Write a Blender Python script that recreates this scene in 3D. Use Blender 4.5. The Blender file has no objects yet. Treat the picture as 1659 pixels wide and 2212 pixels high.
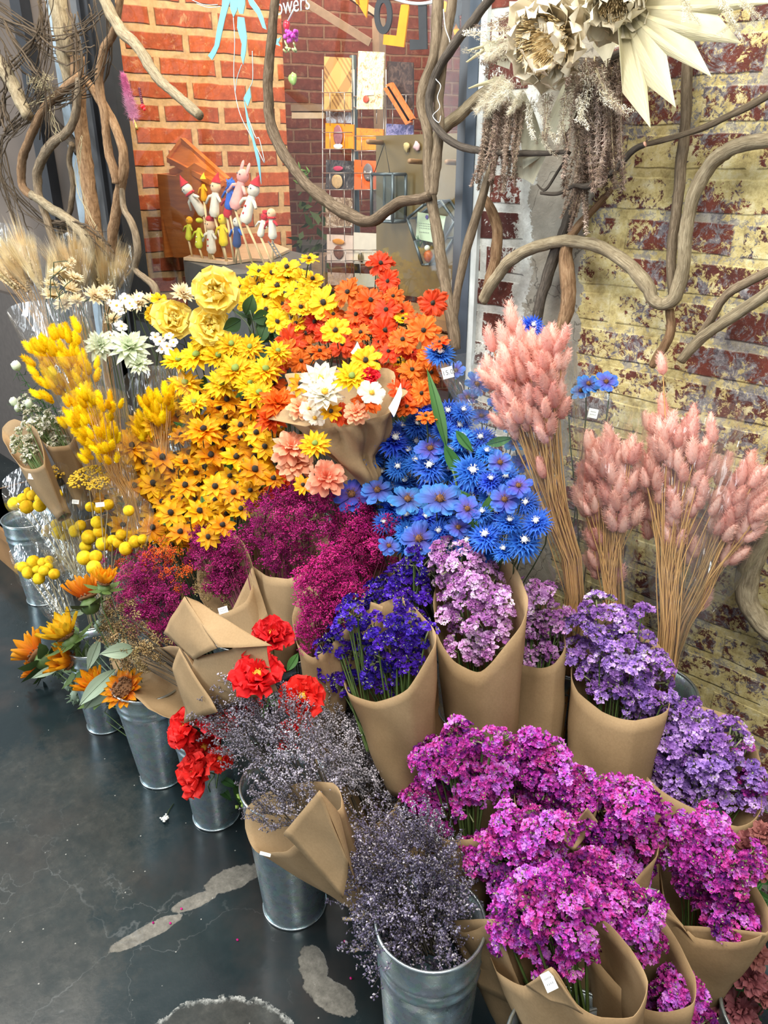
import bpy, math, random
from mathutils import Vector, Matrix, Euler, noise
random.seed(11)
sc = bpy.context.scene
PI = math.pi
# ---------------------------------------------------------------- camera
F_PX, TH, CX, CY = 1661.0, math.radians(24.5), 829.5, 1106.0
CAM = Vector((0.0, -1.45, 1.6))
FH = Vector((-math.sqrt(.5), math.sqrt(.5), 0)); RT = Vector((math.sqrt(.5), math.sqrt(.5), 0))
FW = FH*math.cos(TH) - Vector((0, 0, math.sin(TH)))
UP = FH*math.sin(TH) + Vector((0, 0, math.cos(TH)))
cd = bpy.data.cameras.new('camera'); cam = bpy.data.objects.new('camera', cd)
sc.collection.objects.link(cam)
cam.matrix_world = Matrix(((RT.x, UP.x, -FW.x, CAM.x), (RT.y, UP.y, -FW.y, CAM.y), (RT.z, UP.z, -FW.z, CAM.z), (0, 0, 0, 1)))
cd.sensor_fit = 'VERTICAL'; cd.sensor_height = 36.0; cd.lens = F_PX*36.0/2212.0; cd.clip_start = .02; cd.clip_end = 60
sc.camera = cam
# ---------------------------------------------------------------- world, lights, exposure
w = bpy.data.worlds.new('world'); sc.world = w; w.use_nodes = True
w.node_tree.nodes['Background'].inputs[0].default_value = (.86, .93, 1, 1)
w.node_tree.nodes['Background'].inputs[1].default_value = .36
def area(name, loc, target, sx, sy, power, col):
    l = bpy.data.lights.new(name, 'AREA'); l.shape = 'RECTANGLE'; l.size = sx; l.size_y = sy; l.energy = power; l.color = col
    o = bpy.data.objects.new(name, l); sc.collection.objects.link(o); o.location = loc
    o.rotation_euler = (Vector(target)-Vector(loc)).to_track_quat('-Z', 'Y').to_euler(); return o
area('ceiling_light', (-.9, -1.1, 3.1), (-1.0, -.4, .5), .9, .9, 46, (1, .95, .86))
area('ceiling_light', (-2.6, -1.3, 3.1), (-2.2, -.4, .6), .9, .9, 42, (1, .95, .88))
area('ceiling_light', (.6, -1.6, 3.1), (-.4, -.2, .8), .9, .9, 36, (1, .95, .86))
area('shop_window_daylight', (-3.9, -4.2, 1.6), (-1.4, -.5, .5), 1.8, 2.4, 95, (.86, .94, 1))
area('window_display_lamp', (-2.0, .35, 2.75), (-2.8, .6, 1.95), .3, .3, 19, (1, .80, .55))
area('window_display_lamp', (-3.2, 1.6, 2.9), (-3.2, 2.5, 1.5), .8, .8, 20, (1, .86, .68))
sc.view_settings.view_transform = 'Standard'; sc.view_settings.look = 'None'; sc.view_settings.gamma = 1
sc.view_settings.use_curve_mapping = False
sc.view_settings.exposure = 0.70
sc.cycles.max_bounces = 6; sc.cycles.diffuse_bounces = 3; sc.cycles.glossy_bounces = 3
sc.cycles.transmission_bounces = 3; sc.cycles.transparent_max_bounces = 24
sc.cycles.caustics_reflective = False; sc.cycles.caustics_refractive = False
try: sc.cycles.use_denoising = True
except Exception: pass
# ---------------------------------------------------------------- helpers
def ray(px, py):
    return FW*F_PX + RT*(px-CX) - UP*(py-CY)
def P(px, py, y):                       # point of the plane y = const seen at that direction
    d = ray(px, py); t = (y-CAM.y)/d.y; return CAM + d*t
def PZ(px, py, z):
    d = ray(px, py); t = (z-CAM.z)/d.z; return CAM + d*t
def mpp(p): return (Vector(p)-CAM).dot(FW)/F_PX          # metres per photo pixel at a point
def rnd(a, b): return random.uniform(a, b)
def rvec():
    while 1:
        v = Vector((rnd(-1, 1), rnd(-1, 1), rnd(-1, 1)))
        if .05 < v.length < 1: return v.normalized()
class MB:
    def __init__(s): s.v = []; s.f = []; s.uv = []; s.mi = []; s.m = 0
    def add(s, vs, fs, uvs=None):
        o = len(s.v); s.v += [tuple(p) for p in vs]; s.f += [tuple(i+o for i in q) for q in fs]
        s.uv += uvs if uvs else [(0, 0)]*len(vs); s.mi += [s.m]*len(fs)
    def grid(s, fn, nu, nv, closed=False):
        vs = []; uv = []
        for j in range(nv+1):
            for i in range(nu if closed else nu+1):
                u, v = i/nu, j/nv; vs.append(fn(u, v)); uv.append((u, v))
        w_ = nu if closed else nu+1; fs = []
        for j in range(nv):
            for i in range(nu):
                a = j*w_+i; b = j*w_+(i+1) % w_; fs.append((a, b, b+w_, a+w_))
        s.add(vs, fs, uv)
    def tube(s, pts, rad, n=6, cap=True, bump=0, uvl=0):
        pts = [Vector(p) for p in pts]; k = len(pts)
        rs = rad if isinstance(rad, (list, tuple)) else [rad]*k
        t = (pts[1]-pts[0]).normalized(); a = t.orthogonal().normalized(); vs = []; uv = []; L = 0
        for i, p in enumerate(pts):
            t = (pts[min(i+1, k-1)]-pts[max(i-1, 0)]); t = t.normalized() if t.length > 1e-9 else Vector((0, 0, 1))
            a = (a-t*a.dot(t)); a = a.normalized() if a.length > 1e-6 else t.orthogonal().normalized(); b = t.cross(a)
            if i: L += (pts[i]-pts[i-1]).length
            for q in range(n):
                an = 2*PI*q/n; r = rs[i]
                if bump: r *= 1+bump*noise.noise(Vector((math.cos(an)*1.2, math.sin(an)*1.2, L*22)))
                vs.append(p+(a*math.cos(an)+b*math.sin(an))*r); uv.append((q/n, L))
        fs = [(i*n+q, i*n+(q+1) % n, (i+1)*n+(q+1) % n, (i+1)*n+q) for i in range(k-1) for q in range(n)]
        if cap: fs += [tuple(range(n-1, -1, -1)), tuple((k-1)*n+q for q in range(n))]
        s.add(vs, fs, uv)
    def box(s, lo, hi, M=None):
        c = [Vector((x, y, z)) for z in (lo[2], hi[2]) for y in (lo[1], hi[1]) for x in (lo[0], hi[0])]
        if M: c = [M @ p for p in c]
        fs = [(0, 2, 3, 1), (4, 5, 7, 6), (0, 1, 5, 4), (2, 6, 7, 3), (0, 4, 6, 2), (1, 3, 7, 5)]
        s.add(c, fs, [(p.x, p.z) for p in c])
    def ball(s, c, r, nu=10, nv=7, M=None, bump=0, bs=40):
        c = Vector(c); r = Vector(r) if isinstance(r, (tuple, list, Vector)) else Vector((r, r, r))
        def fn(u, v):
            a = u*2*PI; b = v*PI; d = Vector((math.sin(b)*math.cos(a), math.sin(b)*math.sin(a), -math.cos(b)))
            p = Vector((d.x*r.x, d.y*r.y, d.z*r.z))
            if bump: p *= 1+bump*noise.noise(d*bs*.1+c*bs)
            return c+(M @ p if M else p)
        s.grid(fn, nu, nv, True)
    def oct(s, c, r, ax=None, k=1.0):
        c = Vector(c); z = (ax or Vector((0, 0, 1))); x = z.orthogonal().normalized(); y = z.cross(x).normalized()
        s.add([c+x*r, c+y*r, c-x*r, c-y*r, c+z*r*k, c-z*r*k], [(0, 1, 4), (1, 2, 4), (2, 3, 4), (3, 0, 4), (1, 0, 5), (2, 1, 5), (3, 2, 5), (0, 3, 5)], [(0, 0), (1, 0), (0, 1), (1, 1), (.5, 1), (.5, 0)])
    def prism(s, poly, o, ux, uy, d):                     # poly 2-D outline -> solid, ux/uy axes, depth vector d
        o = Vector(o); n = len(poly); a = [o+ux*x+uy*y for x, y in poly]; b = [p+d for p in a]
        s.add(a+b, [tuple(range(n)), tuple(range(2*n-1, n-1, -1))]+[(i, i+n, (i+1) % n+n, (i+1) % n) for i in range(n)], [(x, y) for x, y in poly]*2)
    def mesh(s, name, mats, smooth=True):
        me = bpy.data.meshes.new(name); me.from_pydata(s.v, [], s.f)
        for m in (mats if isinstance(mats, (list, tuple)) else [mats]): me.materials.append(m)
        ul = me.uv_layers.new(name='UVMap')
        li = [0]*len(me.loops); me.loops.foreach_get('vertex_index', li)
        ul.data.foreach_set('uv', [c for i in li for c in s.uv[i]])
        me.polygons.foreach_set('material_index', s.mi)
        if smooth: me.polygons.foreach_set('use_smooth', [True]*len(me.polygons))
        me.validate(); me.update(); return me
def link(name, data, parent=None, loc=None):
    o = bpy.data.objects.new(name, data); sc.collection.objects.link(o)
    if parent: o.parent = parent
    if loc is not None: o.location = loc
    return o
def tag(o, label, cat, group=None, kind=None):
    if label: o['label'] = label
    if cat: o['category'] = cat
    if group: o['group'] = group
    if kind: o['kind'] = kind
    return o
def thing(name, label, cat, loc=(0, 0, 0), group=None):
    return tag(link(name, None, None, loc), label, cat, group)
def part(name, mb, mat, root, smooth=True, label=None):   # world-space mesh -> child of root (root unrotated)
    me = mb.mesh(name, mat, smooth)
    wl = Vector((0, 0, 0)); r = root
    while r is not None: wl += r.location; r = r.parent
    me.transform(Matrix.Translation(-wl))
    o = link(name, me, root)
    if label: o['label'] = label
    return o
def solo(name, mb, mat, label, cat, group=None, smooth=True, kind=None, origin=None):
    me = mb.mesh(name, mat, smooth); o = link(name, me)
    if origin is None:
        n = len(mb.v); origin = Vector((sum(p[0] for p in mb.v)/n, sum(p[1] for p in mb.v)/n, min(p[2] for p in mb.v)))
    me.transform(Matrix.Translation(-Vector(origin))); o.location = origin
    return tag(o, label, cat, group, kind)
def struct(name, mb, mat, smooth=False):
    o = link(name, mb.mesh(name, mat, smooth)); o['kind'] = 'structure'; return o
def catmull(pts, n, closed=False):
    pts = [Vector(p) for p in pts]; k = len(pts); out = []
    m = k if closed else k-1
    for j in range(n if closed else n+1):
        t = j/n*m; i = min(int(t), m-1); t -= i
        g = (lambda q: pts[q % k]) if closed else (lambda q: pts[max(0, min(k-1, q))])
        a, b, c, d = g(i-1), g(i), g(i+1), g(i+2)
        out.append(.5*((2*b)+(c-a)*t+(2*a-5*b+4*c-d)*t*t+(3*b-a-3*c+d)*t*t*t))
    return out
def solidify(o, t):
    m = o.modifiers.new('thickness', 'SOLIDIFY'); m.thickness = t; m.offset = 0
# ---------------------------------------------------------------- materials
class NT:
    def __init__(s, name):
        s.mat = bpy.data.materials.new(name); s.mat.use_nodes = True; s.t = s.mat.node_tree; s.n = s.t.nodes
        s.b = s.n['Principled BSDF']; s.out = s.n['Material Output']
    def new(s, ty, **kw):
        n = s.n.new(ty)
        for k, v in kw.items():
            if k in n.inputs.keys() if isinstance(k, str) else False: n.inputs[k].default_value = v
            else: setattr(n, k, v)
        return n
    def l(s, a, b): s.t.links.new(a, b)
    def coord(s, kind='Object', scale=None, loc=None, rot=None):
        tc = s.new('ShaderNodeTexCoord'); o = tc.outputs[kind]
        if scale or loc or rot:
            m = s.new('ShaderNodeMapping')
            if scale: m.inputs['Scale'].default_value = scale
            if loc: m.inputs['Location'].default_value = loc
            if rot: m.inputs['Rotation'].default_value = rot
            s.l(o, m.inputs['Vector']); o = m.outputs[0]
        return o
    def noise(s, vec, scale, detail=3, rough=.55, dist=0):
        n = s.new('ShaderNodeTexNoise'); n.inputs['Scale'].default_value = scale; n.inputs['Detail'].default_value = detail
        n.inputs['Roughness'].default_value = rough; n.inputs['Distortion'].default_value = dist
        if vec is not None: s.l(vec, n.inputs['Vector'])
        return n.outputs['Fac']
    def ramp(s, fac, stops, const=False):
        r = s.new('ShaderNodeValToRGB'); e = r.color_ramp
        if const: e.interpolation = 'CONSTANT'
        while len(e.elements) < len(stops): e.elements.new(.5)
        for q, (p, c) in zip(e.elements, stops):
            q.position = p; q.color = (c if isinstance(c, tuple) else (c, c, c))+((1,) if len(c if isinstance(c, tuple) else (0, 0, 0)) == 3 else ())
        s.l(fac, r.inputs[0]); return r.outputs[0]
    def mix(s, fac, a, b, mode='MIX'):
        m = s.new('ShaderNodeMix'); m.data_type = 'RGBA'; m.blend_type = mode
        for i, x in ((0, fac), (6, a), (7, b)):
            if isinstance(x, (int, float)): m.inputs[i].default_value = x if i == 0 else (x, x, x, 1)
            elif isinstance(x, tuple): m.inputs[i].default_value = x+(1,)
            else: s.l(x, m.inputs[i])
        return m.outputs[2]
    def math(s, op, a, b=None, c=None):
        m = s.new('ShaderNodeMath'); m.operation = op
        for i, x in enumerate((a, b, c)):
            if x is None: continue
            if isinstance(x, (int, float)): m.inputs[i].default_value = x
            else: s.l(x, m.inputs[i])
        return m.outputs[0]
    def bump(s, h, strength=.3, dist=.01):
        b = s.new('ShaderNodeBump'); b.inputs['Strength'].default_value = strength; b.inputs['Distance'].default_value = dist
        s.l(h, b.inputs['Height']); s.l(b.outputs[0], s.b.inputs['Normal'])
    def set(s, col=None, rough=.6, metal=0, spec=.5):
        if col is not None:
            if isinstance(col, tuple): s.b.inputs['Base Color'].default_value = col+(1,)
            else: s.l(col, s.b.inputs['Base Color'])
        if isinstance(rough, (int, float)): s.b.inputs['Roughness'].default_value = rough
        else: s.l(rough, s.b.inputs['Roughness'])
        s.b.inputs['Metallic'].default_value = metal; s.b.inputs['Specular IOR Level'].default_value = spec
        return s.mat
    def objvar(s, col, dv=.35, dh=.03):                # small brightness / hue change from copy to copy
        oi = s.new('ShaderNodeObjectInfo'); h = s.new('ShaderNodeHueSaturation'); s.l(col, h.inputs['Color'])
        s.l(s.math('MULTIPLY_ADD', oi.outputs['Random'], dv, 1-dv/2), h.inputs['Value'])
        r2 = s.math('FRACT', s.math('MULTIPLY', oi.outputs['Random'], 17.3))
        s.l(s.math('MULTIPLY_ADD', r2, dh, .5-dh/2), h.inputs['Hue']); return h.outputs[0]
def plain(name, col, rough=.6, metal=0, spec=.5, var=.12, nscale=30):
    t = NT(name); n = t.noise(t.coord(), nscale)
    a = tuple(c*(1-var) for c in col); b = tuple(min(1, c*(1+var)) for c in col)
    return t.set(t.ramp(n, [(.3, a), (.7, b)]), rough, metal, spec)
def petal_mat(name, stops, streak=.25, trans=.3, dv=.3, dh=.03, rough=.6):
    t = NT(name); uv = t.new('ShaderNodeTexCoord').outputs['UV']; sp = t.new('ShaderNodeSeparateXYZ'); t.l(uv, sp.inputs[0])
    c = t.ramp(sp.outputs[1], stops)
    mp = t.new('ShaderNodeMapping'); mp.inputs['Scale'].default_value = (9, 1.2, 1); t.l(uv, mp.inputs[0])
    n = t.ramp(t.noise(mp.outputs[0], 2.0, 2), [(.3, 1-streak), (.7, 1.0)])
    c = t.objvar(t.mix(1, c, n, 'MULTIPLY'), dv, dh)
    t.set(c, rough, 0, .3)
    tr = t.new('ShaderNodeBsdfTranslucent'); t.l(c, tr.inputs[0]); mx = t.new('ShaderNodeMixShader'); mx.inputs[0].default_value = trans
    t.l(t.b.outputs[0], mx.inputs[1]); t.l(tr.outputs[0], mx.inputs[2]); t.l(mx.outputs[0], t.out.inputs[0]); return t.mat
def floret_mat(name, cols, scale=55, trans=.25, dv=.35, dh=.04):      # colour mixes from floret to floret
    t = NT(name); n = t.noise(t.coord('Object'), scale, 1)
    oi = t.new('ShaderNodeObjectInfo'); n = t.math('ADD', n, t.math('MULTIPLY_ADD', oi.outputs['Random'], .3, -.15))
    k = len(cols); c = t.ramp(n, [(.28+.44*i/(k-1), q) for i, q in enumerate(cols)]); c = t.objvar(c, dv, dh); t.set(c, .7, 0, .2)
    tr = t.new('ShaderNodeBsdfTranslucent'); t.l(c, tr.inputs[0]); mx = t.new('ShaderNodeMixShader'); mx.inputs[0].default_value = trans
    t.l(t.b.outputs[0], mx.inputs[1]); t.l(tr.outputs[0], mx.inputs[2]); t.l(mx.outputs[0], t.out.inputs[0]); return t.mat
def brick_mat(name, vecrot, course, length, mortar, bricks, mort, msize=.012, painted=False):
    t = NT(name); co = t.coord('Object'); sp = t.new('ShaderNodeSeparateXYZ'); t.l(co, sp.inputs[0])
    cb = t.new('ShaderNodeCombineXYZ'); t.l(sp.outputs[0], cb.inputs[0]); t.l(sp.outputs[2], cb.inputs[1])
    # slightly wavy joints
    wn = t.new('ShaderNodeTexNoise'); wn.inputs['Scale'].default_value = 9; t.l(cb.outputs[0], wn.inputs['Vector'])
    va = t.new('ShaderNodeVectorMath'); va.operation = 'MULTIPLY_ADD'; t.l(wn.outputs['Color'], va.inputs[0])
    va.inputs[1].default_value = (.014, .014, 0); t.l(cb.outputs[0], va.inputs[2])
    br = t.new('ShaderNodeTexBrick'); t.l(va.outputs[0], br.inputs['Vector']); br.offset = .5
    br.inputs['Scale'].default_value = 1; br.inputs['Brick Width'].default_value = length; br.inputs['Row Height'].default_value = course
    br.inputs['Mortar Size'].default_value = msize; br.inputs['Mortar Smooth'].default_value = .35; br.inputs['Bias'].default_value = 0
    br.inputs['Color1'].default_value = bricks[0]+(1,); br.inputs['Color2'].default_value = bricks[1]+(1,); br.inputs['Mortar'].default_value = mort+(1,)
    n1 = t.noise(co, 30, 4, .65); n2 = t.noise(co, 150, 3)
    col = t.mix(1, br.outputs['Color'], t.ramp(n1, [(.3, .62), (.7, 1.15)]), 'MULTIPLY')
    col = t.mix(t.ramp(n2, [(.6, 0.0), (.75, .35)]), col, mort)
    return t, co, sp, br, col, n1, n2
# ---------------------------------------------------------------- setting
def wall_main_material():
    t, co, sp, br, base, n1, n2 = brick_mat('painted_brick', None, .0722, .225, .012, [(.17, .042, .026), (.085, .028, .024)], (.34, .31, .25), .011)
    X = sp.outputs[0]
    wob = t.math('MULTIPLY_ADD', t.noise(co, 7, 5, .7), .16, -.08)
    Xw = t.math('ADD', X, wob)
    # layers of old paint left on the brick: cream yellow, grey blue, flecks; yellow covers less towards the top
    na = t.noise(co, 13, 8, .74, .5); nb = t.noise(co, 75, 6, .8, .6); nc = t.noise(co, 4.5, 4, .6)
    inm = t.ramp(br.outputs['Fac'], [(.3, 0.0), (.7, 1.0)])
    hi = t.ramp(sp.outputs[2], [(.0, 0.0), (.25, .0), (1.0, 1.0)])
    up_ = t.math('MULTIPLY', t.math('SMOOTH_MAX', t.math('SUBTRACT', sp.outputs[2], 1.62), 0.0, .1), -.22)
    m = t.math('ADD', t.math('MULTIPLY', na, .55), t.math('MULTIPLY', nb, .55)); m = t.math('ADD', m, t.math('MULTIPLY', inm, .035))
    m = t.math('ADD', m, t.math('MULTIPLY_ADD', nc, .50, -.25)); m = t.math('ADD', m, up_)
    yellow = t.ramp(t.noise(co, 30, 6, .75), [(.3, (.22, .16, .06)), (.5, (.52, .43, .19)), (.7, (.66, .62, .42))])
    grey = t.ramp(nb, [(.35, (.06, .06, .075)), (.5, (.20, .19, .20)), (.65, (.42, .42, .44))])
    under = t.mix(t.ramp(t.noise(co, 21, 7, .8, .8), [(.49, 0.0), (.55, .9)]), base, grey)
    old = t.mix(t.ramp(m, [(.545, 0.0), (.565, 1.0)]), under, yellow)
    # plaster patch between pier and painted brick
    pl = t.ramp(t.noise(co, 9, 7, .7), [(.3, (.20, .185, .15)), (.55, (.33, .305, .25)), (.8, (.44, .42, .36))])
    crack = t.new('ShaderNodeTexVoronoi'); crack.feature = 'DISTANCE_TO_EDGE'; crack.inputs['Scale'].default_value = 5.5
    vw = t.new('ShaderNodeVectorMath'); vw.operation = 'MULTIPLY_ADD'; nn = t.new('ShaderNodeTexNoise'); nn.inputs['Scale'].default_value = 10; nn.inputs['Detail'].default_value = 6
    t.l(co, nn.inputs['Vector']); t.l(nn.outputs['Color'], vw.inputs[0]); vw.inputs[1].default_value = (.2, .2, .2); t.l(co, vw.inputs[2]); t.l(vw.outputs[0], crack.inputs['Vector'])
    pl = t.mix(t.ramp(crack.outputs['Distance'], [(.0, .8), (.012, 0.0)]), pl, (.07, .06, .05))
    white = t.ramp(t.noise(co, 40, 6, .75), [(.3, (.38, .38, .35)), (.6, (.62, .64, .60))])
    wpl = t.ramp(t.math('ADD', Xw, t.math('MULTIPLY_ADD', nb, .10, -.05)), [(.0, 1.0), (1.0, 0.0)])
    def step(x, edge, wd=.006):
        return t.math('GREATER_THAN', x, edge)
    nz = t.math('MULTIPLY_ADD', nb, .07, -.035)
    c = t.mix(t.math('ADD', step(t.math('ADD', X, nz), -1.045), 0), t.mix(t.ramp(t.math('ADD', m, 0), [(.56, 0.0), (.585, 1.0)]), t.mix(inm, base, white), white), white)
    # red brick of the pier keeps its colour
    c = t.mix(step(t.math('ADD', Xw, nz), -1.005), c, pl)
    c = t.mix(step(Xw, -.868), c, old)
    t.set(c, .88, 0, .25)
    isp = t.math('MULTIPLY', step(Xw, -1.03), t.math('SUBTRACT', 1.0, step(Xw, -.868)))
    h = t.math('ADD', t.math('MULTIPLY', t.math('SUBTRACT', 1.0, br.outputs['Fac']), t.math('MULTIPLY_ADD', isp, -.5, .5)), t.math('MULTIPLY', nb, .5))
    h = t.math('ADD', h, t.math('MULTIPLY', na, .6))
    t.bump(h, .75, .006); return t.mat
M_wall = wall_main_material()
def interior_brick(name, course, length, bricks, mort, ms):
    t, co, sp, br, base, n1, n2 = brick_mat(name, None, course, length, .012, bricks, mort, ms)
    pale = t.mix(t.ramp(t.noise(co, 24, 6, .75, .5), [(.56, 0.0), (.66, .5)]), base, tuple(min(1, x*1.1) for x in mort))
    t.set(pale, .85, 0, .2)
    t.bump(t.math('ADD', t.math('MULTIPLY', br.outputs['Fac'], -1.0), t.math('MULTIPLY', n1, .5)), .9, .008); return t.mat
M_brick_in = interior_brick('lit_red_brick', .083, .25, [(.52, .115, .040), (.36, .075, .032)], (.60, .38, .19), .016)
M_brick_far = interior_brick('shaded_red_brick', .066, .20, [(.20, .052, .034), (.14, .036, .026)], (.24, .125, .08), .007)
M_frame = plain('blackened_steel_frame', (.022, .024, .028), .35, 0, .5)
M_frame_blue = plain('blue_grey_frame_paint', (.035, .052, .075), .5)
def floor_material():
    t = NT('polished_dark_concrete'); co = t.coord('Object')
    n = t.noise(co, 2.2, 6, .65, .4); nf = t.noise(co, 14, 7, .72); nx = t.noise(co, 60, 4, .7)
    c = t.ramp(n, [(.25, (.008, .015, .018)), (.55, (.017, .027, .030)), (.8, (.036, .046, .048))])
    c = t.mix(t.ramp(t.noise(co, 3.1, 5, .6), [(.5, 0.0), (.7, .6)]), c, (.05, .040, .036))
    rough = t.ramp(nf, [(.3, .10), (.7, .24)])
    # bare worn patches with their own outlines
    patches = [((330, 2012), (330, 2060), .14, .030, 38), ((465, 1925), None, .15, .045, 30), ((672, 2085), None, .075, .045, -50), ((725, 2140), None, .10, .05, -35), ((470, 2225), None, .20, .11, 0)]
    def ell(px, py, a, b, deg, warp, edge=1.0):
        p = PZ(px, py, 0); ang = math.radians(deg)+math.radians(45)
        v = t.new('ShaderNodeVectorMath'); v.operation = 'SUBTRACT'; t.l(co, v.inputs[0]); v.inputs[1].default_value = p
        r = t.new('ShaderNodeVectorRotate'); r.rotation_type = 'Z_AXIS'; r.inputs['Angle'].default_value = -ang; t.l(v.outputs[0], r.inputs['Vector'])
        s_ = t.new('ShaderNodeVectorMath'); s_.operation = 'MULTIPLY'; s_.inputs[1].default_value = (1/a, 1/b, 0); t.l(r.outputs[0], s_.inputs[0])
        l = t.new('ShaderNodeVectorMath'); l.operation = 'LENGTH'; t.l(s_.outputs[0], l.inputs[0])
        return t.math('ADD', l.outputs['Value'], t.math('MULTIPLY_ADD', nf, warp, -warp/2))
    stone = t.ramp(t.noise(co, 45, 7, .8), [(.3, (.07, .066, .056)), (.55, (.17, .16, .135)), (.75, (.30, .285, .25))])
    mask = None
    for (px, py, a, b, d, wp) in [(318, 2015, .085, .020, 32, 1.1), (425, 1945, .06, .020, 28, 1.1), (500, 1900, .075, .034, 26, 1.0), (675, 2085, .050, .030, -70, 1.0), (712, 2150, .065, .032, -35, 1.0)]:
        m = t.ramp(ell(px, py, a, b, d, wp), [(.93, 1.0), (1.02, 0.0)]); mask = m if mask is None else t.math('MAXIMUM', mask, m)
    gpatch = t.ramp(t.noise(co, 22, 7, .78), [(.3, (.022, .024, .022)), (.55, (.055, .055, .048)), (.8, (.12, .115, .10))])
    gm = None
    for (px, py, a, b, d, wp) in [(110, 1900, .36, .22, 70, 2.2), (60, 2130, .22, .22, 10, 2.2), (120, 1700, .20, .12, 30, 2.6), (10, 1750, .2, .3, 0, 2.4)]:
        m = t.ramp(ell(px, py, a, b, d, wp), [(.7, .6), (1.15, 0.0)]); gm = m if gm is None else t.math('MAXIMUM', gm, m)
    ring = ell(470, 2290, .17, .13, 0, .5); rm = t.ramp(ring, [(.90, 0.0), (.97, 1.0), (1.0, 1.0), (1.06, 0.0)])
    inside = t.ramp(ring, [(.9, .7), (1.0, 0.0)])
    c = t.mix(t.math('MULTIPLY', gm, t.ramp(nf, [(.3, .35), (.6, 1.0)])), c, gpatch)
    c = t.mix(inside, c, gpatch); c = t.mix(t.math('MULTIPLY', rm, t.ramp(nx, [(.4, 0.0), (.6, 1.0)])), c, (.36, .37, .35)); c = t.mix(mask, c, stone)
    spk = t.new('ShaderNodeTexVoronoi'); spk.inputs['Scale'].default_value = 26; t.l(co, spk.inputs['Vector'])
    c = t.mix(t.ramp(spk.outputs['Distance'], [(.035, .9), (.05, 0.0)]), c, (.40, .40, .37))
    cr = t.new('ShaderNodeTexVoronoi'); cr.feature = 'DISTANCE_TO_EDGE'; cr.inputs['Scale'].default_value = 3.2
    vw = t.new('ShaderNodeVectorMath'); vw.operation = 'MULTIPLY_ADD'; nn = t.new('ShaderNodeTexNoise'); nn.inputs['Scale'].default_value = 6; nn.inputs['Detail'].default_value = 8
    t.l(co, nn.inputs['Vector']); t.l(nn.outputs['Color'], vw.inputs[0]); vw.inputs[1].default_value = (.35, .35, 0); t.l(co, vw.inputs[2]); t.l(vw.outputs[0], cr.inputs['Vector'])
    c = t.mix(t.math('MULTIPLY', t.ramp(cr.outputs['Distance'], [(.0, .5), (.004, 0.0)]), t.ramp(n, [(.5, 0.0), (.65, 1.0)])), c, (.14, .15, .15))
    r2 = t.math('ADD', rough, t.math('MULTIPLY', mask, .55)); r2 = t.math('ADD', r2, t.math('MULTIPLY', gm, .16))
    t.set(c, r2, 0, .5); t.b.inputs['IOR'].default_value = 1.5
    t.bump(t.math('ADD', t.math('MULTIPLY', n, .5), t.math('ADD', t.math('MULTIPLY', nf, .35), t.math('MULTIPLY', mask, -.8))), .28, .006)
    return t.mat
b = MB(); b.grid(lambda u, v: (-5.5+u*8, -5+v*5.02, 0), 4, 4); struct('floor', b, floor_material())
b = MB(); b.grid(lambda u, v: (-6+u*4.9, .10+v*4.5, 0), 2, 2); struct('floor', b, plain('shop_floor', (.06, .04, .03), .5))
# wall with the window opening: pier + painted brick right of the window, knee wall under it
WX0, WX1, WZ0 = -2.775, -1.165, 1.0
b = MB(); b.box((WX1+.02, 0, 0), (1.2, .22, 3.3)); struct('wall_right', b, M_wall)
b = MB(); b.box((-5.2, 0, 0), (WX1+.02, .10, WZ0)); struct('wall_back', b, plain('brown_knee_wall', (.10, .085, .075), .8))
# frames
def frame(name, x0, x1, y0, y1, mat, z0=WZ0, z1=3.3, steps=()):
    b = MB(); b.box((x0, y0, z0), (x1, y1, z1))
    for (a, c_, d, e) in steps: b.box((a, d, z0), (c_, e, z1))
    return struct(name, b, mat)
frame('trim_left', WX0-.10, WX0, -.02, .06, M_frame, 0, 3.3, ((WX0-.085, WX0-.065, -.035, -.02), (WX0-.035, WX0-.02, -.03, -.02)))
frame('trim_left', WX0-.20, WX0-.10, .0, .05, plain('grey_frame', (.10, .105, .11), .5), 0)
frame('trim_right', WX1-.05, WX1-.022, -.008, .05, M_frame, .6)
frame('trim_right', WX1-.022, WX1+.006, -.015, .06, M_frame_blue, .6)
frame('trim_right', WX1+.006, WX1+.022, -.012, .02, plain('white_caulk', (.55, .60, .60), .7), .6)
b = MB(); b.box((WX0, -.02, WZ0-.02), (WX1-.05, .06, WZ0+.05)); struct('trim_1', b, M_frame)
# window glass
def glass_mat(name, tint, refl, rough=.03):
    t = NT(name); t.n.remove(t.b)
    tr = t.new('ShaderNodeBsdfTransparent'); tr.inputs[0].default_value = tint+(1,); gl = t.new('ShaderNodeBsdfGlossy'); gl.inputs['Roughness'].default_value = rough
    fr = t.new('ShaderNodeFresnel'); fr.inputs[0].default_value = 1.45; mx = t.new('ShaderNodeMixShader')
    t.l(t.math('MULTIPLY', fr.outputs[0], refl), mx.inputs[0]); t.l(tr.outputs[0], mx.inputs[1]); t.l(gl.outputs[0], mx.inputs[2]); t.l(mx.outputs[0], t.out.inputs[0]); return t.mat
M_glass = glass_mat('window_glass', (.97, .98, .98), .10)
b = MB(); b.box((WX0, .018, WZ0+.04), (WX1-.045, .023, 3.3)); struct('window_1', b, M_glass)
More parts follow.
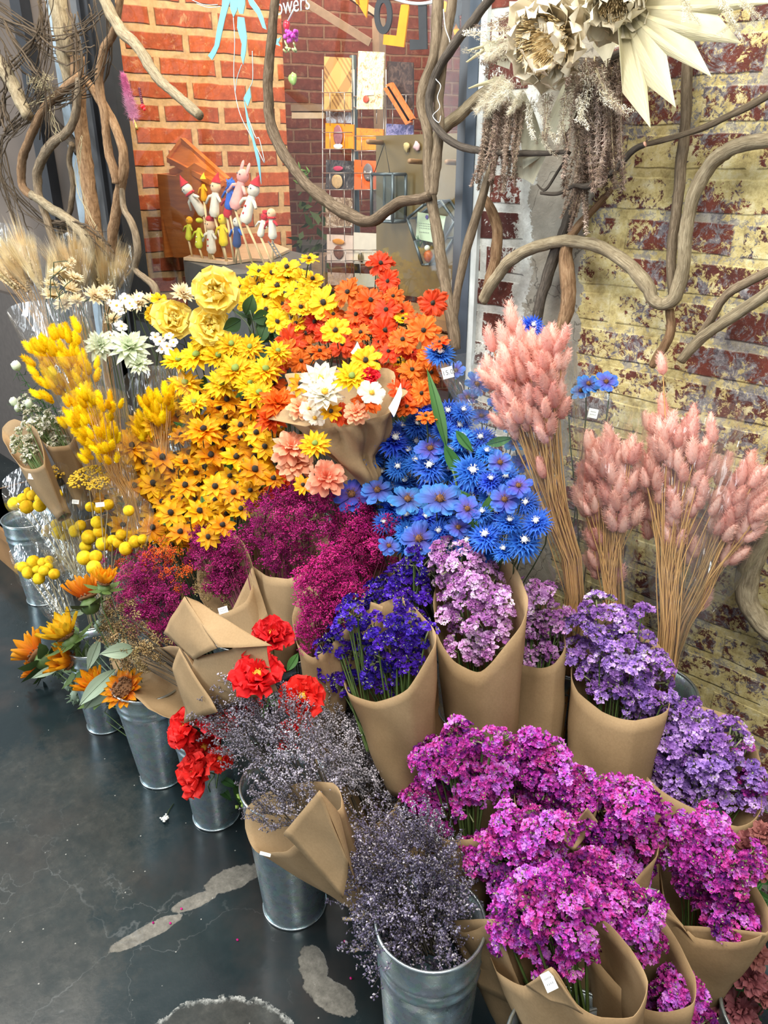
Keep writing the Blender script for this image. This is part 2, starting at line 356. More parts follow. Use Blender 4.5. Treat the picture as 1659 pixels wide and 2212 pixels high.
# clouded pane left of the window with what stands behind it
def cloudy():
    t = NT('clouded_left_pane'); co = t.coord('Object')
    c = t.ramp(t.noise(co, 1.3, 3, .5, .3), [(.3, (.06, .052, .046)), (.55, (.15, .118, .095)), (.8, (.24, .19, .15))])
    t.set(c, .45, 0, .3); return t.mat
b = MB(); b.box((-5.2, .03, WZ0), (WX0-.19, .05, 3.3)); struct('window_2', b, cloudy())
frame('trim_2', -3.12, -3.05, -.02, .02, plain('pale_blue_post', (.34, .43, .50), .5), .6)
frame('trim_3', -3.45, -3.36, -.01, .03, M_frame, .6)
# interior walls: the lit brick return and the shaded wall far behind
A = Vector((-3.147, .141, 0)); B = Vector((-2.953, .900, 0))
def vwall(name, a, b_, mat, z0=0, z1=3.4, th=.12):
    L = (b_-a).length; mb = MB(); mb.box((0, 0, z0), (L, th, z1)); o = struct(name, mb, mat)
    o.location = a; o.rotation_euler = (0, 0, math.atan2(b_.y-a.y, b_.x-a.x)); return o
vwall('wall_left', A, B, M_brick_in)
FA = CAM+FH*4.9+RT*(-1.0); FB = CAM+FH*5.6+RT*1.1; FA.z = FB.z = 0
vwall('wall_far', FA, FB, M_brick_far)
# wooden ledge inside
M_oak = plain('warm_oak_board', (.30, .16, .065), .5, nscale=12)
b = MB(); b.box((-1.66, .025, 1.215), (-1.17, .17, 1.24)); b.box((-1.9, .028, 1.10), (-1.17, .05, 1.205)); struct('trim_4', b, M_oak)
# ---------------------------------------------------------------- plant materials
G = lambda *a: tuple(a)
M_stem = plain('green_stem', (.075, .13, .03), .6); M_stem_d = plain('dark_stem', (.035, .055, .02), .6)
M_straw = plain('straw_stem', (.62, .36, .13), .75); M_palestem = plain('pale_dry_stem', (.40, .34, .20), .8)
M_leaf = petal_mat('dark_rose_leaf', [(0, G(.02, .06, .02)), (1, G(.04, .10, .03))], .2, .12, .4)
M_leafg = petal_mat('bright_green_leaf', [(0, G(.04, .15, .03)), (1, G(.10, .26, .07))], .3, .25, .4)
M_leafs = petal_mat('silver_green_leaf', [(0, G(.22, .30, .20)), (1, G(.38, .48, .36))], .2, .2, .4)
M_black = plain('dark_flower_eye', (.022, .018, .012), .9)
M_rud = petal_mat('amber_petal', [(0, G(.55, .13, .003)), (.35, G(.86, .36, .004)), (1, G(.98, .56, .008))], .28, .35, .3, .03)
M_yel = petal_mat('golden_petal', [(0, G(.86, .36, .006)), (.4, G(.95, .56, .010)), (1, G(1, .72, .03))], .25, .35, .25, .02)
M_lem = petal_mat('lemon_petal', [(0, G(.92, .50, .02)), (.5, G(.98, .74, .07)), (1, G(1, .84, .22))], .12, .35, .15, .01)
M_org = petal_mat('vermilion_petal', [(0, G(.80, .20, .01)), (.3, G(.88, .10, .010)), (1, G(.93, .16, .025))], .3, .35, .4, .03)
M_red = petal_mat('poppy_red_petal', [(0, G(.45, .004, .004)), (.5, G(.85, .010, .012)), (1, G(.95, .035, .03))], .3, .3, .25, .01)
M_pch = petal_mat('peach_petal', [(0, G(.90, .16, .06)), (.5, G(.95, .32, .16)), (1, G(.98, .55, .34))], .2, .35, .2, .02)
M_wht = petal_mat('ivory_petal', [(0, G(.66, .58, .30)), (.3, G(.78, .73, .58)), (1, G(.84, .80, .70))], .12, .3, .12, .01)
M_crm = petal_mat('cream_petal', [(0, G(.78, .56, .24)), (.4, G(.86, .72, .45)), (1, G(.92, .84, .62))], .15, .3, .15, .01)
M_pgr = petal_mat('pale_green_petal', [(0, G(.50, .62, .25)), (.5, G(.72, .80, .58)), (1, G(.84, .88, .76))], .15, .3, .12, .01)
M_blu = petal_mat('cornflower_petal', [(0, G(.008, .02, .26)), (.5, G(.012, .07, .55)), (1, G(.05, .22, .82))], .4, .25, .4, .03)
M_ane = petal_mat('blue_anemone_petal', [(0, G(.05, .03, .22)), (.45, G(.10, .12, .52)), (1, G(.06, .26, .76))], .4, .3, .3, .05)
M_sun = petal_mat('sunflower_petal', [(0, G(.55, .03, .005)), (.4, G(.86, .18, .006)), (1, G(.97, .45, .012))], .3, .35, .3, .03)
M_sunY = petal_mat('yellow_sunflower_petal', [(0, G(.85, .24, .006)), (.4, G(.95, .50, .01)), (1, G(1, .68, .03))], .3, .35, .2, .02)
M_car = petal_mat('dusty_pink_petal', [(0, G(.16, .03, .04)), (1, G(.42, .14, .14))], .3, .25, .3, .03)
M_wstam = plain('white_stamen', (.82, .84, .80), .7); M_ystam = plain('yellow_stamen', (.80, .42, .04), .8)
M_brn = plain('brown_flower_eye', (.16, .07, .025), .9); M_grc = plain('green_flower_eye', (.16, .24, .04), .8)
# ---------------------------------------------------------------- blooms
def petal(M, L, W, az, el, curl, r0=.0, z0=0, cup=0, ruf=0, notch=0, prof='d', nu=4, nv=5, ph=0, twist=0):
    ca, sa = math.cos(az), math.sin(az); N = 12; cr = [0]; cz = [0]
    for i in range(N):
        a = el+curl*(i+.5)/N; cr.append(cr[-1]+math.cos(a)*L/N); cz.append(cz[-1]+math.sin(a)*L/N)
    def fn(u, v):
        s = 2*u-1
        if prof == 'd': wd = max(.22*(1-v), math.sin(PI*min(1, v**.75))**.75)       # daisy, pointed
        elif prof == 'w': wd = (.28+.72*v**.8)*math.sqrt(max(0, 1-max(0, (v-.72)/.28)**2*.92))   # wide tip
        elif prof == 'n': wd = (.35+.65*v)*(1 if v < .9 else .85)                      # fringed strip
        else: wd = (.3+.7*math.sin(PI*min(1, v*.62+.05)))*math.sqrt(max(.02, 1-max(0, (v-.85)/.15)**2))
        vv = min(v*(1-notch*abs(math.cos(s*PI*1.5))*v), 1) if notch else v
        x = vv*N; i = min(int(x), N-1); f = x-i; a = el+curl*v
        r = r0+cr[i]*(1-f)+cr[i+1]*f; z = z0+cz[i]*(1-f)+cz[i+1]*f
        y = s*wd*W/2; n_ = cup*W*(s*s-.3)+ruf*W*math.sin(s*4.5+ph+v*3)*v+twist*s*W*v
        r -= math.sin(a)*n_; z += math.cos(a)*n_
        return (r*ca-y*sa, r*sa+y*ca, z)
    M.grid(fn, nu, nv)
def bloom(rings, seed=0):
    random.seed(seed); M = MB()
    for (n, L, W, el, curl, kw) in rings:
        off = rnd(0, 6.28)
        for i in range(n):
            q = dict(kw); j = q.pop('j', .12)
            petal(M, L*rnd(1-j, 1+j*.6), W*rnd(.85, 1.1), off+2*PI*i/n+rnd(-.12, .12), el+rnd(-j, j)*1.2, curl+rnd(-j, j)*2, ph=rnd(0, 6), twist=rnd(-.12, .12), **q)
    return M
def eye(r, h, z0, spikes=0, sl=.3, seed=1):
    random.seed(seed); M = MB(); M.ball((0, 0, z0), (r, r, h), 9, 6, None, .25, 60)
    for i in range(spikes):
        d = rvec(); d.z = abs(d.z)*.9+.3; d.normalize(); p = Vector((d.x*r, d.y*r, z0+d.z*h)); M.tube([p, p+d*r*sl], [r*.07, r*.05], 3); M.oct(p+d*r*sl, r*.13)
    return M
def calyx(r, z=-.0):
    M = MB(); M.ball((0, 0, z-r*.5), (r, r, r*.9), 7, 5)
    for i in range(6): petal(M, r*2.6, r*1.3, i*PI/3, -.1, .5, r*.4, z-r*.5, nu=2, nv=3)
    return M
BL = {}
def defbloom(kind, var, mat, eyes, D, stemmat=None, cal=.05):
    """D: natural diameter of the unit bloom; eyes: (MB, mat)"""
    ms = [v.mesh(kind+'_petals', mat) for v in var]
    e = eyes[0].mesh(kind+'_eye', eyes[1]) if eyes else None
    c = calyx(cal).mesh(kind+'_calyx', M_stem)
    BL[kind] = (ms, e, c, D, stemmat or M_stem_d)
defbloom('coneflower', [bloom([(10, .50, .24, .08, -.35, dict(cup=.12, nu=4)), (5, .43, .21, .25, -.4, dict(cup=.12, nu=4))], s) for s in (1, 2, 3, 4)], M_rud, (eye(.095, .10, .06), M_black), 1.0)
defbloom('double_coneflower', [bloom([(14, .50, .17, .0, -.2, dict(cup=.15, nu=3)), (12, .43, .16, .35, -.3, dict(cup=.15, nu=3)), (8, .3, .13, .75, -.3, dict(cup=.15, nu=3))], s) for s in (5, 6)], M_rud, (eye(.08, .08, .08), M_black), 1.0)
defbloom('golden_daisy', [bloom([(15, .50, .16, .02, -.15, dict(cup=.2, nu=3, notch=.05)), (14, .46, .15, .28, -.3, dict(cup=.2, nu=3)), (9, .33, .14, .6, -.3, dict(cup=.2, nu=3))], s) for s in (7, 8, 9)], M_yel, (eye(.09, .06, .08), M_grc), 1.0)
defbloom('yellow_cosmos', [bloom([(8, .50, .34, .15, -.25, dict(prof='w', ruf=.10, notch=.10, nu=6)), (6, .40, .28, .45, -.3, dict(prof='w', ruf=.12, notch=.1, nu=6))], s) for s in (10, 11, 12)], M_yel, (eye(.085, .07, .06, 10), M_black), 1.0)
defbloom('orange_cosmos', [bloom([(8, .50, .32, .10, -.35, dict(prof='w', ruf=.14, notch=.14, nu=6)), (7, .42, .26, .45, -.4, dict(prof='w', ruf=.16, notch=.14, nu=6))], s) for s in (13, 14, 15, 16)], M_org, (eye(.07, .07, .05, 12), M_black), 1.0)
defbloom('orange_dahlia', [bloom([(12, .5, .2, .0, -.3, dict(cup=.2)), (11, .44, .2, .35, -.35, dict(cup=.2)), (9, .34, .18, .7, -.3, dict(cup=.2)), (6, .22, .14, 1.05, -.1, dict(cup=.2))], s) for s in (17, 18)], M_org, None, 1.0)
defbloom('peach_dahlia', [bloom([(10, .5, .26, .0, -.5, dict(prof='w', ruf=.08)), (10, .44, .25, .35, -.4, dict(prof='w', ruf=.1)), (8, .34, .2, .7, -.3, dict(prof='w', ruf=.1)), (6, .22, .15, 1.1, -.1, dict(prof='w', ruf=.1))], s) for s in (19, 20)], M_pch, None, 1.0)
defbloom('white_dahlia', [bloom([(12, .5, .21, .05, -.1, dict(cup=.18)), (11, .42, .2, .3, -.2, dict(cup=.18)), (8, .3, .17, .6, -.2, dict(cup=.18))], s) for s in (21,)], M_wht, (eye(.07, .07, .06, 16), M_ystam), 1.0)
defbloom('white_cosmos', [bloom([(6, .5, .46, .3, -.2, dict(prof='w', ruf=.1, nu=6))], s) for s in (22, 23)], M_wht, (eye(.085, .08, .06, 20), M_ystam), 1.0)
defbloom('cream_chrysanthemum', [bloom([(14, .5, .14, .1, .2, dict(cup=.2, nu=3)), (12, .42, .14, .5, .2, dict(cup=.2, nu=3)), (8, .3, .12, .9, .2, dict(cup=.2, nu=3))], s) for s in (24, 25)], M_crm, (eye(.06, .05, .05), M_brn), .95)
defbloom('pale_green_dahlia', [bloom([(14, .5, .17, -.05, -.1, dict(cup=.2)), (12, .4, .16, .35, -.1, dict(cup=.2)), (10, .3, .14, .75, 0, dict(cup=.2)), (6, .2, .12, 1.1, .1, dict(cup=.2))], s) for s in (26,)], M_pgr, None, 1.0)
defbloom('yellow_rose', [bloom([(6, .5, .52, .05, .1, dict(prof='p', ruf=.09, nu=7, nv=7)), (6, .44, .5, .45, .3, dict(prof='p', ruf=.1, nu=7, nv=7)), (6, .36, .42, .8, .4, dict(prof='p', ruf=.12, nu=7, nv=7)), (6, .24, .3, 1.1, .4, dict(prof='p', ruf=.14, nu=6))], s) for s in (27, 28)], M_lem, (eye(.07, .06, .08, 14), M_ystam), 1.0)
defbloom('blue_cornflower', [bloom([(22, .46, .15, .0, -.1, dict(prof='n', notch=.35, nu=4, nv=4, ruf=.1)), (20, .40, .14, .35, -.1, dict(prof='n', notch=.35, nu=4, nv=4, ruf=.1)), (14, .30, .13, .75, -.1, dict(prof='n', notch=.35, nu=4, nv=4, ruf=.1))], s) for s in (29, 30, 31)], M_blu, (eye(.07, .05, .15, 24, .7), M_wstam), .92)
defbloom('blue_anemone', [bloom([(7, .5, .34, .05, -.15, dict(prof='w', ruf=.06, notch=.06, nu=6)), (5, .42, .3, .25, -.2, dict(prof='w', ruf=.06, nu=6))], s) for s in (32, 33)], M_ane, (eye(.09, .07, .05, 24, .6), M_brn), 1.0)
defbloom('red_poppy', [bloom([(8, .5, .5, .1, .3, dict(prof='w', ruf=.13, nu=8, nv=6)), (8, .46, .46, .5, .3, dict(prof='w', ruf=.15, nu=8, nv=6)), (7, .36, .38, .85, .3, dict(prof='w', ruf=.16, nu=7, nv=6))], s) for s in (34, 35, 36)], M_red, (eye(.08, .06, .10, 20), M_ystam), .95, M_stem)
defbloom('orange_sunflower', [bloom([(11, .5, .2, .75, .35, dict(cup=.2)), (9, .44, .18, 1.0, .3, dict(cup=.2))], s) for s in (37, 38)], M_sun, (eye(.15, .05, .07, 20, .15), M_brn), .72, M_stem, .16)
defbloom('yellow_sunflower', [bloom([(12, .5, .2, .55, .4, dict(cup=.2)), (9, .44, .18, .85, .3, dict(cup=.2))], s) for s in (39,)], M_sunY, (eye(.15, .05, .06, 20, .15), M_brn), .8, M_stem, .15)
defbloom('open_sunflower', [bloom([(14, .34, .17, .15, .2, dict(cup=.2, r0=.2)), (10, .3, .15, .45, .3, dict(cup=.2, r0=.18))], s) for s in (40,)], M_sun, (eye(.24, .10, .03, 60, .15), M_brn), 1.0, M_stem)
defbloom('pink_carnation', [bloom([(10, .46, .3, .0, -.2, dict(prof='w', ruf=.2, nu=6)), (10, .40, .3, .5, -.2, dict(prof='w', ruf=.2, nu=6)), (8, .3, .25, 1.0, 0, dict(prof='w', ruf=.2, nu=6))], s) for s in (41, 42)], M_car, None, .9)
defbloom('white_blossom', [bloom([(5, .5, .5, .1, -.2, dict(prof='w', ruf=.05, nu=5))], s) for s in (43,)], petal_mat('white_blossom_petal', [(0, G(.75, .25, .12)), (.22, G(.90, .80, .76)), (1, G(.94, .92, .92))], .08, .3, .1, .01), (eye(.09, .05, .04), M_ystam), 1.0)
random.seed(5)
TOCAM = lambda p: (CAM-Vector(p)).normalized()
def orient(d, roll=None):
    d = Vector(d).normalized(); q = d.to_track_quat('Z', 'Y')
    return (q.to_matrix().to_4x4() @ Matrix.Rotation(rnd(0, 6.28) if roll is None else roll, 4, 'Z'))
NF = {}
def flower(kind, px, py, y, dpx, base, label, group=None, face=None, tilt=.35, out=None, stem=True, mat=None, cat='flower', parent=None, name=None):
    ms, e, c, D, sm = BL[kind]; p = P(px, py, y); s = dpx*mpp(p)/D
    f = Vector(face).normalized() if face is not None else (TOCAM(p)*.75+Vector((0, 0, .75))+(out or Vector((0, 0, 0)))+rvec()*tilt).normalized()
    R4 = orient(f); nm = name or kind
    b0 = Vector(base)
    if parent is None:
        root = thing(nm, label, cat, b0, group)
    else: root = parent
    wl = root.location
    HM = Matrix.Translation(p-wl) @ R4 @ Matrix.Scale(s, 4); head = link('petals', random.choice(ms), root); head.matrix_local = HM
    if e:
        q = link('flower_eye', e, root); q.matrix_local = HM
    q = link('calyx', c, root); q.matrix_local = HM
    if stem:
        L = (p-b0).length; a = p-f*.05*s
        pts = [a, a-f*L*.10, a.lerp(b0, .45)+Vector((0, 0, -.0)), b0]
        M = MB(); M.tube(catmull(pts, 9), [.0016]*10, 4); part('stem', M, sm, root)
    return root
# ---------------------------------------------------------------- dried flower sprigs (origin = foot of the sprig, +Z outwards)
M_mag = floret_mat('magenta_statice', [G(.13, .012, .18), G(.38, .02, .25), G(.60, .07, .42), G(.46, .11, .56), G(.70, .26, .68)], 75, .2, .45, .06)
M_lil = floret_mat('lilac_statice', [G(.26, .12, .46), G(.54, .31, .78), G(.78, .60, .94)], 40, .25, .3, .03)
M_lilp = floret_mat('pink_lilac_statice', [G(.46, .16, .48), G(.74, .42, .76), G(.90, .70, .92)], 40, .25, .3, .03)
M_vio = floret_mat('violet_statice', [G(.03, .006, .22), G(.08, .02, .48), G(.18, .10, .75)], 40, .25, .35, .02)
M_whs = floret_mat('white_statice', [G(.55, .50, .36), G(.80, .78, .66), G(.9, .89, .82)], 60, .2, .15, .01)
M_gyp = floret_mat('raspberry_gypsophila', [G(.28, .005, .10), G(.52, .012, .20), G(.68, .05, .26)], 40, .2, .3, .02)
M_gypm = floret_mat('plum_gypsophila', [G(.26, .006, .105), G(.46, .016, .20), G(.60, .06, .28)], 40, .2, .3, .02)
M_gypo = floret_mat('orange_gypsophila', [G(.55, .05, .01), G(.85, .14, .02), G(.92, .22, .04)], 40, .2, .3, .02)
M_gypt = floret_mat('tan_gypsophila', [G(.22, .13, .04), G(.45, .31, .13), G(.66, .52, .28)], 60, .2, .3, .02)
M_lav = floret_mat('grey_lavender_floret', [G(.15, .13, .16), G(.34, .31, .40), G(.54, .51, .60)], 90, .2, .3, .03)
M_lavp = floret_mat('pale_lavender_floret', [G(.26, .24, .26), G(.50, .46, .52), G(.70, .66, .70)], 90, .2, .3, .03)
M_lavd = floret_mat('dark_lavender_floret', [G(.05, .045, .075), G(.14, .12, .20), G(.34, .31, .44)], 90, .2, .3, .03)
M_twig = plain('dark_twig', (.06, .05, .035), .8); M_twigm = plain('maroon_twig', (.14, .02, .05), .8); M_calx = plain('pale_green_bract', (.30, .34, .16), .8)
M_btp = floret_mat('pink_grass_fuzz', [G(.88, .42, .35), G(.96, .60, .52), G(1, .76, .68)], 14, .4, .14, .01)
M_bty = floret_mat('yellow_grass_fuzz', [G(.86, .50, .0), G(.96, .70, .006), G(1, .82, .02)], 14, .35, .18, .02)
M_whe = floret_mat('wheat_awn', [G(.58, .40, .18), G(.80, .65, .38), G(.92, .82, .60)], 14, .3, .2, .02)
M_bil = floret_mat('billy_button_yellow', [G(.62, .36, .004), G(.80, .52, .01), G(.88, .62, .03)], 120, .1, .15, .015)
M_yar = floret_mat('mustard_yarrow', [G(.40, .24, .02), G(.58, .36, .03), G(.70, .46, .05)], 80, .1, .2, .02)
def statice_sprig(seed, n=38, R=.019, pet=.0045):
    random.seed(seed); M = MB()
    for i in range(n):
        a = rnd(0, 6.28); q = math.sqrt(rnd(0, 1)); x, y = q*math.cos(a)*R, q*math.sin(a)*R*.8
        c = Vector((x, y, .034-.55*(x*x+y*y)/R+rnd(-.002, .002))); up = (Vector((x*26, y*26, 1))+rvec()*.7).normalized(); X = up.orthogonal().normalized(); Y = up.cross(X)
        M.m = 0; o = rnd(0, 6)
        for k in range(5):
            t = o+k*1.257+rnd(-.2, .2); dr = X*math.cos(t)+Y*math.sin(t); sd = up.cross(dr); L = pet*rnd(.8, 1.2)
            p0 = c-up*.002; m_ = c+dr*L*.6+up*L*.25*rnd(.3, 1.4)
            M.add([p0, m_+sd*L*.45, c+dr*L*1.05+up*L*rnd(-.1, .5), m_-sd*L*.45], [(0, 1, 2, 3)])
        M.m = 1
        if i % 13 == 0: M.ball(c+up*.001, (.0014, .0014, .0034), 5, 4)
        if i % 2: M.tube([c-up*.001, c*.55+Vector((0, 0, .006))], [.0017, .0010], 3, False)
    M.tube([(0, 0, 0), (0, 0, .02)], .0014, 4); return M
def gyp_sprig(seed, n=44, R=.034, bead=.0021):
    random.seed(seed); M = MB()
    tips = []
    for b_ in range(5):
        d = (Vector((0, 0, 1.0))+rvec()*.75).normalized(); e = d*R*rnd(.75, 1.1); M.m = 1; M.tube([(0, 0, 0), d*R*.5+rvec()*.002, e], [.0006, .0004, .0002], 3, False)
        for c_ in range(n//5):
            t = rnd(.35, 1); p0 = e*t; p = p0+(d*.5+rvec()).normalized()*R*rnd(.12, .42); M.m = 1; M.tube([p0, p], [.00025, .00018], 3, False)
            M.m = 0; M.oct(p, bead*rnd(.7, 1.3), rvec(), 1.1)
            if c_ % 2: M.oct(p+rvec()*bead*1.7, bead*.8, rvec())
    return M
def lav_sprig(seed, L=.075, n=76, fl=.0015):
    random.seed(seed); M = MB(); 
    for b_ in range(4):
        d = (Vector((0, 0, 1))+rvec()*.55).normalized(); z0 = L*rnd(.0, .3); e = Vector((0, 0, z0))+d*L*rnd(.5, .9)
        bend = rvec()*L*.12; pts = [Vector((0, 0, z0)), Vector((0, 0, z0)).lerp(e, .5)+bend, e]; M.m = 1; M.tube(pts, [.0007, .0005, .0003], 3, False)
        cv = catmull(pts, 12)
        for k in range(n//4):
            t = rnd(.25, 1); p = cv[int(t*12)]; q = p+rvec()*L*.055; M.m = 0 if rnd(0, 1) < .8 else 2; M.oct(q, fl*rnd(.6, 1.3), (q-p).normalized(), rnd(1.2, 2.2))
    return M
def bunny_head(seed, L=.050, R=.0112, hairs=300):
    random.seed(seed); M = MB(); ph = rnd(0, 6)
    def fn(u, v):
        a = u*2*PI; r = R*.80*(math.sin(PI*min(1, v**.72))**.62)*(1+.06*math.sin(7*a+ph+v*20)); r = max(r, .0005)
        return (r*math.cos(a), r*math.sin(a), v*L)
    M.grid(fn, 9, 8, True)
    for i in range(hairs):
        u, v = rnd(0, 1), rnd(.03, .97); p = Vector(fn(u, v)); d = Vector((p.x, p.y, 0)).normalized()*1.0+Vector((0, 0, 1.15)); d = (d+rvec()*.3).normalized(); s = d.orthogonal().normalized()*.00055; h = rnd(.005, .010)
        M.add([p-s, p+s, p+d*h], [(0, 1, 2)])
    return M
def wheat_head(seed, L=.07):
    random.seed(seed); M = MB(); M.ball((0, 0, L*.5), (.004, .004, L*.5), 6, 6)
    for i in range(60):
        z = rnd(.05, .95)*L; a = rnd(0, 6.28); p = Vector((math.cos(a)*.0035, math.sin(a)*.0035, z)); d = (Vector((math.cos(a)*.10, math.sin(a)*.10, 1))+rvec()*.05).normalized()
        M.oct(p, .0022, d, 2.4); s = d.orthogonal().normalized()*.0005; M.add([p-s, p+s, p+d*rnd(.08, .13)], [(0, 1, 2)])
    return M
def billy_head(seed, R=.013):
    random.seed(seed); M = MB(); M.ball((0, 0, R), R, 16, 11, None, .06, 700); return M
def yarrow_head(seed, R=.035):
    random.seed(seed); M = MB()
    for i in range(170):
        a = rnd(0, 6.28); q = math.sqrt(rnd(0, 1))*R; M.m = 0; c = Vector((q*math.cos(a), q*math.sin(a), .02-.25*q*q/R+rnd(-.002, .002))); M.ball(c, (.0028, .0028, .0022), 5, 3)
    M.m = 1
    for i in range(10):
        a = i*.63; M.tube([(0, 0, 0), (math.cos(a)*R*.6, math.sin(a)*R*.6, .018)], .0008, 3, False)
    return M
def plume_sprig(seed, L=.16, n=900, hl=.009, wd=.0008, droop=.25, r=.005):
    random.seed(seed); M = MB(); bd = rvec(); bd.z = 0; cv = catmull([(0, 0, 0), bd*L*.05+Vector((0, 0, L*.5)), bd*L*droop+Vector((0, 0, L))], 20)
    M.m = 1; M.tube(cv, [.0012*(1-i/24) for i in range(21)], 4); M.m = 0
    for i in range(n):
        t = rnd(.08, 1); p = cv[int(t*20)]; d = (rvec()+Vector((0, 0, .5))).normalized(); s = d.orthogonal().normalized()*wd; h = hl*rnd(.5, 1.3)*(1.15-t*.6)
        q = p+rvec()*r*(1.1-t*.7); M.add([q-s, q+s, q+d*h], [(0, 1, 2)])
    return M
def sprigset(name, fn, mats, seeds):
    return [fn(s).mesh(name, mats) for s in seeds]
SG = {}
def spr(key, fn, mats, k=4, nm='flower_sprig', **kw):
    SG[key] = (nm, [fn(s*7+3, **kw).mesh(nm, mats) for s in range(k)])
for key, m in (('mag', M_mag), ('lil', M_lil), ('lilp', M_lilp), ('vio', M_vio)): spr(key, statice_sprig, [m, M_calx], 5)
spr('whs', statice_sprig, [M_whs, M_calx], 3, n=30, R=.014, pet=.0032)
for key, m, t in (('gyp', M_gyp, M_twigm), ('gypm', M_gypm, M_twigm), ('gypo', M_gypo, M_twig), ('gypt', M_gypt, M_twig)): spr(key, gyp_sprig, [m, t], 4)
for key, m in (('lav', M_lav), ('lavp', M_lavp), ('lavd', M_lavd)): spr(key, lav_sprig, [m, M_twig, M_lavp], 5)
spr('bunp', bunny_head, [M_btp], 4, 'grass_head'); spr('buny', bunny_head, [M_bty], 4, 'grass_head')
spr('whe', wheat_head, [M_whe], 3, 'wheat_ear'); spr('bil', billy_head, [M_bil], 2, 'billy_button'); spr('yar', yarrow_head, [M_yar, M_palestem], 2, 'yarrow_head')
random.seed(21)
def blob_points(blobs, y, n, mind, inner=.2, front=.75, tries=60):
    """scatter n points over a cluster of rounded masses; blobs: (px, py, r_px, dy)"""
    C = []
    for (px, py, r, dy) in blobs:
        c = P(px, py, y+dy); C.append((c, r*mpp(c)))
    W = [r*r for c, r in C]; pts = []
    for i in range(n*tries):
        if len(pts) >= n: break
        c, r = random.choices(C, W)[0]; d = rvec()
        if d.dot(TOCAM(c)) < -.15 and rnd(0, 1) < front: d = -d
        if d.z < -.5 and rnd(0, 1) < .5: d.z = -d.z
        k = rnd(.78, 1.0) if rnd(0, 1) > inner else rnd(.35, .75)
        p = c+d*r*k
        if all((p-q).length > mind*(1 if k > .77 else .8) for q, _ in pts) and all((p-c2).length > r2*.62 for c2, r2 in C if c2 is not c or True and k > .77): pts.append((p, d))
    return pts
M_kraft = None
def kraft_mat():
    t = NT('brown_kraft_paper'); co = t.coord('Object'); n = t.noise(co, 240, 3, .7); n2 = t.noise(co, 7, 4, .6)
    fib = t.noise(t.coord('Object', (600, 60, 600)), 1.0, 2)
    c = t.ramp(n2, [(.3, (.35, .235, .120)), (.7, (.44, .305, .165))]); c = t.mix(1, c, t.ramp(n, [(.3, .86), (.7, 1.04)]), 'MULTIPLY')
    geo = t.new('ShaderNodeNewGeometry')
    t.set(c, .78, 0, .25); t.bump(t.math('ADD', t.math('MULTIPLY', n, .25), n2), .25, .004)
    tr = t.new('ShaderNodeBsdfTranslucent'); tr.inputs[0].default_value = (.55, .25, .08, 1); mx = t.new('ShaderNodeMixShader'); mx.inputs[0].default_value = .2
    t.l(t.b.outputs[0], mx.inputs[1]); t.l(tr.outputs[0], mx.inputs[2]); t.l(mx.outputs[0], t.out.inputs[0]); return t.mat
M_kraft = kraft_mat()
def sleeve_mat(name='clear_cellophane', haze=.025, tint=(.97, .98, .97)):
    t = NT(name); t.n.remove(t.b); co = t.coord('Object')
    n = t.noise(co, 8, 2, .5, .8); n2 = t.noise(t.coord('Object', (3, 3, .6)), 14, 1, .5, 1)
    bp = t.new('ShaderNodeBump'); bp.inputs['Strength'].default_value = .7; bp.inputs['Distance'].default_value = .03; t.l(t.math('ADD', n, t.math('MULTIPLY', n2, .5)), bp.inputs['Height'])
    tr = t.new('ShaderNodeBsdfTransparent'); tr.inputs[0].default_value = tint+(1,); gl = t.new('ShaderNodeBsdfGlossy'); gl.inputs['Roughness'].default_value = .08; t.l(bp.outputs[0], gl.inputs['Normal'])
    fr = t.new('ShaderNodeFresnel'); fr.inputs[0].default_value = 1.35
    df = t.new('ShaderNodeBsdfDiffuse'); df.inputs[0].default_value = (.8, .82, .8, 1)
    m1 = t.new('ShaderNodeMixShader'); m1.inputs[0].default_value = haze; t.l(tr.outputs[0], m1.inputs[1]); t.l(df.outputs[0], m1.inputs[2])
    m2 = t.new('ShaderNodeMixShader'); t.l(t.math('MINIMUM', t.math('MULTIPLY_ADD', fr.outputs[0], .5, .035), .22), m2.inputs[0]); t.l(m1.outputs[0], m2.inputs[1]); t.l(gl.outputs[0], m2.inputs[2]); t.l(m2.outputs[0], t.out.inputs[0]); return t.mat
M_cello = sleeve_mat()
def loft(rim, y, base, rb, wr=.004, bulge=.0, nseg=72, nv=12, sharp=True, nfold=5):
    """paper or film sleeve: rim = [(px, py, dy)], base = world point, rb = radius at the base"""
    R3 = [P(a, b_, y+c) for a, b_, c in rim]; cv = catmull(R3, nseg, True)
    if sharp:                                         # keep paper corners crisp: blend towards straight edges
        k = len(R3); lin = []
        for j in range(nseg):
            t = j/nseg*k; i = int(t); lin.append(R3[i % k].lerp(R3[(i+1) % k], t-i))
        cv = [a.lerp(b_, .35) for a, b_ in zip(cv, lin)]
    cen = sum(R3, Vector())/len(R3); base = Vector(base); ax = (cen-base).normalized(); ph = rnd(0, 6); M = MB()
    ring = []
    for p in cv:
        d = (p-cen)-ax*(p-cen).dot(ax); d = d.normalized() if d.length > 1e-5 else ax.orthogonal(); ring.append(base+d*rb)
    def fn(u, v):
        i = int(round(u*nseg)) % nseg; a, b_ = ring[i], cv[i]; p = a.lerp(b_, v); d = (p-(base+ax*(p-base).dot(ax)))
        d = d.normalized() if d.length > 1e-6 else ax.orthogonal()
        k = math.sin(PI*v); w_ = wr*(noise.noise(p*14+Vector((ph, 0, 0)))*1.4+.5*math.sin(nfold*2*PI*u+ph+2.2*v)*v)
        return p+d*(bulge*k+w_)
    M.grid(fn, nseg, nv, True); return M
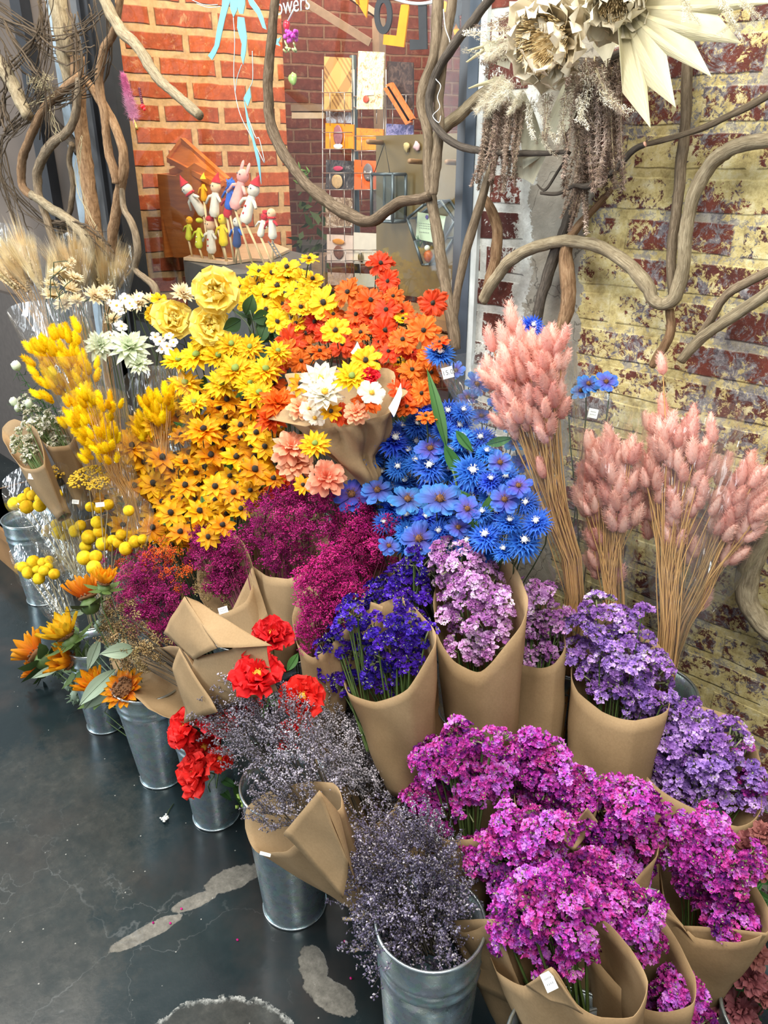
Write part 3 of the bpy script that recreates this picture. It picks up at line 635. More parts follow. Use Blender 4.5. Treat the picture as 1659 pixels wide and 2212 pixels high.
def sheet(c4, y, bow=0, n=10):
    """bent flap of paper from four corners (px, py, dy) in order around the edge"""
    q = [P(a, b_, y+c) for a, b_, c in c4]; nrm = ((q[1]-q[0]).cross(q[3]-q[0])).normalized(); M = MB(); ph = rnd(0, 9)
    def fn(u, v):
        p = q[0].lerp(q[1], u).lerp(q[3].lerp(q[2], u), v); return p+nrm*(bow*math.sin(PI*u)*math.sin(PI*(.15+.7*v))+.003*noise.noise(p*20+Vector((ph, 0, 0))))
    M.grid(fn, n, n); return M
def textmesh(name, body, size, ext, mat, align='CENTER', offset=0):
    c = bpy.data.curves.new(name, 'FONT'); c.body = body; c.size = size; c.align_x = align; c.align_y = 'CENTER' if align == 'CENTER' else 'TOP_BASELINE'; c.extrude = ext; c.offset = offset; c.resolution_u = 4
    o = bpy.data.objects.new(name, c); sc.collection.objects.link(o); bpy.context.view_layer.update()
    me = bpy.data.meshes.new_from_object(o.evaluated_get(bpy.context.evaluated_depsgraph_get())); me.name = name; me.materials.clear(); me.materials.append(mat)
    bpy.data.objects.remove(o); bpy.data.curves.remove(c); return me
def tagpart(root, px, py, y, wpx, hpx, ang, text=None, lines=2, label='white price sticker'):
    p = P(px, py, y); s = mpp(p); f = TOCAM(p); x = (RT*math.cos(ang)-UP*math.sin(ang)); x = (x-f*x.dot(f)).normalized(); yv = f.cross(x)
    M = MB(); W, H = wpx*s/2, hpx*s/2; M.prism([(-W, -H), (W, -H), (W, H), (-W, H)], p, x, yv, f*.0006); t = part('price_sticker', M, M_sticker, root, False, label)
    M = MB(); rr = random.Random(int(px))
    if not text:
        for j in range(lines):
            n = 5-j; 
            for i in range(n):
                cx = (-.6+1.2*i/(max(1, n-1)))*W*.8; cy = (.35-.6*j)*H; M.prism([(cx-W*.07, cy-H*.12), (cx+W*.05, cy-H*.10), (cx+W*.07, cy+H*.14), (cx-W*.03, cy+H*.08)], p+f*.0007, x, yv, f*.0003)
        part('printed_marks', M, M_ink, t, False)
    else:
        o = link('printed_price', textmesh('printed_price', text, H*1.2, .0001, M_ink), t); o.matrix_local = Matrix.Translation(p+f*.0010-root.location) @ Matrix((x, yv, f)).transposed().to_4x4()
M_sticker = plain('white_sticker_paper', (.80, .84, .82), .6, var=.03); M_ink = plain('grey_print_ink', (.10, .11, .12), .7)
def put_sprigs(root, key, pts, axis, scale, sv=.18, spread=.55, cap=100):
    nm, ms = SG[key]; wl = root.location; rest = [[], [], []]
    pts = sorted(pts, key=lambda q: (q[0]-CAM).length)
    for i, (p, d) in enumerate(pts):
        f = (d*spread+axis*(1-spread)+rvec()*.2).normalized(); s = scale*rnd(1-sv, 1+sv)
        h = {'mag': .034, 'lil': .034, 'lilp': .034, 'vio': .034, 'whs': .034}.get(key, 0)
        m = random.choice(ms); Mx = Matrix.Translation(p-f*h*s*.6-wl) @ orient(f) @ Matrix.Scale(s, 4)
        if i < cap: o = link(nm, m, root); o.matrix_local = Mx
        else:
            o_ = len(rest[0]); rest[0] += [tuple(Mx @ v.co) for v in m.vertices]; rest[1] += [tuple(k+o_ for k in q.vertices) for q in m.polygons]; rest[2] += [q.material_index for q in m.polygons]
    if rest[0]:
        me = bpy.data.meshes.new(nm); me.from_pydata(rest[0], [], rest[1])
        for q in ms[0].materials: me.materials.append(q)
        me.polygons.foreach_set('material_index', rest[2]); me.update(); o = link(nm, me, root); o['kind'] = 'stuff'
def stems(root, base, ends, mat, r=.0014, rb=.03, name='stem_bundle', n=5, fan=.5):
    M = MB(); base = Vector(base)
    for e in ends:
        a = rnd(0, 6.28); q = base+Vector((math.cos(a)*rb*rnd(.2, 1), math.sin(a)*rb*rnd(.2, 1), rnd(0, .02))); e = Vector(e); m = q.lerp(e, .5)+Vector((0, 0, (e-q).length*.04))+rvec()*.006
        M.tube(catmull([q, m, e], 6), r*rnd(.7, 1.2), 4, False)
    o = part(name, M, mat, root); o['kind'] = 'stuff'; return o
def bouquet(name, label, key, y, blobs, n, base, rim=None, rb=.035, scale=1.0, mind=.02, group=None, cat='bouquet', stemmat=M_stem, wrap='kraft', axis=None, flaps=(), tags=(), extra=(), bulge=.006, sr=.0014, nst=22, wr=.004, spread=.55, inner=.2, wraplabel=None, sharp=True, wy=None, cen_st=None):
    base = Vector(base); root = thing(name, label, cat, base, group)
    pts = blob_points(blobs, y, n, mind, inner); cen = sum((p for p, _ in pts), Vector())/max(1, len(pts)); ax = axis or (cen-base).normalized()
    put_sprigs(root, key, pts, ax, scale, spread=spread)
    for (k2, bl2, n2, sc2, md2) in extra:
        put_sprigs(root, k2, blob_points(bl2, y, n2, md2), ax, sc2, cap=40)
    ends = [p-d*.01 for p, d in random.sample(pts, min(nst, len(pts)))]
    stems(root, base+Vector((0, 0, .0)), ends, stemmat, sr, rb*.6)
    if rim:
        m = M_kraft if wrap == 'kraft' else M_cello
        o = part('paper_wrap' if wrap == 'kraft' else 'clear_sleeve', loft(rim, wy if wy is not None else y, base+Vector((0, 0, .004)), rb, wr, bulge, sharp=sharp), m, root, label=wraplabel)
        if wrap == 'kraft': solidify(o, .0011)
        for c4, bow in flaps:
            o2 = part('paper_fold', sheet(c4, wy if wy is not None else y, bow), m, root); solidify(o2, .0010)
    for tg in tags: tagpart(root, *tg)
    return root
def loose(px, py, y): return P(px, py, y)
# ---------------------------------------------------------------- buckets
def zinc():
    t = NT('galvanised_zinc'); co = t.coord('Object'); v = t.new('ShaderNodeTexVoronoi'); v.inputs['Scale'].default_value = 70; t.l(co, v.inputs['Vector'])
    n = t.noise(co, 9, 6, .7); n2 = t.noise(co, 90, 4, .75)
    c = t.ramp(n, [(.3, (.34, .43, .47)), (.6, (.47, .57, .61)), (.8, (.62, .70, .73))]); c = t.mix(t.ramp(n2, [(.6, 0.0), (.75, .6)]), c, (.58, .66, .68))
    c = t.mix(.18, c, v.outputs['Color'], 'SOFT_LIGHT')
    t.set(c, t.ramp(n2, [(.3, .22), (.7, .38)]), .8, .5); t.bump(n2, .12, .002); return t.mat
M_zinc = zinc(); M_rim = plain('zinc_rim', (.55, .62, .64), .25, .9)
NB = [0]
def bucket(c, label, rb=.068, rt=.100, h=.365, z0=0.0, tilt=None, group='zinc flower buckets standing under the bouquets'):
    c = Vector((c[0], c[1], z0)); root = thing('zinc_bucket', label, 'bucket', c, group)
    prof = [(rb*.96, .012), (rb, .0), (rb*1.03, .004), (rb*1.0, .012)]
    for i in range(1, 15):
        z = .012+(h-.024)*i/14; r = rb+(rt-rb)*z/h; prof.append((r, z))
        if i == 11: prof += [(r+.003, z+.004), (r+.0005, z+.008)]
        if i == 12: prof += [(r+.0025, z+.004), (r+.0005, z+.008)]
    prof += [(rt, h-.006)]
    M = MB(); n = 40
    def lathe(M, pf):
        M.grid(lambda u, v: (lambda q: (q[0]*math.cos(2*PI*u), q[0]*math.sin(2*PI*u), q[1]))(pf[int(round(v*(len(pf)-1)))]), n, len(pf)-1, True)
    lathe(M, prof+[(rt-.002, h-.006)]+[(rb+(rt-rb)*k/8-.002, h*k/8+.004) for k in range(7, -1, -1)]+[(.0005, .008)])
    M.v = [(x+c.x, y+c.y, z+c.z) for x, y, z in M.v]; part('bucket_body', M, M_zinc, root)
    M = MB(); k = 48; M.tube([(c.x+rt*math.cos(2*PI*i/k), c.y+rt*math.sin(2*PI*i/k), c.z+h-.003) for i in range(k+1)], .0032, 6, False); part('rolled_rim', M, M_rim, root)
    M = MB(); M.tube([(c.x+rb*1.02*math.cos(2*PI*i/k), c.y+rb*1.02*math.sin(2*PI*i/k), c.z+.0035) for i in range(k+1)], .0028, 6, False); part('foot_ring', M, M_rim, root)
    return root
def pz(px, py): q = PZ(px, py, 0); return (q.x, q.y)
bucket(pz(232, 1560), 'small zinc bucket at the far left of the front row, under the sunflowers', .058, .078, .30)
bucket(pz(352, 1672), 'zinc bucket below the big folded kraft paper', .060, .098, .335)
bucket(pz(468, 1758), 'zinc bucket under the red poppies', .060, .086, .33)
bucket(pz(637, 1950), 'zinc bucket below the lavender in folded kraft paper', .072, .100, .375)
bucket(pz(918, 2318), 'nearest zinc bucket, holding the unwrapped dark lavender', .072, .093, .43)
bucket(pz(1190, 2560), 'zinc bucket at the bottom edge under the magenta statice', .07, .10, .375)
BENCH = .30
hid = [(-1.62, -.40, 0), (-1.30, -.42, 0), (-1.02, -.44, 0), (-.80, -.46, 0), (-.56, -.44, 0), (-.32, -.46, 0), (-.10, -.44, 0), (-.24, -.70, 0), (P(1600, 2150, -.44).x, -.46, 0),
       (-2.10, -.42, 0), (-2.86, -.52, 0)]
for i, (x, y, z) in enumerate(hid):
    bucket((x, y), ['zinc bucket under the amber coneflowers', 'zinc bucket under the raspberry gypsophila', 'zinc bucket under the violet statice', 'zinc bucket under the lilac statice cone', 'zinc bucket behind the magenta statice', 'zinc bucket below the right-hand lilac statice', 'zinc bucket under the rightmost magenta bouquet', 'zinc bucket under the right front magenta bouquet', 'zinc bucket with the dusty pink carnations at the right edge', 'zinc bucket under the yellow bunny tail grass', 'zinc bucket at the left edge of the display'][i], .068, .098, .36, z)
for x, lb in ((-2.45, 'zinc bucket on the bench under the wheat'), (-1.95, 'zinc bucket on the bench under the yellow roses'), (-1.62, 'zinc bucket on the bench under the yellow cosmos'), (-1.28, 'zinc bucket on the bench under the orange cosmos'), (-.98, 'zinc bucket on the bench under the blue flowers'), (-.70, 'zinc bucket on the bench under the nearest pink grass'), (-.52, 'zinc bucket on the bench under the right pink grass')):
    bucket((x, -.17), lb, .068, .095, .33, BENCH)
t = thing('wooden_bench', 'low wooden bench along the wall carrying the rear buckets', 'bench', (-1.4, -.16, 0))
M = MB(); M.box((-2.62, -.285, BENCH-.03), (-.3, -.03, BENCH)); part('bench_top', M, M_oak, t, False)
for x in (-2.56, -1.45, -.36):
    for yy in (-.27, -.06): M = MB(); M.box((x-.02, yy-.018, 0), (x+.02, yy+.018, BENCH-.03)); part('leg', M, M_oak, t, False)
q = PZ(62, 1262, 0); M = MB(); M.box((q.x-.62, q.y, 0), (q.x, q.y+.5, .20)); M.box((q.x-.63, q.y-.012, .15), (q.x+.006, q.y+.51, .2))
solo('wooden_crate', M, M_oak, 'low oak crate standing on the floor at the left edge', 'crate', smooth=False)
# ---------------------------------------------------------------- bouquets
def foot(px, py, y, z=.06, dx=0, dy=0):            # bouquet tie point
    return P(px, py, y)
LAV = 'bundle of dried lavender'
bouquet('lavender_bouquet', 'grey lavender in widely folded kraft paper tied with jute, left of the dark lavender', 'lav', -.76,
 [(600, 1590, 62, 0), (555, 1620, 52, -.01), (520, 1560, 40, 0), (640, 1680, 60, -.02), (620, 1755, 42, -.03), (495, 1535, 26, 0), (690, 1650, 34, 0), (545, 1500, 22, 0), (660, 1740, 40, -.02)], 190,
 P(790, 1965, -.76), [(535, 1742, .0), (528, 1790, -.02), (556, 1842, -.04), (620, 1838, -.05), (680, 1780, -.05), (735, 1745, -.02), (720, 1690, .02), (600, 1700, .03)], .016, .92, .0115, wy=-.80, stemmat=M_twig,
 flaps=(([(612, 1800, -.085), (690, 1707, -.06), (752, 1860, -.05), (742, 1940, -.055)], .006), ([(690, 1707, -.055), (735, 1760, -.03), (775, 1930, -.03), (752, 1860, -.045)], -.004)), tags=((573, 1845, -.85, 24, 7, .25),), nst=30, spread=.45)
# jute bow
tr = bpy.data.objects['lavender_bouquet']; M = MB(); c0 = P(792, 1968, -.77); s0 = mpp(c0)
def jp(px, py, dy=0): return P(px, py, -.775+dy)
for pts in ([(792, 1968), (772, 1950), (758, 1962), (775, 1985), (795, 1972)], [(795, 1970), (770, 1985), (742, 1984)], [(796, 1975), (800, 2005), (795, 2035), (765, 2055)], [(780, 1958), (800, 1950), (812, 1965), (800, 1982), (785, 1975)]):
    M.tube(catmull([jp(a, b_) for a, b_ in pts], 14), .0034, 6, True, .5)
part('jute_bow', M, plain('jute_twine', (.52, .38, .20), .9, nscale=200), tr)
bouquet('lavender_bouquet', 'pale grey lavender bouquet in kraft paper between the poppies and the pink statice', 'lavp', -.57,
 [(770, 1620, 60, 0), (735, 1570, 42, 0), (810, 1680, 58, -.01), (712, 1530, 24, 0), (845, 1710, 36, 0), (760, 1690, 50, -.01), (850, 1640, 22, 0)], 180,
 P(850, 1925, -.60), [(650, 1590, .0), (668, 1680, -.04), (725, 1760, -.06), (790, 1790, -.07), (850, 1748, -.05), (868, 1690, 0), (800, 1600, .05), (700, 1560, .05)], .02, .92, .0115, stemmat=M_twig, nst=30, spread=.45,
 flaps=(([(640, 1560, -.04), (668, 1600, -.05), (735, 1760, -.05), (700, 1700, -.05)], .003),))
bouquet('lavender_bouquet', 'unwrapped dark purple lavender filling the nearest zinc bucket', 'lavd', -.74,
 [(885, 1890, 74, 0), (835, 1860, 46, 0), (908, 1970, 66, -.01), (862, 2010, 44, -.01), (785, 1805, 24, 0), (930, 1850, 42, 0), (945, 1995, 34, 0), (775, 1915, 18, 0), (812, 1950, 30, 0), (890, 2040, 36, 0), (930, 2030, 30, 0), (840, 2050, 24, 0)], 260,
 (pz(918, 2318)[0], pz(918, 2318)[1], .34), None, .03, 1.0, .0105, stemmat=M_twig, nst=40, spread=.6)
bouquet('lavender_bouquet', 'small grey lavender bunch in a kraft cone just left of the magenta statice', 'lav', -.55,
 [(900, 1740, 36, 0), (880, 1690, 22, 0), (925, 1770, 24, 0), (870, 1770, 18, 0)], 30, P(900, 1930, -.6),
 [(868, 1760, -.02), (880, 1800, -.05), (915, 1812, -.06), (945, 1790, -.03), (935, 1740, .02), (885, 1730, .02)], .014, .8, .02, stemmat=M_twig, nst=10, spread=.45)
# magenta statice
def MAG(label, y, blobs, n, base, rim, rb=.035, **k):
    k.setdefault('mind', .0150)
    return bouquet('statice_bouquet', label, 'mag', y, blobs, int(n*1.15), base, rim, rb, k.pop('scale', 1.0), **k)
MAG('bright magenta statice in a kraft cone with a white sticker, leftmost of the magenta bouquets', -.60,
 [(1000, 1622, 58, 0), (940, 1640, 40, 0), (930, 1715, 42, 0), (1010, 1690, 55, 0), (900, 1725, 24, 0), (1060, 1600, 30, 0), (1055, 1670, 45, .01), (955, 1765, 28, -.01), (1020, 1740, 32, -.01)], 84,
 P(1015, 1990, -.61), [(933, 1790, -.02), (975, 1816, -.05), (1030, 1806, -.05), (1070, 1780, -.03), (1075, 1720, .03), (960, 1720, .03)], .025, nst=26, sr=.002, tags=((937, 1802, -.655, 36, 14, .95),))
MAG('magenta statice behind the leftmost magenta bouquet, below the pink statice cone', -.50,
 [(1180, 1660, 55, 0), (1120, 1640, 42, 0), (1240, 1680, 38, 0), (1160, 1735, 42, 0), (1270, 1715, 20, 0), (1220, 1740, 34, 0), (1160, 1600, 22, 0)], 76,
 P(1180, 1960, -.52), [(1110, 1720, -.03), (1150, 1800, -.05), (1230, 1800, -.05), (1290, 1740, -.02), (1280, 1680, .03), (1130, 1660, .03)], .03)
MAG('purplish magenta statice whose kraft wrap opens orange-brown at the left', -.63,
 [(1110, 1830, 64, 0), (1050, 1850, 44, 0), (1165, 1800, 42, 0), (1180, 1865, 46, 0), (1022, 1838, 22, 0), (1100, 1775, 32, 0), (1205, 1790, 26, 0), (1090, 1895, 36, -.01)], 84,
 P(1140, 2230, -.65), [(932, 1880, -.01), (938, 1945, -.04), (972, 2006, -.07), (1030, 2008, -.09), (1075, 1990, -.10), (1170, 1960, -.05), (1220, 1880, .02), (1110, 1830, .05), (1000, 1850, .03)], .04,
 flaps=(([(955, 1990, -.075), (1070, 1985, -.10), (1150, 2200, -.09), (1030, 2130, -.085)], .004),))
MAG('magenta statice in the middle of the magenta bouquets, right of the stapled brown fold', -.50,
 [(1310, 1760, 55, 0), (1370, 1740, 46, 0), (1290, 1830, 55, 0), (1350, 1850, 52, 0), (1250, 1880, 40, -.01), (1392, 1805, 28, 0), (1320, 1700, 22, 0), (1240, 1830, 24, 0)], 88,
 P(1310, 2050, -.53), [(1215, 1860, -.03), (1250, 1930, -.05), (1340, 1930, -.05), (1420, 1850, -.02), (1400, 1760, .03), (1270, 1760, .03)], .03,
 flaps=(([(1208, 1820, -.06), (1268, 1745, -.05), (1292, 1775, -.04), (1240, 1838, -.06)], .006), ([(1205, 1900, -.055), (1215, 1840, -.06), (1262, 1828, -.045), (1245, 1870, -.05)], .006)))
MAG('pinkest magenta statice with an orange-brown paper lining, right of the front bouquet', -.60,
 [(1320, 1945, 56, 0), (1275, 1890, 44, 0), (1370, 1985, 44, 0), (1385, 2040, 34, 0), (1255, 1925, 34, 0), (1330, 2000, 40, 0), (1400, 1960, 24, 0)], 80,
 P(1350, 2420, -.60), [(1330, 2120, -.05), (1380, 2170, -.06), (1440, 2186, -.06), (1495, 2165, -.04), (1506, 2112, .0), (1440, 2000, .05), (1400, 1930, .05), (1290, 1900, .04), (1270, 2030, -.04)], .045)
MAG('front magenta statice in a tan kraft wrap with a white price sticker', -.70,
 [(1170, 1960, 68, 0), (1112, 2000, 46, 0), (1232, 1990, 50, 0), (1170, 2055, 50, 0), (1120, 1940, 36, 0), (1240, 2065, 30, 0), (1085, 2015, 26, 0), (1250, 1940, 34, 0), (1200, 1915, 34, 0)], 92,
 P(1270, 2430, -.68), [(1052, 2040, .0), (1072, 2098, -.04), (1135, 2128, -.08), (1190, 2092, -.09), (1245, 2165, -.08), (1300, 2198, -.07), (1368, 2196, -.04), (1398, 2120, .0), (1368, 2048, .03), (1305, 1990, .05), (1200, 1975, .06), (1100, 1985, .04)], .05,
 flaps=(([(1135, 2128, -.085), (1190, 2094, -.095), (1260, 2190, -.09), (1190, 2160, -.088)], .003),), tags=((1186, 2120, -.80, 26, 36, -.45),), nst=26, sr=.0022)
MAG('rightmost magenta and violet statice, its kraft wrap flaring towards the right edge', -.45,
 [(1510, 1840, 60, 0), (1470, 1800, 38, 0), (1560, 1880, 52, 0), (1500, 1900, 42, 0), (1600, 1850, 34, 0), (1582, 1990, 42, -.02), (1540, 1950, 34, -.01), (1452, 1762, 16, 0), (1540, 1765, 22, 0)], 86,
 P(1480, 2190, -.46), [(1425, 1880, .0), (1440, 1945, -.04), (1500, 2028, -.06), (1590, 2032, -.06), (1670, 2005, -.04), (1650, 1950, .0), (1610, 1880, .04), (1500, 1800, .05), (1432, 1800, .03)], .03,
 flaps=(([(1420, 1960, -.05), (1475, 2000, -.06), (1560, 2120, -.05), (1500, 2136, -.05)], .004), ([(1475, 2000, -.055), (1659, 2016, -.05), (1600, 2090, -.045), (1530, 2120, -.05)], .004)))
# lilac and violet statice
def ST(key, label, y, blobs, n, base, rim, rb, **k):
    k.setdefault('mind', .0165)
    return bouquet('statice_bouquet', label, key, y, blobs, n, base, rim, rb, k.pop('scale', .95), **k)
ST('lilp', 'pale pink lilac statice in the tall smooth kraft cone at the centre', -.42,
 [(1020, 1270, 60, 0), (1000, 1215, 42, 0), (957, 1195, 26, 0), (1050, 1335, 56, 0), (980, 1320, 38, 0), (1085, 1300, 26, 0), (1012, 1385, 42, -.01), (1070, 1385, 32, -.01), (960, 1245, 32, 0)], 96,
 P(1040, 1760, -.44), [(935, 1300, -.02), (945, 1370, -.05), (980, 1430, -.08), (1035, 1452, -.09), (1092, 1398, -.07), (1128, 1350, -.04), (1140, 1288, .0), (1100, 1216, .05), (1045, 1235, .06), (960, 1230, .05)], .055, scale=.9, bulge=.004)
ST('lilp', 'dusty pink statice in the shaded kraft cone behind the central one', -.30,
 [(1170, 1295, 34, 0), (1145, 1275, 26, 0), (1200, 1340, 30, 0), (1160, 1350, 38, 0), (1150, 1405, 34, 0), (1192, 1395, 26, 0)], 60,
 P(1150, 1660, -.36), [(1112, 1380, -.02), (1125, 1432, -.05), (1160, 1442, -.06), (1200, 1432, -.05), (1222, 1385, -.01), (1210, 1310, .03), (1130, 1300, .03)], .05, scale=.85)
ST('lil', 'upper lilac statice in a kraft cone below the pink grass', -.28,
 [(1300, 1335, 50, 0), (1258, 1350, 34, 0), (1350, 1400, 58, 0), (1300, 1440, 52, 0), (1390, 1450, 54, 0), (1340, 1500, 48, -.01), (1420, 1500, 38, 0), (1262, 1415, 38, 0), (1385, 1325, 24, 0)], 100,
 P(1290, 1830, -.34), [(1230, 1430, -.03), (1248, 1495, -.06), (1300, 1538, -.08), (1375, 1558, -.08), (1440, 1530, -.03), (1450, 1430, .05), (1350, 1330, .06), (1250, 1350, .04)], .06, mind=.017)
ST('lil', 'lower lilac statice, the largest bunch by the right edge', -.26,
 [(1450, 1600, 60, 0), (1400, 1560, 36, 0), (1500, 1560, 44, 0), (1480, 1680, 58, 0), (1540, 1640, 56, 0), (1420, 1655, 46, 0), (1570, 1600, 36, 0), (1600, 1680, 40, 0), (1560, 1720, 40, 0), (1510, 1735, 30, -.01), (1622, 1735, 30, 0), (1460, 1540, 30, 0), (1640, 1690, 26, 0), (1400, 1600, 40, 0)], 135,
 P(1440, 1930, -.32), [(1378, 1558, -.03), (1370, 1640, -.06), (1420, 1700, -.08), (1490, 1742, -.08), (1590, 1785, -.07), (1645, 1745, -.02), (1640, 1640, .02), (1604, 1558, .06), (1500, 1520, .06), (1420, 1520, .03)], .05, mind=.019, scale=1.05,
 extra=(('mag', [(1600, 1640, 36, .01), (1620, 1690, 28, .01)], 12, .8, .02),))
ST('vio', 'deep violet statice in the kraft cone beside the red poppies', -.55,
 [(850, 1400, 56, 0), (798, 1420, 40, 0), (880, 1360, 42, 0), (830, 1468, 38, -.01), (768, 1400, 24, 0), (900, 1425, 32, 0), (800, 1350, 24, 0), (872, 1310, 26, 0), (922, 1370, 16, 0), (770, 1440, 22, 0)], 66,
 P(890, 1690, -.56), [(745, 1370, .02), (736, 1440, -.02), (755, 1496, -.06), (810, 1518, -.08), (880, 1488, -.08), (938, 1400, -.04), (930, 1350, .0), (870, 1290, .05), (790, 1320, .05)], .055, mind=.021, nst=40, sr=.0018,
 flaps=(([(748, 1368, .0), (800, 1352, .03), (770, 1460, -.01), (738, 1452, -.02)], .004), ([(800, 1300, .03), (828, 1310, .03), (820, 1390, .01), (788, 1380, .01)], .002)))
ST('vio', 'violet statice without visible wrap, just below the blue anemones', -.45,
 [(880, 1262, 44, 0), (832, 1290, 40, 0), (905, 1212, 26, 0), (800, 1318, 22, 0), (870, 1318, 34, 0), (905, 1280, 26, 0)], 60, P(890, 1600, -.5), None, .04, mind=.018)
ST('vio', 'loose violet statice left of the violet kraft cone, above the poppies', -.58,
 [(730, 1400, 26, 0), (708, 1450, 16, 0), (762, 1325, 28, 0), (722, 1365, 12, 0), (742, 1470, 16, 0), (700, 1400, 12, 0)], 34, P(800, 1620, -.60), None, .02, mind=.018, nst=24)
# gypsophila
def GY(key, label, y, blobs, n, base, rim, rb=.03, **k):
    k.setdefault('mind', .0095); k.setdefault('stemmat', M_twigm)
    return bouquet('gypsophila_bouquet', label, key, y, blobs, int(n*1.9), base, rim, rb, k.pop('scale', .8), inner=.35, nst=30, sr=.0009, **k)
GY('gypm', 'plum gypsophila in the wide-open pale kraft cone below the amber coneflowers', -.45,
 [(620, 1130, 62, 0), (570, 1112, 36, 0), (680, 1125, 48, 0), (620, 1185, 50, 0), (556, 1150, 24, 0), (702, 1090, 20, 0), (640, 1085, 30, 0), (600, 1215, 24, -.01)], 100,
 P(610, 1440, -.48), [(510, 1148, .0), (530, 1208, -.03), (575, 1242, -.06), (622, 1250, -.07), (680, 1222, -.05), (710, 1168, .0), (690, 1100, .05), (540, 1095, .05)], .035)
GY('gyp', 'raspberry gypsophila directly left of the violet statice', -.40,
 [(790, 1170, 44, 0), (828, 1190, 34, 0), (775, 1125, 28, 0), (790, 1240, 40, 0), (838, 1150, 20, 0), (745, 1155, 30, 0), (760, 1210, 30, 0)], 96,
 P(770, 1450, -.46), [(728, 1210, -.02), (745, 1290, -.05), (795, 1292, -.06), (848, 1245, -.03), (868, 1196, .02), (810, 1130, .05), (740, 1130, .04)], .03)
GY('gyp', 'raspberry gypsophila in the tall narrow kraft cone behind the poppies', -.55,
 [(710, 1240, 38, 0), (690, 1285, 38, 0), (722, 1320, 28, 0), (682, 1340, 28, 0), (672, 1380, 20, 0), (640, 1258, 12, 0), (742, 1290, 22, 0)], 90,
 P(715, 1600, -.57), [(633, 1330, .0), (640, 1388, -.03), (675, 1422, -.05), (722, 1385, -.04), (762, 1335, -.01), (745, 1260, .03), (660, 1270, .03)], .03)
GY('gypm', 'plum gypsophila beside the small tan filler, left of the pale kraft cone', -.52,
 [(470, 1190, 40, 0), (500, 1222, 36, 0), (448, 1172, 26, 0), (522, 1175, 22, 0), (492, 1262, 34, 0), (430, 1200, 18, 0)], 90,
 P(575, 1460, -.55), [(430, 1290, -.04), (470, 1325, -.06), (530, 1300, -.04), (548, 1235, .01), (510, 1150, .04), (430, 1180, .03)], .03,
 extra=(('gypt', [(455, 1268, 26, -.03), (470, 1296, 22, -.03)], 34, .55, .008),), flaps=(([(500, 1320, -.05), (545, 1225, .0), (580, 1335, -.01), (560, 1350, -.03)], .004),), tags=((482, 1318, -.60, 20, 14, -.3),))
GY('gypm', 'plum and orange gypsophila rising from the big folded kraft paper', -.62,
 [(320, 1290, 52, 0), (300, 1240, 32, 0), (350, 1330, 42, 0), (302, 1340, 32, 0), (370, 1280, 28, 0), (280, 1300, 28, 0), (238, 1198, 9, 0), (330, 1225, 26, 0)], 100,
 P(450, 1500, -.60), None, .03, extra=(('gypo', [(262, 1240, 22, .01), (372, 1220, 30, .01), (402, 1252, 20, .01), (342, 1202, 24, .01), (285, 1205, 14, .0), (250, 1270, 14, 0)], 40, .75, .016),))
gk = bouquet('gypsophila_bouquet', 'tan dried filler bouquet in the big folded kraft paper', 'gypt', -.72,
 [(262, 1330, 30, 0), (290, 1390, 44, 0), (312, 1432, 28, 0), (250, 1368, 24, 0), (335, 1405, 26, 0), (240, 1310, 18, 0)], 100,
 P(530, 1570, -.66), [(238, 1418, .01), (258, 1470, -.03), (330, 1535, -.06), (400, 1560, -.07), (430, 1480, -.06), (390, 1400, -.02), (320, 1400, .03), (270, 1380, .03)], .03, .72, .011, stemmat=M_twig, nst=30, sr=.0009,
 flaps=(([(400, 1288, -.06), (352, 1368, -.075), (418, 1425, -.09), (470, 1400, -.08)], .006), ([(402, 1288, -.055), (470, 1400, -.085), (588, 1395, -.03), (430, 1300, -.04)], -.006),
        ([(420, 1420, -.085), (398, 1562, -.09), (600, 1492, -.03), (575, 1385, -.03)], .014), ([(388, 1400, -.09), (372, 1445, -.09), (408, 1556, -.10), (470, 1538, -.095)], .006)))
# white dried flowers at the far left
bouquet('statice_bouquet', 'small white dried statice in an open kraft paper at the left edge', 'whs', -.66, [(55, 965, 24, 0), (48, 945, 18, 0), (65, 985, 18, 0), (60, 920, 10, 0)], 30, P(140, 1120, -.66),
 [(5, 925, .02), (10, 960, -.02), (50, 1010, -.05), (95, 1005, -.04), (80, 930, .02), (30, 905, .03)], .02, .9, .013)
bouquet('statice_bouquet', 'white dried statice in a shaded kraft cone beside the yellow bunny tails', 'whs', -.55, [(100, 930, 28, 0), (130, 960, 22, 0), (75, 900, 24, 0), (60, 870, 14, 0), (118, 905, 20, 0)], 60, P(190, 1100, -.55),
 [(90, 950, -.02), (110, 965, -.04), (150, 960, -.04), (160, 930, 0), (120, 900, .03), (80, 910, .02)], .025, .9, .014)
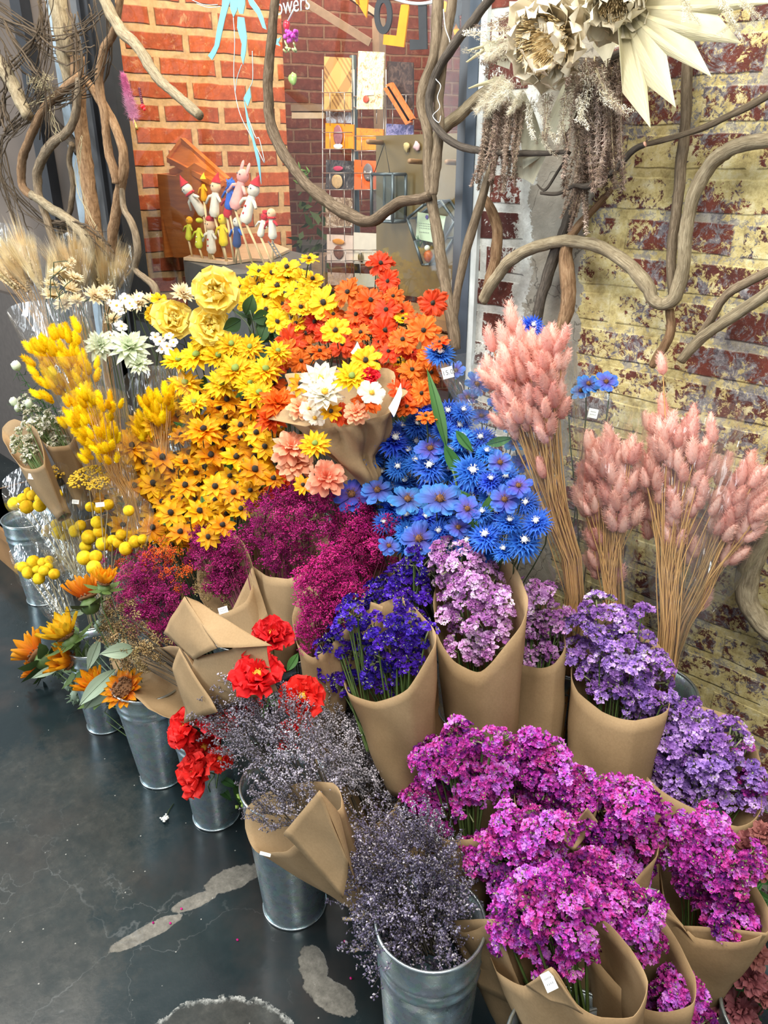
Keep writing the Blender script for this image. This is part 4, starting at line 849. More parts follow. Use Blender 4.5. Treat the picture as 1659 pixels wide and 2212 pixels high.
# ---------------------------------------------------------------- grasses in clear sleeves
def grass(label, key, y, blobs, n, base, rim, axis=None, scale=1.0, mind=.019, stemmat=M_straw, nst=70, rb=.022, name='bunny_tail_bouquet', zf=None, tags=(), sr=.0011, group=None, spread=.35, extra_tails=()):
    base = Vector(base); f = Vector((base.x, base.y, zf if zf is not None else .1)); root = thing(name, label, 'dried grass' if key != 'bil' else 'dried flowers', f, group)
    pts = blob_points(blobs, y, n, mind, .3); cen = sum((p for p, _ in pts), Vector())/len(pts); ax = (cen-base).normalized()
    nm, ms = SG[key]; pts.sort(key=lambda q: (q[0]-CAM).length); ends = []
    for p in extra_tails: pts.insert(0, (P(p[0], p[1], y), ax))
    for p, d in pts[:100]:
        fdir = ((p-base).normalized()*.75+d*.25*spread/.35+rvec()*.13).normalized(); s = scale*rnd(.82, 1.15)
        o = link(nm, random.choice(ms), root); o.matrix_local = Matrix.Translation(p-fdir*.02*s-f) @ orient(fdir) @ Matrix.Scale(s, 4); ends.append((p-fdir*.02*s, fdir))
    M = MB()
    for e, fd in ends[:nst] if nst < len(ends) else ends:
        a = rnd(0, 6.28); q0 = base+Vector((math.cos(a)*rb*rnd(.1, .9), math.sin(a)*rb*rnd(.1, .9), rnd(-.01, .01))); L = (e-q0).length
        M.tube(catmull([f+(q0-base)*.8, q0, q0.lerp(cen, .5)+(q0-base)*.6+(e-cen)*.22+rvec()*.004, e], 9), sr*rnd(.7, 1.2), 4, False)
    for i in range(max(0, int(nst*1.1)-len(ends))):
        e, fd = random.choice(ends); a = rnd(0, 6.28); q0 = base+Vector((math.cos(a)*rb*rnd(.1, .95), math.sin(a)*rb*rnd(.1, .95), 0)); M.tube([f+(q0-base)*.8, q0, q0.lerp(e, rnd(.5, .8))+rvec()*.008], sr, 4, False)
    o = part('stem_bundle', M, stemmat, root); o['kind'] = 'stuff'
    if rim: part('clear_sleeve', loft(rim, y, base, rb*1.15, .006, .006, nfold=4), M_cello, root)
    for tg in tags: tagpart(root, *tg)
    return root
zb = BENCH+.03
grass('tallest and leftmost pink bunny tail grass, in a clear sleeve with a price sticker', 'bunp', -.30,
 [(1120, 810, 52, 0), (1072, 800, 30, 0), (1182, 800, 42, 0), (1130, 870, 52, 0), (1190, 870, 32, 0), (1112, 900, 36, 0), (1180, 925, 22, 0), (1060, 745, 16, 0), (1112, 740, 30, 0), (1190, 745, 24, 0), (1150, 780, 40, 0)], 96,
 P(1243, 1290, -.24), [(950, 800, -.03), (1080, 850, -.10), (1228, 775, -.06), (1238, 738, .03), (1100, 750, .08), (965, 770, .05)], zf=zb, nst=100, tags=((967, 805, -.34, 24, 24, -.25, '$15.00'),), extra_tails=((1170, 1015), (1106, 690)))
grass('pink bunny tail grass in a clear sleeve, second from the left against the painted brick', 'bunp', -.17,
 [(1310, 1010, 46, 0), (1290, 1080, 42, 0), (1340, 1110, 38, 0), (1305, 1165, 32, 0), (1360, 985, 22, 0), (1272, 965, 22, 0), (1340, 1060, 42, 0), (1272, 1030, 30, 0), (1320, 940, 16, 0), (1300, 1215, 28, 0), (1325, 1245, 16, 0)], 100,
 P(1325, 1400, -.2), [(1238, 868, -.02), (1300, 880, -.06), (1385, 890, -.05), (1392, 865, .02), (1310, 850, .05), (1245, 850, .04)], zf=zb, nst=80, tags=((1281, 893, -.21, 20, 20, .2),))
grass('pink bunny tail grass in the crinkled sleeve, third from the left of the pink ones', 'bunp', -.13,
 [(1450, 960, 48, 0), (1430, 1030, 50, 0), (1502, 1000, 44, 0), (1470, 1090, 44, 0), (1412, 925, 20, 0), (1545, 935, 20, 0), (1522, 1080, 32, 0), (1400, 1085, 30, 0), (1500, 930, 24, 0), (1470, 1150, 34, 0), (1395, 1150, 18, 0), (1500, 1190, 22, 0)], 100,
 P(1440, 1430, -.19), [(1385, 880, -.01), (1450, 900, -.06), (1560, 900, -.05), (1622, 880, .02), (1500, 855, .05), (1400, 855, .04)], zf=zb, nst=90, extra_tails=((1432, 885), (1430, 790)))
grass('pink bunny tail grass leaning out at the right edge in its own clear sleeve', 'bunp', -.10,
 [(1600, 1080, 34, 0), (1572, 1130, 38, 0), (1622, 1030, 22, 0), (1540, 1180, 22, 0), (1640, 1110, 18, 0), (1560, 1020, 18, 0), (1610, 1150, 20, 0), (1520, 1230, 20, 0), (1580, 1200, 16, 0)], 84,
 P(1455, 1400, -.16), [(1540, 940, -.02), (1620, 985, -.05), (1690, 1060, -.03), (1680, 1150, .02), (1600, 1240, .03), (1530, 1100, -.03)], zf=zb, nst=50, rb=.018, extra_tails=((1520, 1300), (1545, 1215)))
grass('large yellow bunny tail grass in a clear sleeve, upper one at the left', 'buny', -.55,
 [(130, 760, 52, 0), (90, 770, 34, 0), (170, 800, 42, 0), (130, 840, 50, 0), (175, 720, 24, 0), (180, 870, 36, 0), (110, 800, 40, 0), (80, 800, 20, 0), (200, 900, 22, 0)], 100,
 P(300, 1120, -.47), [(15, 670, .0), (60, 760, -.07), (150, 770, -.09), (205, 745, -.04), (180, 650, .04), (70, 650, .05)], zf=.1, nst=40, stemmat=M_straw, scale=.92, mind=.014)
grass('yellow bunny tail grass in a clear sleeve, lower one just left of the amber coneflowers', 'buny', -.60,
 [(190, 920, 42, 0), (160, 890, 28, 0), (225, 950, 34, 0), (235, 880, 26, 0), (200, 980, 26, 0), (240, 1000, 18, 0), (150, 920, 20, 0), (190, 860, 20, 0)], 100,
 P(290, 1120, -.55), [(130, 870, .0), (150, 960, -.06), (230, 1040, -.08), (270, 960, -.02), (265, 850, .05), (190, 830, .05)], zf=.1, nst=40, scale=.78, mind=.012)
grass('small yellow bunny tail grass in a clear sleeve behind the amber coneflowers', 'buny', -.42,
 [(330, 880, 30, 0), (312, 925, 26, 0), (362, 860, 20, 0), (350, 900, 22, 0), (300, 950, 16, 0)], 50,
 P(380, 1120, -.42), [(265, 820, .0), (280, 930, -.05), (350, 960, -.06), (420, 880, -.02), (390, 800, .04), (310, 790, .04)], zf=.1, nst=30, scale=.85, mind=.013)
WB = 'wheat bunches in clear sleeves by the clouded pane'
grass('pale wheat bunch in clear film, leaning left at the left edge', 'whe', -.34, [(40, 600, 30, 0), (70, 610, 26, 0), (15, 590, 24, 0), (60, 580, 22, 0), (90, 620, 16, 0)], 60, P(170, 860, -.30),
 [(-40, 500, .0), (20, 520, -.05), (100, 545, -.05), (115, 560, .0), (70, 500, .05), (0, 480, .05)], zf=.34, nst=50, name='wheat_bunch', group=None, mind=.012, sr=.0008)
grass('pale wheat bunch upright behind the small cream flowers', 'whe', -.22, [(165, 610, 22, 0), (145, 600, 16, 0), (180, 620, 14, 0), (165, 580, 12, 0)], 50, P(185, 800, -.22),
 [(115, 520, .0), (150, 540, -.03), (200, 530, -.02), (200, 510, .03), (150, 500, .04)], zf=.34, nst=40, name='wheat_bunch', mind=.010, sr=.0008)
grass('golden wheat bunch upright beside the black window frame', 'whe', -.14, [(235, 620, 20, 0), (222, 600, 14, 0), (248, 610, 14, 0), (235, 640, 16, 0)], 56, P(232, 800, -.16),
 [(205, 530, -.01), (235, 545, -.03), (292, 560, -.01), (296, 540, .03), (250, 515, .04), (212, 515, .03)], zf=.34, nst=44, name='wheat_bunch', mind=.009, sr=.0008)
# billy buttons: each ball is a part of its bunch
def billy(label, y, heads, base, rim, yar=(), tags=(), zf=.1):
    base = Vector(base); f = Vector((base.x, base.y, zf)); root = thing('billy_button_bunch', label, 'dried flowers', f); M = MB()
    for (px, py, r, dy) in heads:
        p = P(px, py, y+dy); s = r*mpp(p)/.013; fd = ((p-base).normalized()+rvec()*.12).normalized()
        o = link('billy_button', random.choice(SG['bil'][1]), root); o.matrix_local = Matrix.Translation(p-fd*.013*s-f) @ orient(fd) @ Matrix.Scale(s, 4)
        e = p-fd*.012*s; q0 = base+rvec()*.01; M.tube(catmull([f+rvec()*.008+Vector((0, 0, .01)), q0, q0.lerp(e, .6)+rvec()*.012, e], 9), .0011, 4, False)
    for (px, py, r, dy) in yar:
        p = P(px, py, y+dy); s = r*mpp(p)/.035; fd = Vector((0, -.3, 1)); o = link('yarrow_head', random.choice(SG['yar'][1]), root); o.matrix_local = Matrix.Translation(p-f) @ orient(fd) @ Matrix.Scale(s, 4)
        M.tube(catmull([f, base, base.lerp(p, .6), p], 8), .0012, 4, False)
    o = part('stem_bundle', M, M_palestem, root); o['kind'] = 'stuff'
    if rim: part('clear_sleeve', loft(rim, y, base, .014, .008, .008, nfold=4), M_cello, root)
    for tg in tags: tagpart(root, *tg)
billy('yellow billy buttons in the clear sleeve at the left, upper cluster by the left edge', -.66, [(32, 1088, 15, 0), (58, 1095, 15, -.01), (86, 1092, 14, -.01), (50, 1078, 13, .01), (70, 1070, 12, .02), (88, 1078, 13, .01), (92, 1058, 13, .02), (108, 1062, 14, .01), (122, 1068, 13, 0), (110, 1080, 12, 0), (62, 1062, 10, .03)],
 P(190, 1300, -.66), [(5, 1040, .0), (20, 1110, -.06), (100, 1110, -.08), (150, 1060, -.03), (140, 1000, .04), (60, 1000, .05)], tags=((75, 1030, -.70, 26, 12, .1),))
billy('yellow billy buttons, middle clusters in the wide clear sleeve under the yarrow', -.62, [(104, 1147, 14, 0), (128, 1150, 15, -.01), (122, 1133, 12, .01), (148, 1132, 13, .01), (162, 1147, 14, 0), (174, 1135, 12, .01), (140, 1158, 12, 0), (150, 1150, 12, .02),
  (195, 1095, 11, .01), (215, 1098, 11, 0), (234, 1090, 12, 0), (210, 1128, 14, 0), (192, 1160, 16, 0), (214, 1148, 13, 0), (222, 1162, 12, .01), (185, 1180, 13, -.01), (222, 1175, 15, -.01), (243, 1166, 11, 0), (262, 1155, 12, .01), (272, 1185, 15, -.01), (292, 1170, 14, 0), (308, 1165, 11, .01), (255, 1172, 12, 0), (240, 1180, 12, .01), (278, 1103, 12, 0)],
 P(235, 1340, -.64), [(90, 1120, .0), (110, 1190, -.06), (200, 1230, -.07), (300, 1210, -.05), (330, 1100, .03), (250, 1040, .06), (130, 1050, .05)], yar=((120, 1032, 34, .02), (190, 1040, 40, .0), (105, 1045, 22, .03), (215, 1052, 26, -.01)), tags=((163, 1084, -.66, 14, 9, .1), (216, 1090, -.66, 18, 10, -.1)))
billy('yellow billy buttons, lowest cluster in clear film beside the sunflowers', -.70, [(50, 1225, 12, 0), (72, 1213, 14, 0), (92, 1215, 11, .01), (106, 1210, 10, .02), (62, 1237, 14, -.01), (80, 1230, 10, 0), (95, 1233, 12, -.01), (105, 1225, 10, .01), (117, 1240, 12, -.01), (84, 1250, 13, -.02), (42, 1224, 10, .01)],
 P(175, 1400, -.70), [(20, 1190, .0), (40, 1260, -.05), (100, 1290, -.06), (140, 1250, -.02), (130, 1180, .04), (60, 1170, .04)])
billy('three yellow billy buttons in front of the sleeve, above the orange sunflower', -.70, [(182, 1205, 16, 0), (207, 1202, 14, .01), (203, 1226, 16, -.01)], P(235, 1400, -.70), None)
# ---------------------------------------------------------------- fresh looking silk flowers
def lerp(a, b_, t): return a+(b_-a)*t
def poly_fill(poly, md, n=4000, avoid=()):
    xs = [p[0] for p in poly]; ys = [p[1] for p in poly]; out = list(avoid); k = len(avoid)
    for _ in range(n):
        x, y = rnd(min(xs), max(xs)), rnd(min(ys), max(ys)); ins = False; j = len(poly)-1
        for i in range(len(poly)):
            if (poly[i][1] > y) != (poly[j][1] > y) and x < (poly[j][0]-poly[i][0])*(y-poly[i][1])/(poly[j][1]-poly[i][1])+poly[i][0]: ins = not ins
            j = i
        if ins and all((x-a)**2+(y-b_)**2 > md*md for a, b_ in out): out.append((x, y))
    return out[k:]
def jit(b_, r=.03): return (b_[0]+rnd(-r, r), b_[1]+rnd(-r, r), b_[2])
random.seed(77)
RB = (-1.62, -.40, .05)
lab_r = 'amber coneflower with a black eye among the mass below the yellow blooms'; grp_r = 'amber coneflowers'
yr = lambda py: lerp(-.33, -.56, (py-800)/380.0)
dbl = [(440, 930, 92, 'large double amber coneflower left of centre, upper of the two'), (285, 965, 86, 'large double amber coneflower beside the yellow bunny tails')]
for x, y, d_, lb in dbl: flower('double_coneflower', x, y, yr(y)-.03, d_, jit(RB), lb, None, tilt=.15)
hand = [(350, 990, 66), (333, 1045, 66), (262, 1040, 66), (292, 1052, 60), (455, 985, 62), (465, 1052, 60), (510, 988, 60), (245, 1000, 52), (505, 1065, 56), (265, 1135, 54), (370, 1108, 62), (480, 1135, 54), (400, 1050, 60), (335, 915, 56), (355, 880, 56), (545, 880, 60), (490, 865, 58), (555, 935, 56), (550, 1015, 66), (573, 965, 56), (400, 1000, 50), (300, 1090, 58), (430, 1105, 60), (390, 1150, 56), (330, 1140, 58), (295, 1160, 46), (450, 1160, 50), (420, 870, 50), (230, 1075, 50), (520, 920, 54), (590, 900, 50), (310, 1000, 54), (590, 1035, 50), (520, 1100, 50), (540, 1060, 46), (390, 940, 44)]
for x, y, d_ in hand: flower('coneflower', x, y, yr(y)+rnd(-.02, .02), d_*1.2, jit(RB), lab_r, grp_r, tilt=.4)
for x, y in poly_fill([(240, 980), (340, 880), (430, 850), (600, 870), (605, 1040), (540, 1080), (500, 1140), (410, 1185), (290, 1165), (240, 1120)], 22, 3000, [h[:2] for h in hand]+[h[:2] for h in dbl])[:80]:
    flower('coneflower', x, y, yr(y)+rnd(.03, .07), rnd(58, 72), jit(RB), 'amber coneflower half buried deeper in the amber mass', 'amber coneflowers deeper in the mass', tilt=.6)
# golden double daisies
YB = (-1.62, -.17, BENCH+.03)
lab_g = 'golden double daisy above the amber coneflowers'
for x, y, d_ in [(425, 770, 96), (480, 830, 92), (510, 800, 104), (575, 800, 90), (400, 830, 88), (445, 730, 80), (385, 780, 78), (540, 750, 66), (500, 745, 76), (560, 850, 80), (470, 770, 80), (420, 870, 70), (600, 760, 66), (540, 830, 74)]:
    flower('golden_daisy', x, y, lerp(-.30, -.40, (y-720)/150)+rnd(-.02, .02), d_, jit(RB), lab_g, 'golden double daisies', tilt=.3)
lab_c = 'yellow cosmos at the top of the display, in front of the window'
for x, y, d_ in [(620, 580, 72), (560, 590, 66), (655, 600, 64), (675, 605, 62), (600, 620, 74), (640, 630, 60), (570, 640, 72), (545, 620, 58), (700, 655, 84), (610, 660, 70), (535, 655, 56), (575, 670, 62), (650, 665, 60), (600, 695, 60), (640, 700, 56), (620, 600, 60), (560, 615, 56), (655, 640, 60), (585, 590, 56), (675, 640, 64), (520, 620, 44)]:
    flower('yellow_cosmos', x, y, lerp(-.14, -.24, (y-560)/150)+rnd(-.015, .015), d_, jit((-1.62, -.17, BENCH+.03)), lab_c, 'yellow cosmos in front of the window', tilt=.5)
flower('yellow_cosmos', 725, 715, -.30, 70, jit((-1.3, -.17, BENCH+.03)), 'yellow-orange cosmos among the vermilion cosmos', tilt=.2)
flower('yellow_cosmos', 790, 780, -.36, 76, jit((-1.3, -.17, BENCH+.03)), 'golden cosmos standing above the wrapped mixed bouquet', tilt=.3)
for x, y in ((870, 690), (885, 770), (860, 785), (668, 560), (345, 650), (330, 680)): flower('yellow_cosmos', x, y, -.20 if x > 500 else -.3, 46, jit((-1.3, -.17, BENCH+.03)) if x > 500 else jit((-1.9, -.17, .33)), 'small golden bloom between larger flowers', 'small golden blooms', tilt=.6)
# vermilion cosmos
lab_o = 'vermilion cosmos in the orange mass before the window'
OB = (-1.28, -.17, BENCH+.03); yo = lambda py: lerp(-.14, -.36, (py-580)/320.0)
ho = [(822, 570, 66), (838, 608, 58), (752, 632, 72), (800, 650, 76), (835, 670, 70), (935, 655, 70), (830, 715, 76), (915, 715, 78), (870, 735, 72), (770, 680, 66), (630, 740, 80), (620, 760, 70), (660, 720, 66), (680, 695, 60), (720, 680, 56), (780, 720, 64), (740, 745, 66), (690, 760, 62), (890, 800, 66), (930, 770, 64), (870, 845, 70), (910, 850, 62), (635, 660, 56), (605, 790, 62), (590, 830, 70), (840, 760, 60), (800, 690, 56), (760, 700, 60), (900, 690, 56), (950, 740, 46), (850, 640, 50), (700, 720, 50), (880, 880, 60), (920, 900, 50), (820, 740, 50), (650, 780, 60)]
for x, y, d_ in ho: flower('orange_cosmos', x, y, yo(y)+rnd(-.02, .02), d_*1.05, jit(OB), lab_o, 'vermilion cosmos', tilt=.55)
for x, y in poly_fill([(600, 740), (680, 700), (760, 650), (900, 680), (950, 740), (930, 880), (860, 900), (860, 820), (760, 760), (640, 800)], 30, 2000, [h[:2] for h in ho])[:30]:
    flower('orange_cosmos', x, y, yo(y)+rnd(.03, .06), rnd(54, 66), jit(OB), 'vermilion cosmos partly hidden behind its neighbours', 'vermilion cosmos at the back', tilt=.6)
for x, y, d_, lb in [(600, 870, 96, 'large red-orange dahlia left of the wrapped mixed bouquet'), (585, 905, 80, 'red-orange dahlia below the large one beside the mixed bouquet'), (605, 1050, 84, 'red-orange dahlia below the peach dahlias')]:
    flower('orange_dahlia', x, y, -.42, d_, jit((-1.3, -.42, .05)), lb, tilt=.3)
for x, y, d_, lb in [(630, 965, 100, 'peach dahlia left of the small yellow coneflower'), (640, 1000, 92, 'peach dahlia between the two others, above the plum gypsophila'), (705, 1030, 100, 'peach dahlia just above the blue anemones at left')]:
    flower('peach_dahlia', x, y, -.45, d_, jit((-1.3, -.42, .05)), lb, tilt=.3)
flower('golden_daisy', 680, 960, -.50, 78, jit((-1.3, -.42, .05)), 'single yellow coneflower beside the peach dahlias', tilt=.1)
flower('coneflower', 655, 1048, -.47, 50, jit((-1.3, -.42, .05)), 'small yellow coneflower under the peach dahlias', tilt=.3)
# mixed bouquet in kraft paper
base = P(790, 1070, -.36); mx = thing('mixed_bouquet', 'mixed bouquet of white, yellow and coral flowers in crumpled kraft paper at the centre', 'bouquet', base)
for k_, x, y, d_, dy in [('white_dahlia', 692, 822, 100, -.03), ('white_dahlia', 702, 850, 98, -.05), ('white_cosmos', 803, 850, 62, -.03), ('golden_daisy', 760, 815, 84, -.02), ('orange_cosmos', 790, 870, 70, .0), ('peach_dahlia', 650, 880, 64, -.02), ('coneflower', 715, 890, 50, -.05), ('white_cosmos', 680, 905, 50, -.05), ('peach_dahlia', 770, 890, 60, -.03), ('coneflower', 650, 830, 60, .01), ('red_poppy', 800, 815, 40, .01), ('orange_cosmos', 735, 895, 60, -.02), ('white_cosmos', 668, 885, 46, -.03)]:
    flower(k_, x, y, -.41+dy, d_*1.05, base, '', parent=mx, stem=False, tilt=.15, face=None)
o = part('paper_wrap', loft([(612, 896, .0), (660, 915, -.03), (700, 925, -.05), (770, 918, -.05), (830, 895, -.03), (862, 860, .0), (855, 830, .03), (770, 790, .05), (690, 810, .05), (625, 805, .03), (622, 850, .01)], -.38, base, .026, .032, -.012, nfold=9), M_kraft, mx); solidify(o, .001)
o = part('paper_fold', sheet([(580, 906, -.05), (625, 872, -.03), (690, 905, -.05), (660, 922, -.06)], -.40, .01), M_kraft, mx); solidify(o, .001)
M_tissue = plain('white_tissue_paper', (.80, .76, .74), .8); o = part('tissue_paper', sheet([(838, 880, -.02), (865, 826, .02), (868, 850, .01), (850, 900, -.03)], -.40, .006), M_tissue, mx); o = part('tissue_paper', sheet([(758, 762, .04), (772, 738, .05), (785, 765, .05), (770, 775, .04)], -.40, .003), M_tissue, mx)
stems(mx, base-Vector((0, 0, base.z-.06)), [base+rvec()*.02 for _ in range(14)], M_stem_d, .002, .03)
# roses, creams, whites
VB = (-1.95, -.17, BENCH+.03)
for x, y, d_, dy, lb in [(467, 630, 108, -.30, 'tall pale yellow rose, highest of the three roses'), (372, 690, 92, -.30, 'pale yellow rose at the left of the three'), (455, 705, 92, -.31, 'pale yellow rose with pinkish edge below the tall one')]:
    flower('yellow_rose', x, y, dy, d_, jit(VB), lb, tilt=.2, face=(TOCAM(P(x, y, dy))+Vector((0, 0, .35))+rvec()*.3))
for x, y, d_ in [(395, 635, 60), (300, 655, 56), (325, 650, 50), (245, 690, 44), (270, 660, 50)]: flower('cream_chrysanthemum', x, y, -.27, d_, jit(VB), 'cream chrysanthemum between the roses and the small white flowers', 'cream chrysanthemums', tilt=.5)
for x, y, d_ in [(115, 640, 58), (150, 625, 52), (125, 590, 46), (160, 600, 44), (205, 640, 56), (140, 655, 54), (110, 615, 40), (230, 630, 40), (165, 650, 44), (145, 575, 26), (155, 565, 22)]: flower('cream_chrysanthemum', x, y, -.38, d_, jit((-2.1, -.42, .05), .02), 'small cream daisy on a thin stalk before the wheat', 'small cream daisies', tilt=.7)
for x, y, d_ in [(280, 748, 104), (215, 745, 80), (300, 785, 60)]: flower('pale_green_dahlia', x, y, -.40, d_, jit((-2.1, -.42, .05), .02), 'pale green-white dahlia behind clear film, left of the golden daisies' if d_ == 104 else ('pale green-white dahlia next to the yellow bunny tails' if d_ == 80 else 'drooping pale green-white dahlia'), tilt=.25)
wb = [(252, 660, 30), (270, 645, 26), (262, 705, 32), (238, 725, 26), (285, 662, 28), (345, 738, 28), (360, 748, 26), (375, 740, 24), (350, 755, 26), (368, 762, 24), (240, 655, 24), (258, 672, 24), (280, 655, 24), (335, 728, 24), (300, 640, 24), (365, 725, 22)]
for x, y, d_ in wb: flower('white_blossom', x, y, -.34, d_, jit((-2.1, -.42, .05), .02), 'small white blossom with an orange centre near the pale roses', 'small white blossoms', tilt=.4)
# fresh white buds with ferny green at the far left
t = thing('green_filler_spray', 'green ferny spray with pale buds behind the white statice at the left', 'foliage', P(170, 1000, -.5)); M = MB()
for a, b_ in ((40, 800), (45, 850), (60, 830), (30, 870), (80, 800), (50, 900), (90, 860), (70, 880)):
    e = P(a, b_, -.56); M.m = 0; M.tube(catmull([t.location, t.location.lerp(e, .6)+rvec()*.02, e], 8), .0013, 4)
    for i in range(14): p = t.location.lerp(e, rnd(.5, 1))+rvec()*.01; M.tube([p, p+rvec()*.03], [.0012, .0003], 3)
part('stems', M, M_leafg, t)
for a, b_, r in ((35, 790, 12), (30, 868, 11), (62, 872, 10), (38, 882, 9)): M = MB(); M.ball(P(a, b_, -.57), (r*.0012, r*.0012, r*.0014), 10, 8, None, .3, 60); part('bud', M, M_pgr, t)
# ---------------------------------------------------------------- blue flowers
BB = (-.98, -.17, BENCH+.03); yb = lambda py: lerp(-.27, -.42, (py-780)/400.0)
lab_b = 'blue cornflower with white stamens in the blue mass'
hb = [(950, 765, 62), (825, 900, 56), (910, 880, 52), (970, 890, 56), (850, 955, 84), (930, 1010, 76), (1020, 1020, 82), (970, 980, 66), (900, 920, 60), (800, 985, 60), (1050, 1160, 74), (1130, 1170, 78), (1160, 1130, 66), (1000, 950, 60), (880, 980, 56), (990, 1060, 56), (1100, 1130, 60), (1040, 1110, 52), (960, 930, 54), (900, 1000, 56), (860, 1010, 56), (1060, 1040, 56), (1090, 1190, 54), (920, 1120, 60), (950, 1150, 56), (880, 1150, 56), (1010, 1170, 60), (830, 1130, 50), (1000, 890, 52), (1050, 980, 50), (780, 975, 44), (1150, 705, 50)]
for x, y, d_ in hb:
    flower('blue_cornflower', x, y, (yb(y) if y > 720 else -.1)+rnd(-.015, .015), d_*1.22, jit(BB), lab_b if y > 720 else 'lone blue cornflower peeking out above the pink grass', 'blue cornflowers' if y > 720 else None, tilt=.35)
hn = [(760, 1070, 92), (950, 1080, 100), (880, 1080, 84), (905, 1165, 86), (815, 1060, 76), (930, 970, 70), (1010, 1100, 66), (1090, 1080, 70), (1120, 1050, 60), (1080, 1000, 60), (990, 1140, 56), (840, 1180, 50)]
for i, (x, y, d_) in enumerate(hn): flower('blue_anemone', x, y, yb(y)-.02+rnd(-.015, .015), d_*1.08, jit(BB), ['blue anemone at the far left of the blue mass, over the gypsophila', 'largest blue anemone with a brown centre in the middle of the blue mass'][i] if i < 2 else 'lavender-blue anemone with a brown centre', None if i < 2 else 'blue anemones', tilt=.2)
for x, y, d_ in [(1030, 830, 60), (1010, 860, 56), (1060, 800, 54), (1075, 870, 54), (985, 800, 44), (1040, 900, 50), (1110, 960, 50), (1130, 1000, 56), (1160, 1060, 52), (1100, 920, 50)]: flower('blue_anemone', x, y, -.20, d_, jit(BB), 'purplish blue bloom seen through the clear sleeve of the tallest pink grass', 'purplish blue blooms behind film', tilt=.4)
for x, y, d_ in [(1270, 830, 58), (1310, 825, 54), (1255, 845, 50)]: flower('blue_anemone', x, y, -.09, d_, jit((-.7, -.17, BENCH+.03)), 'dark blue-purple bloom before the painted brick, between the pink grasses', 'dark blue blooms by the brick', tilt=.5)
for x, y in poly_fill([(790, 1000), (860, 930), (1000, 900), (1100, 1000), (1180, 1130), (1100, 1200), (880, 1190), (760, 1080)], 30, 2500, [h[:2] for h in hb+hn])[:50]:
    flower('blue_cornflower', x, y, yb(y)+rnd(.02, .05), 70, jit(BB), 'blue cornflower partly hidden deeper in the blue mass', 'blue cornflowers deeper in the mass', tilt=.5)
# red poppies
PB0 = pz(468, 1758); PBB = (PB0[0], PB0[1], .05)
for x, y, d_, dy, lb in [(588, 1375, 92, -.66, 'topmost red poppy on a tall stalk beside the folded kraft paper'), (558, 1462, 118, -.77, 'wide open red poppy with a yellow centre below the topmost one'), (655, 1508, 104, -.68, 'red poppy right of the open one, above the lavender'), (405, 1575, 92, -.78, 'red poppy leaning out at the left above the zinc bucket'), (430, 1670, 104, -.80, 'lowest red poppy hanging over the zinc bucket'), (470, 1555, 92, -.74, 'red poppy behind the tips of the grey lavender'), (440, 1620, 84, -.76, 'red poppy between the two that lean out at the left'), (535, 1520, 74, -.72, 'red poppy half hidden below the open one'), (630, 1590, 80, -.57, 'red poppy partly hidden between the two lavender bouquets'), (690, 1560, 70, -.55, 'red poppy behind the pale grey lavender'), (475, 1640, 60, -.76, 'red poppy mostly covered by grey lavender')]:
    f = {588: (TOCAM(P(x, y, dy))*.3+Vector((0, 0, 1))), 405: (TOCAM(P(x, y, dy))+Vector((-.8, -.3, 0))), 430: (TOCAM(P(x, y, dy))+Vector((-.8, -.4, -.2)))}.get(x)
    flower('red_poppy', x, y, dy, d_, PBB if x < 520 else P(600, 1740, -.58), lb, face=f, tilt=.2)
# sunflowers with silver leaves
SB0 = pz(352, 1672); S1 = (SB0[0], SB0[1], .05)
for k_, x, y, d_, f, lb in [('yellow_sunflower', 148, 1378, 96, (-.35, -.35, 1), 'yellow sunflower bloom, brightest of the sunflowers'), ('orange_sunflower', 88, 1420, 88, (-1, -.3, .5), 'orange sunflower pointing left at the edge of the display'), ('orange_sunflower', 192, 1298, 86, (-.6, .1, .9), 'topmost orange sunflower under the billy buttons'), ('orange_sunflower', 160, 1432, 80, (-.2, -.8, .7), 'orange sunflower directly below the yellow one'), ('orange_sunflower', 212, 1490, 76, (-.2, -.5, 1), 'orange sunflower hanging over the rim of the small bucket'), ('open_sunflower', 268, 1488, 84, (.1, -.6, .9), 'open orange sunflower with a brown disc beside the kraft paper'), ('orange_sunflower', 85, 1452, 50, (-.6, -.6, .3), 'small half-closed orange sunflower bud at the lower left'), ('orange_sunflower', 225, 1265, 60, (0, .2, 1), 'orange sunflower partly behind the topmost one')]:
    flower(k_, x, y, -.77, d_*1.15, S1, lb, face=f, cat='flower')
t = thing('silver_leaf_spray', 'silvery green leaves and thistle pods around the sunflowers', 'foliage', Vector((S1[0], S1[1], .1)))
def leaf(px, py, y, L, W, ang, root, mat, pitch=.3, name='leaf'):
    p = P(px, py, y); s = mpp(p); d = (RT*math.cos(ang)-UP*math.sin(ang)); n = (TOCAM(p)+rvec()*.4).normalized(); d = (d-n*d.dot(n)).normalized(); sd = n.cross(d)
    M = MB()
    def fn(u, v): w_ = max(.02, math.sin(PI*v**.85))*W*s/2; q = 2*u-1; return p+d*(v*L*s)+sd*(q*w_)+n*(-.25*w_*abs(q)*-1+pitch*L*s*.3*math.sin(PI*v)-.1*v*L*s)
    M.grid(fn, 4, 8); M.tube([Vector(fn(.5, v/6))+n*.0008 for v in range(7)], .0009, 3); part(name, M, mat, root)
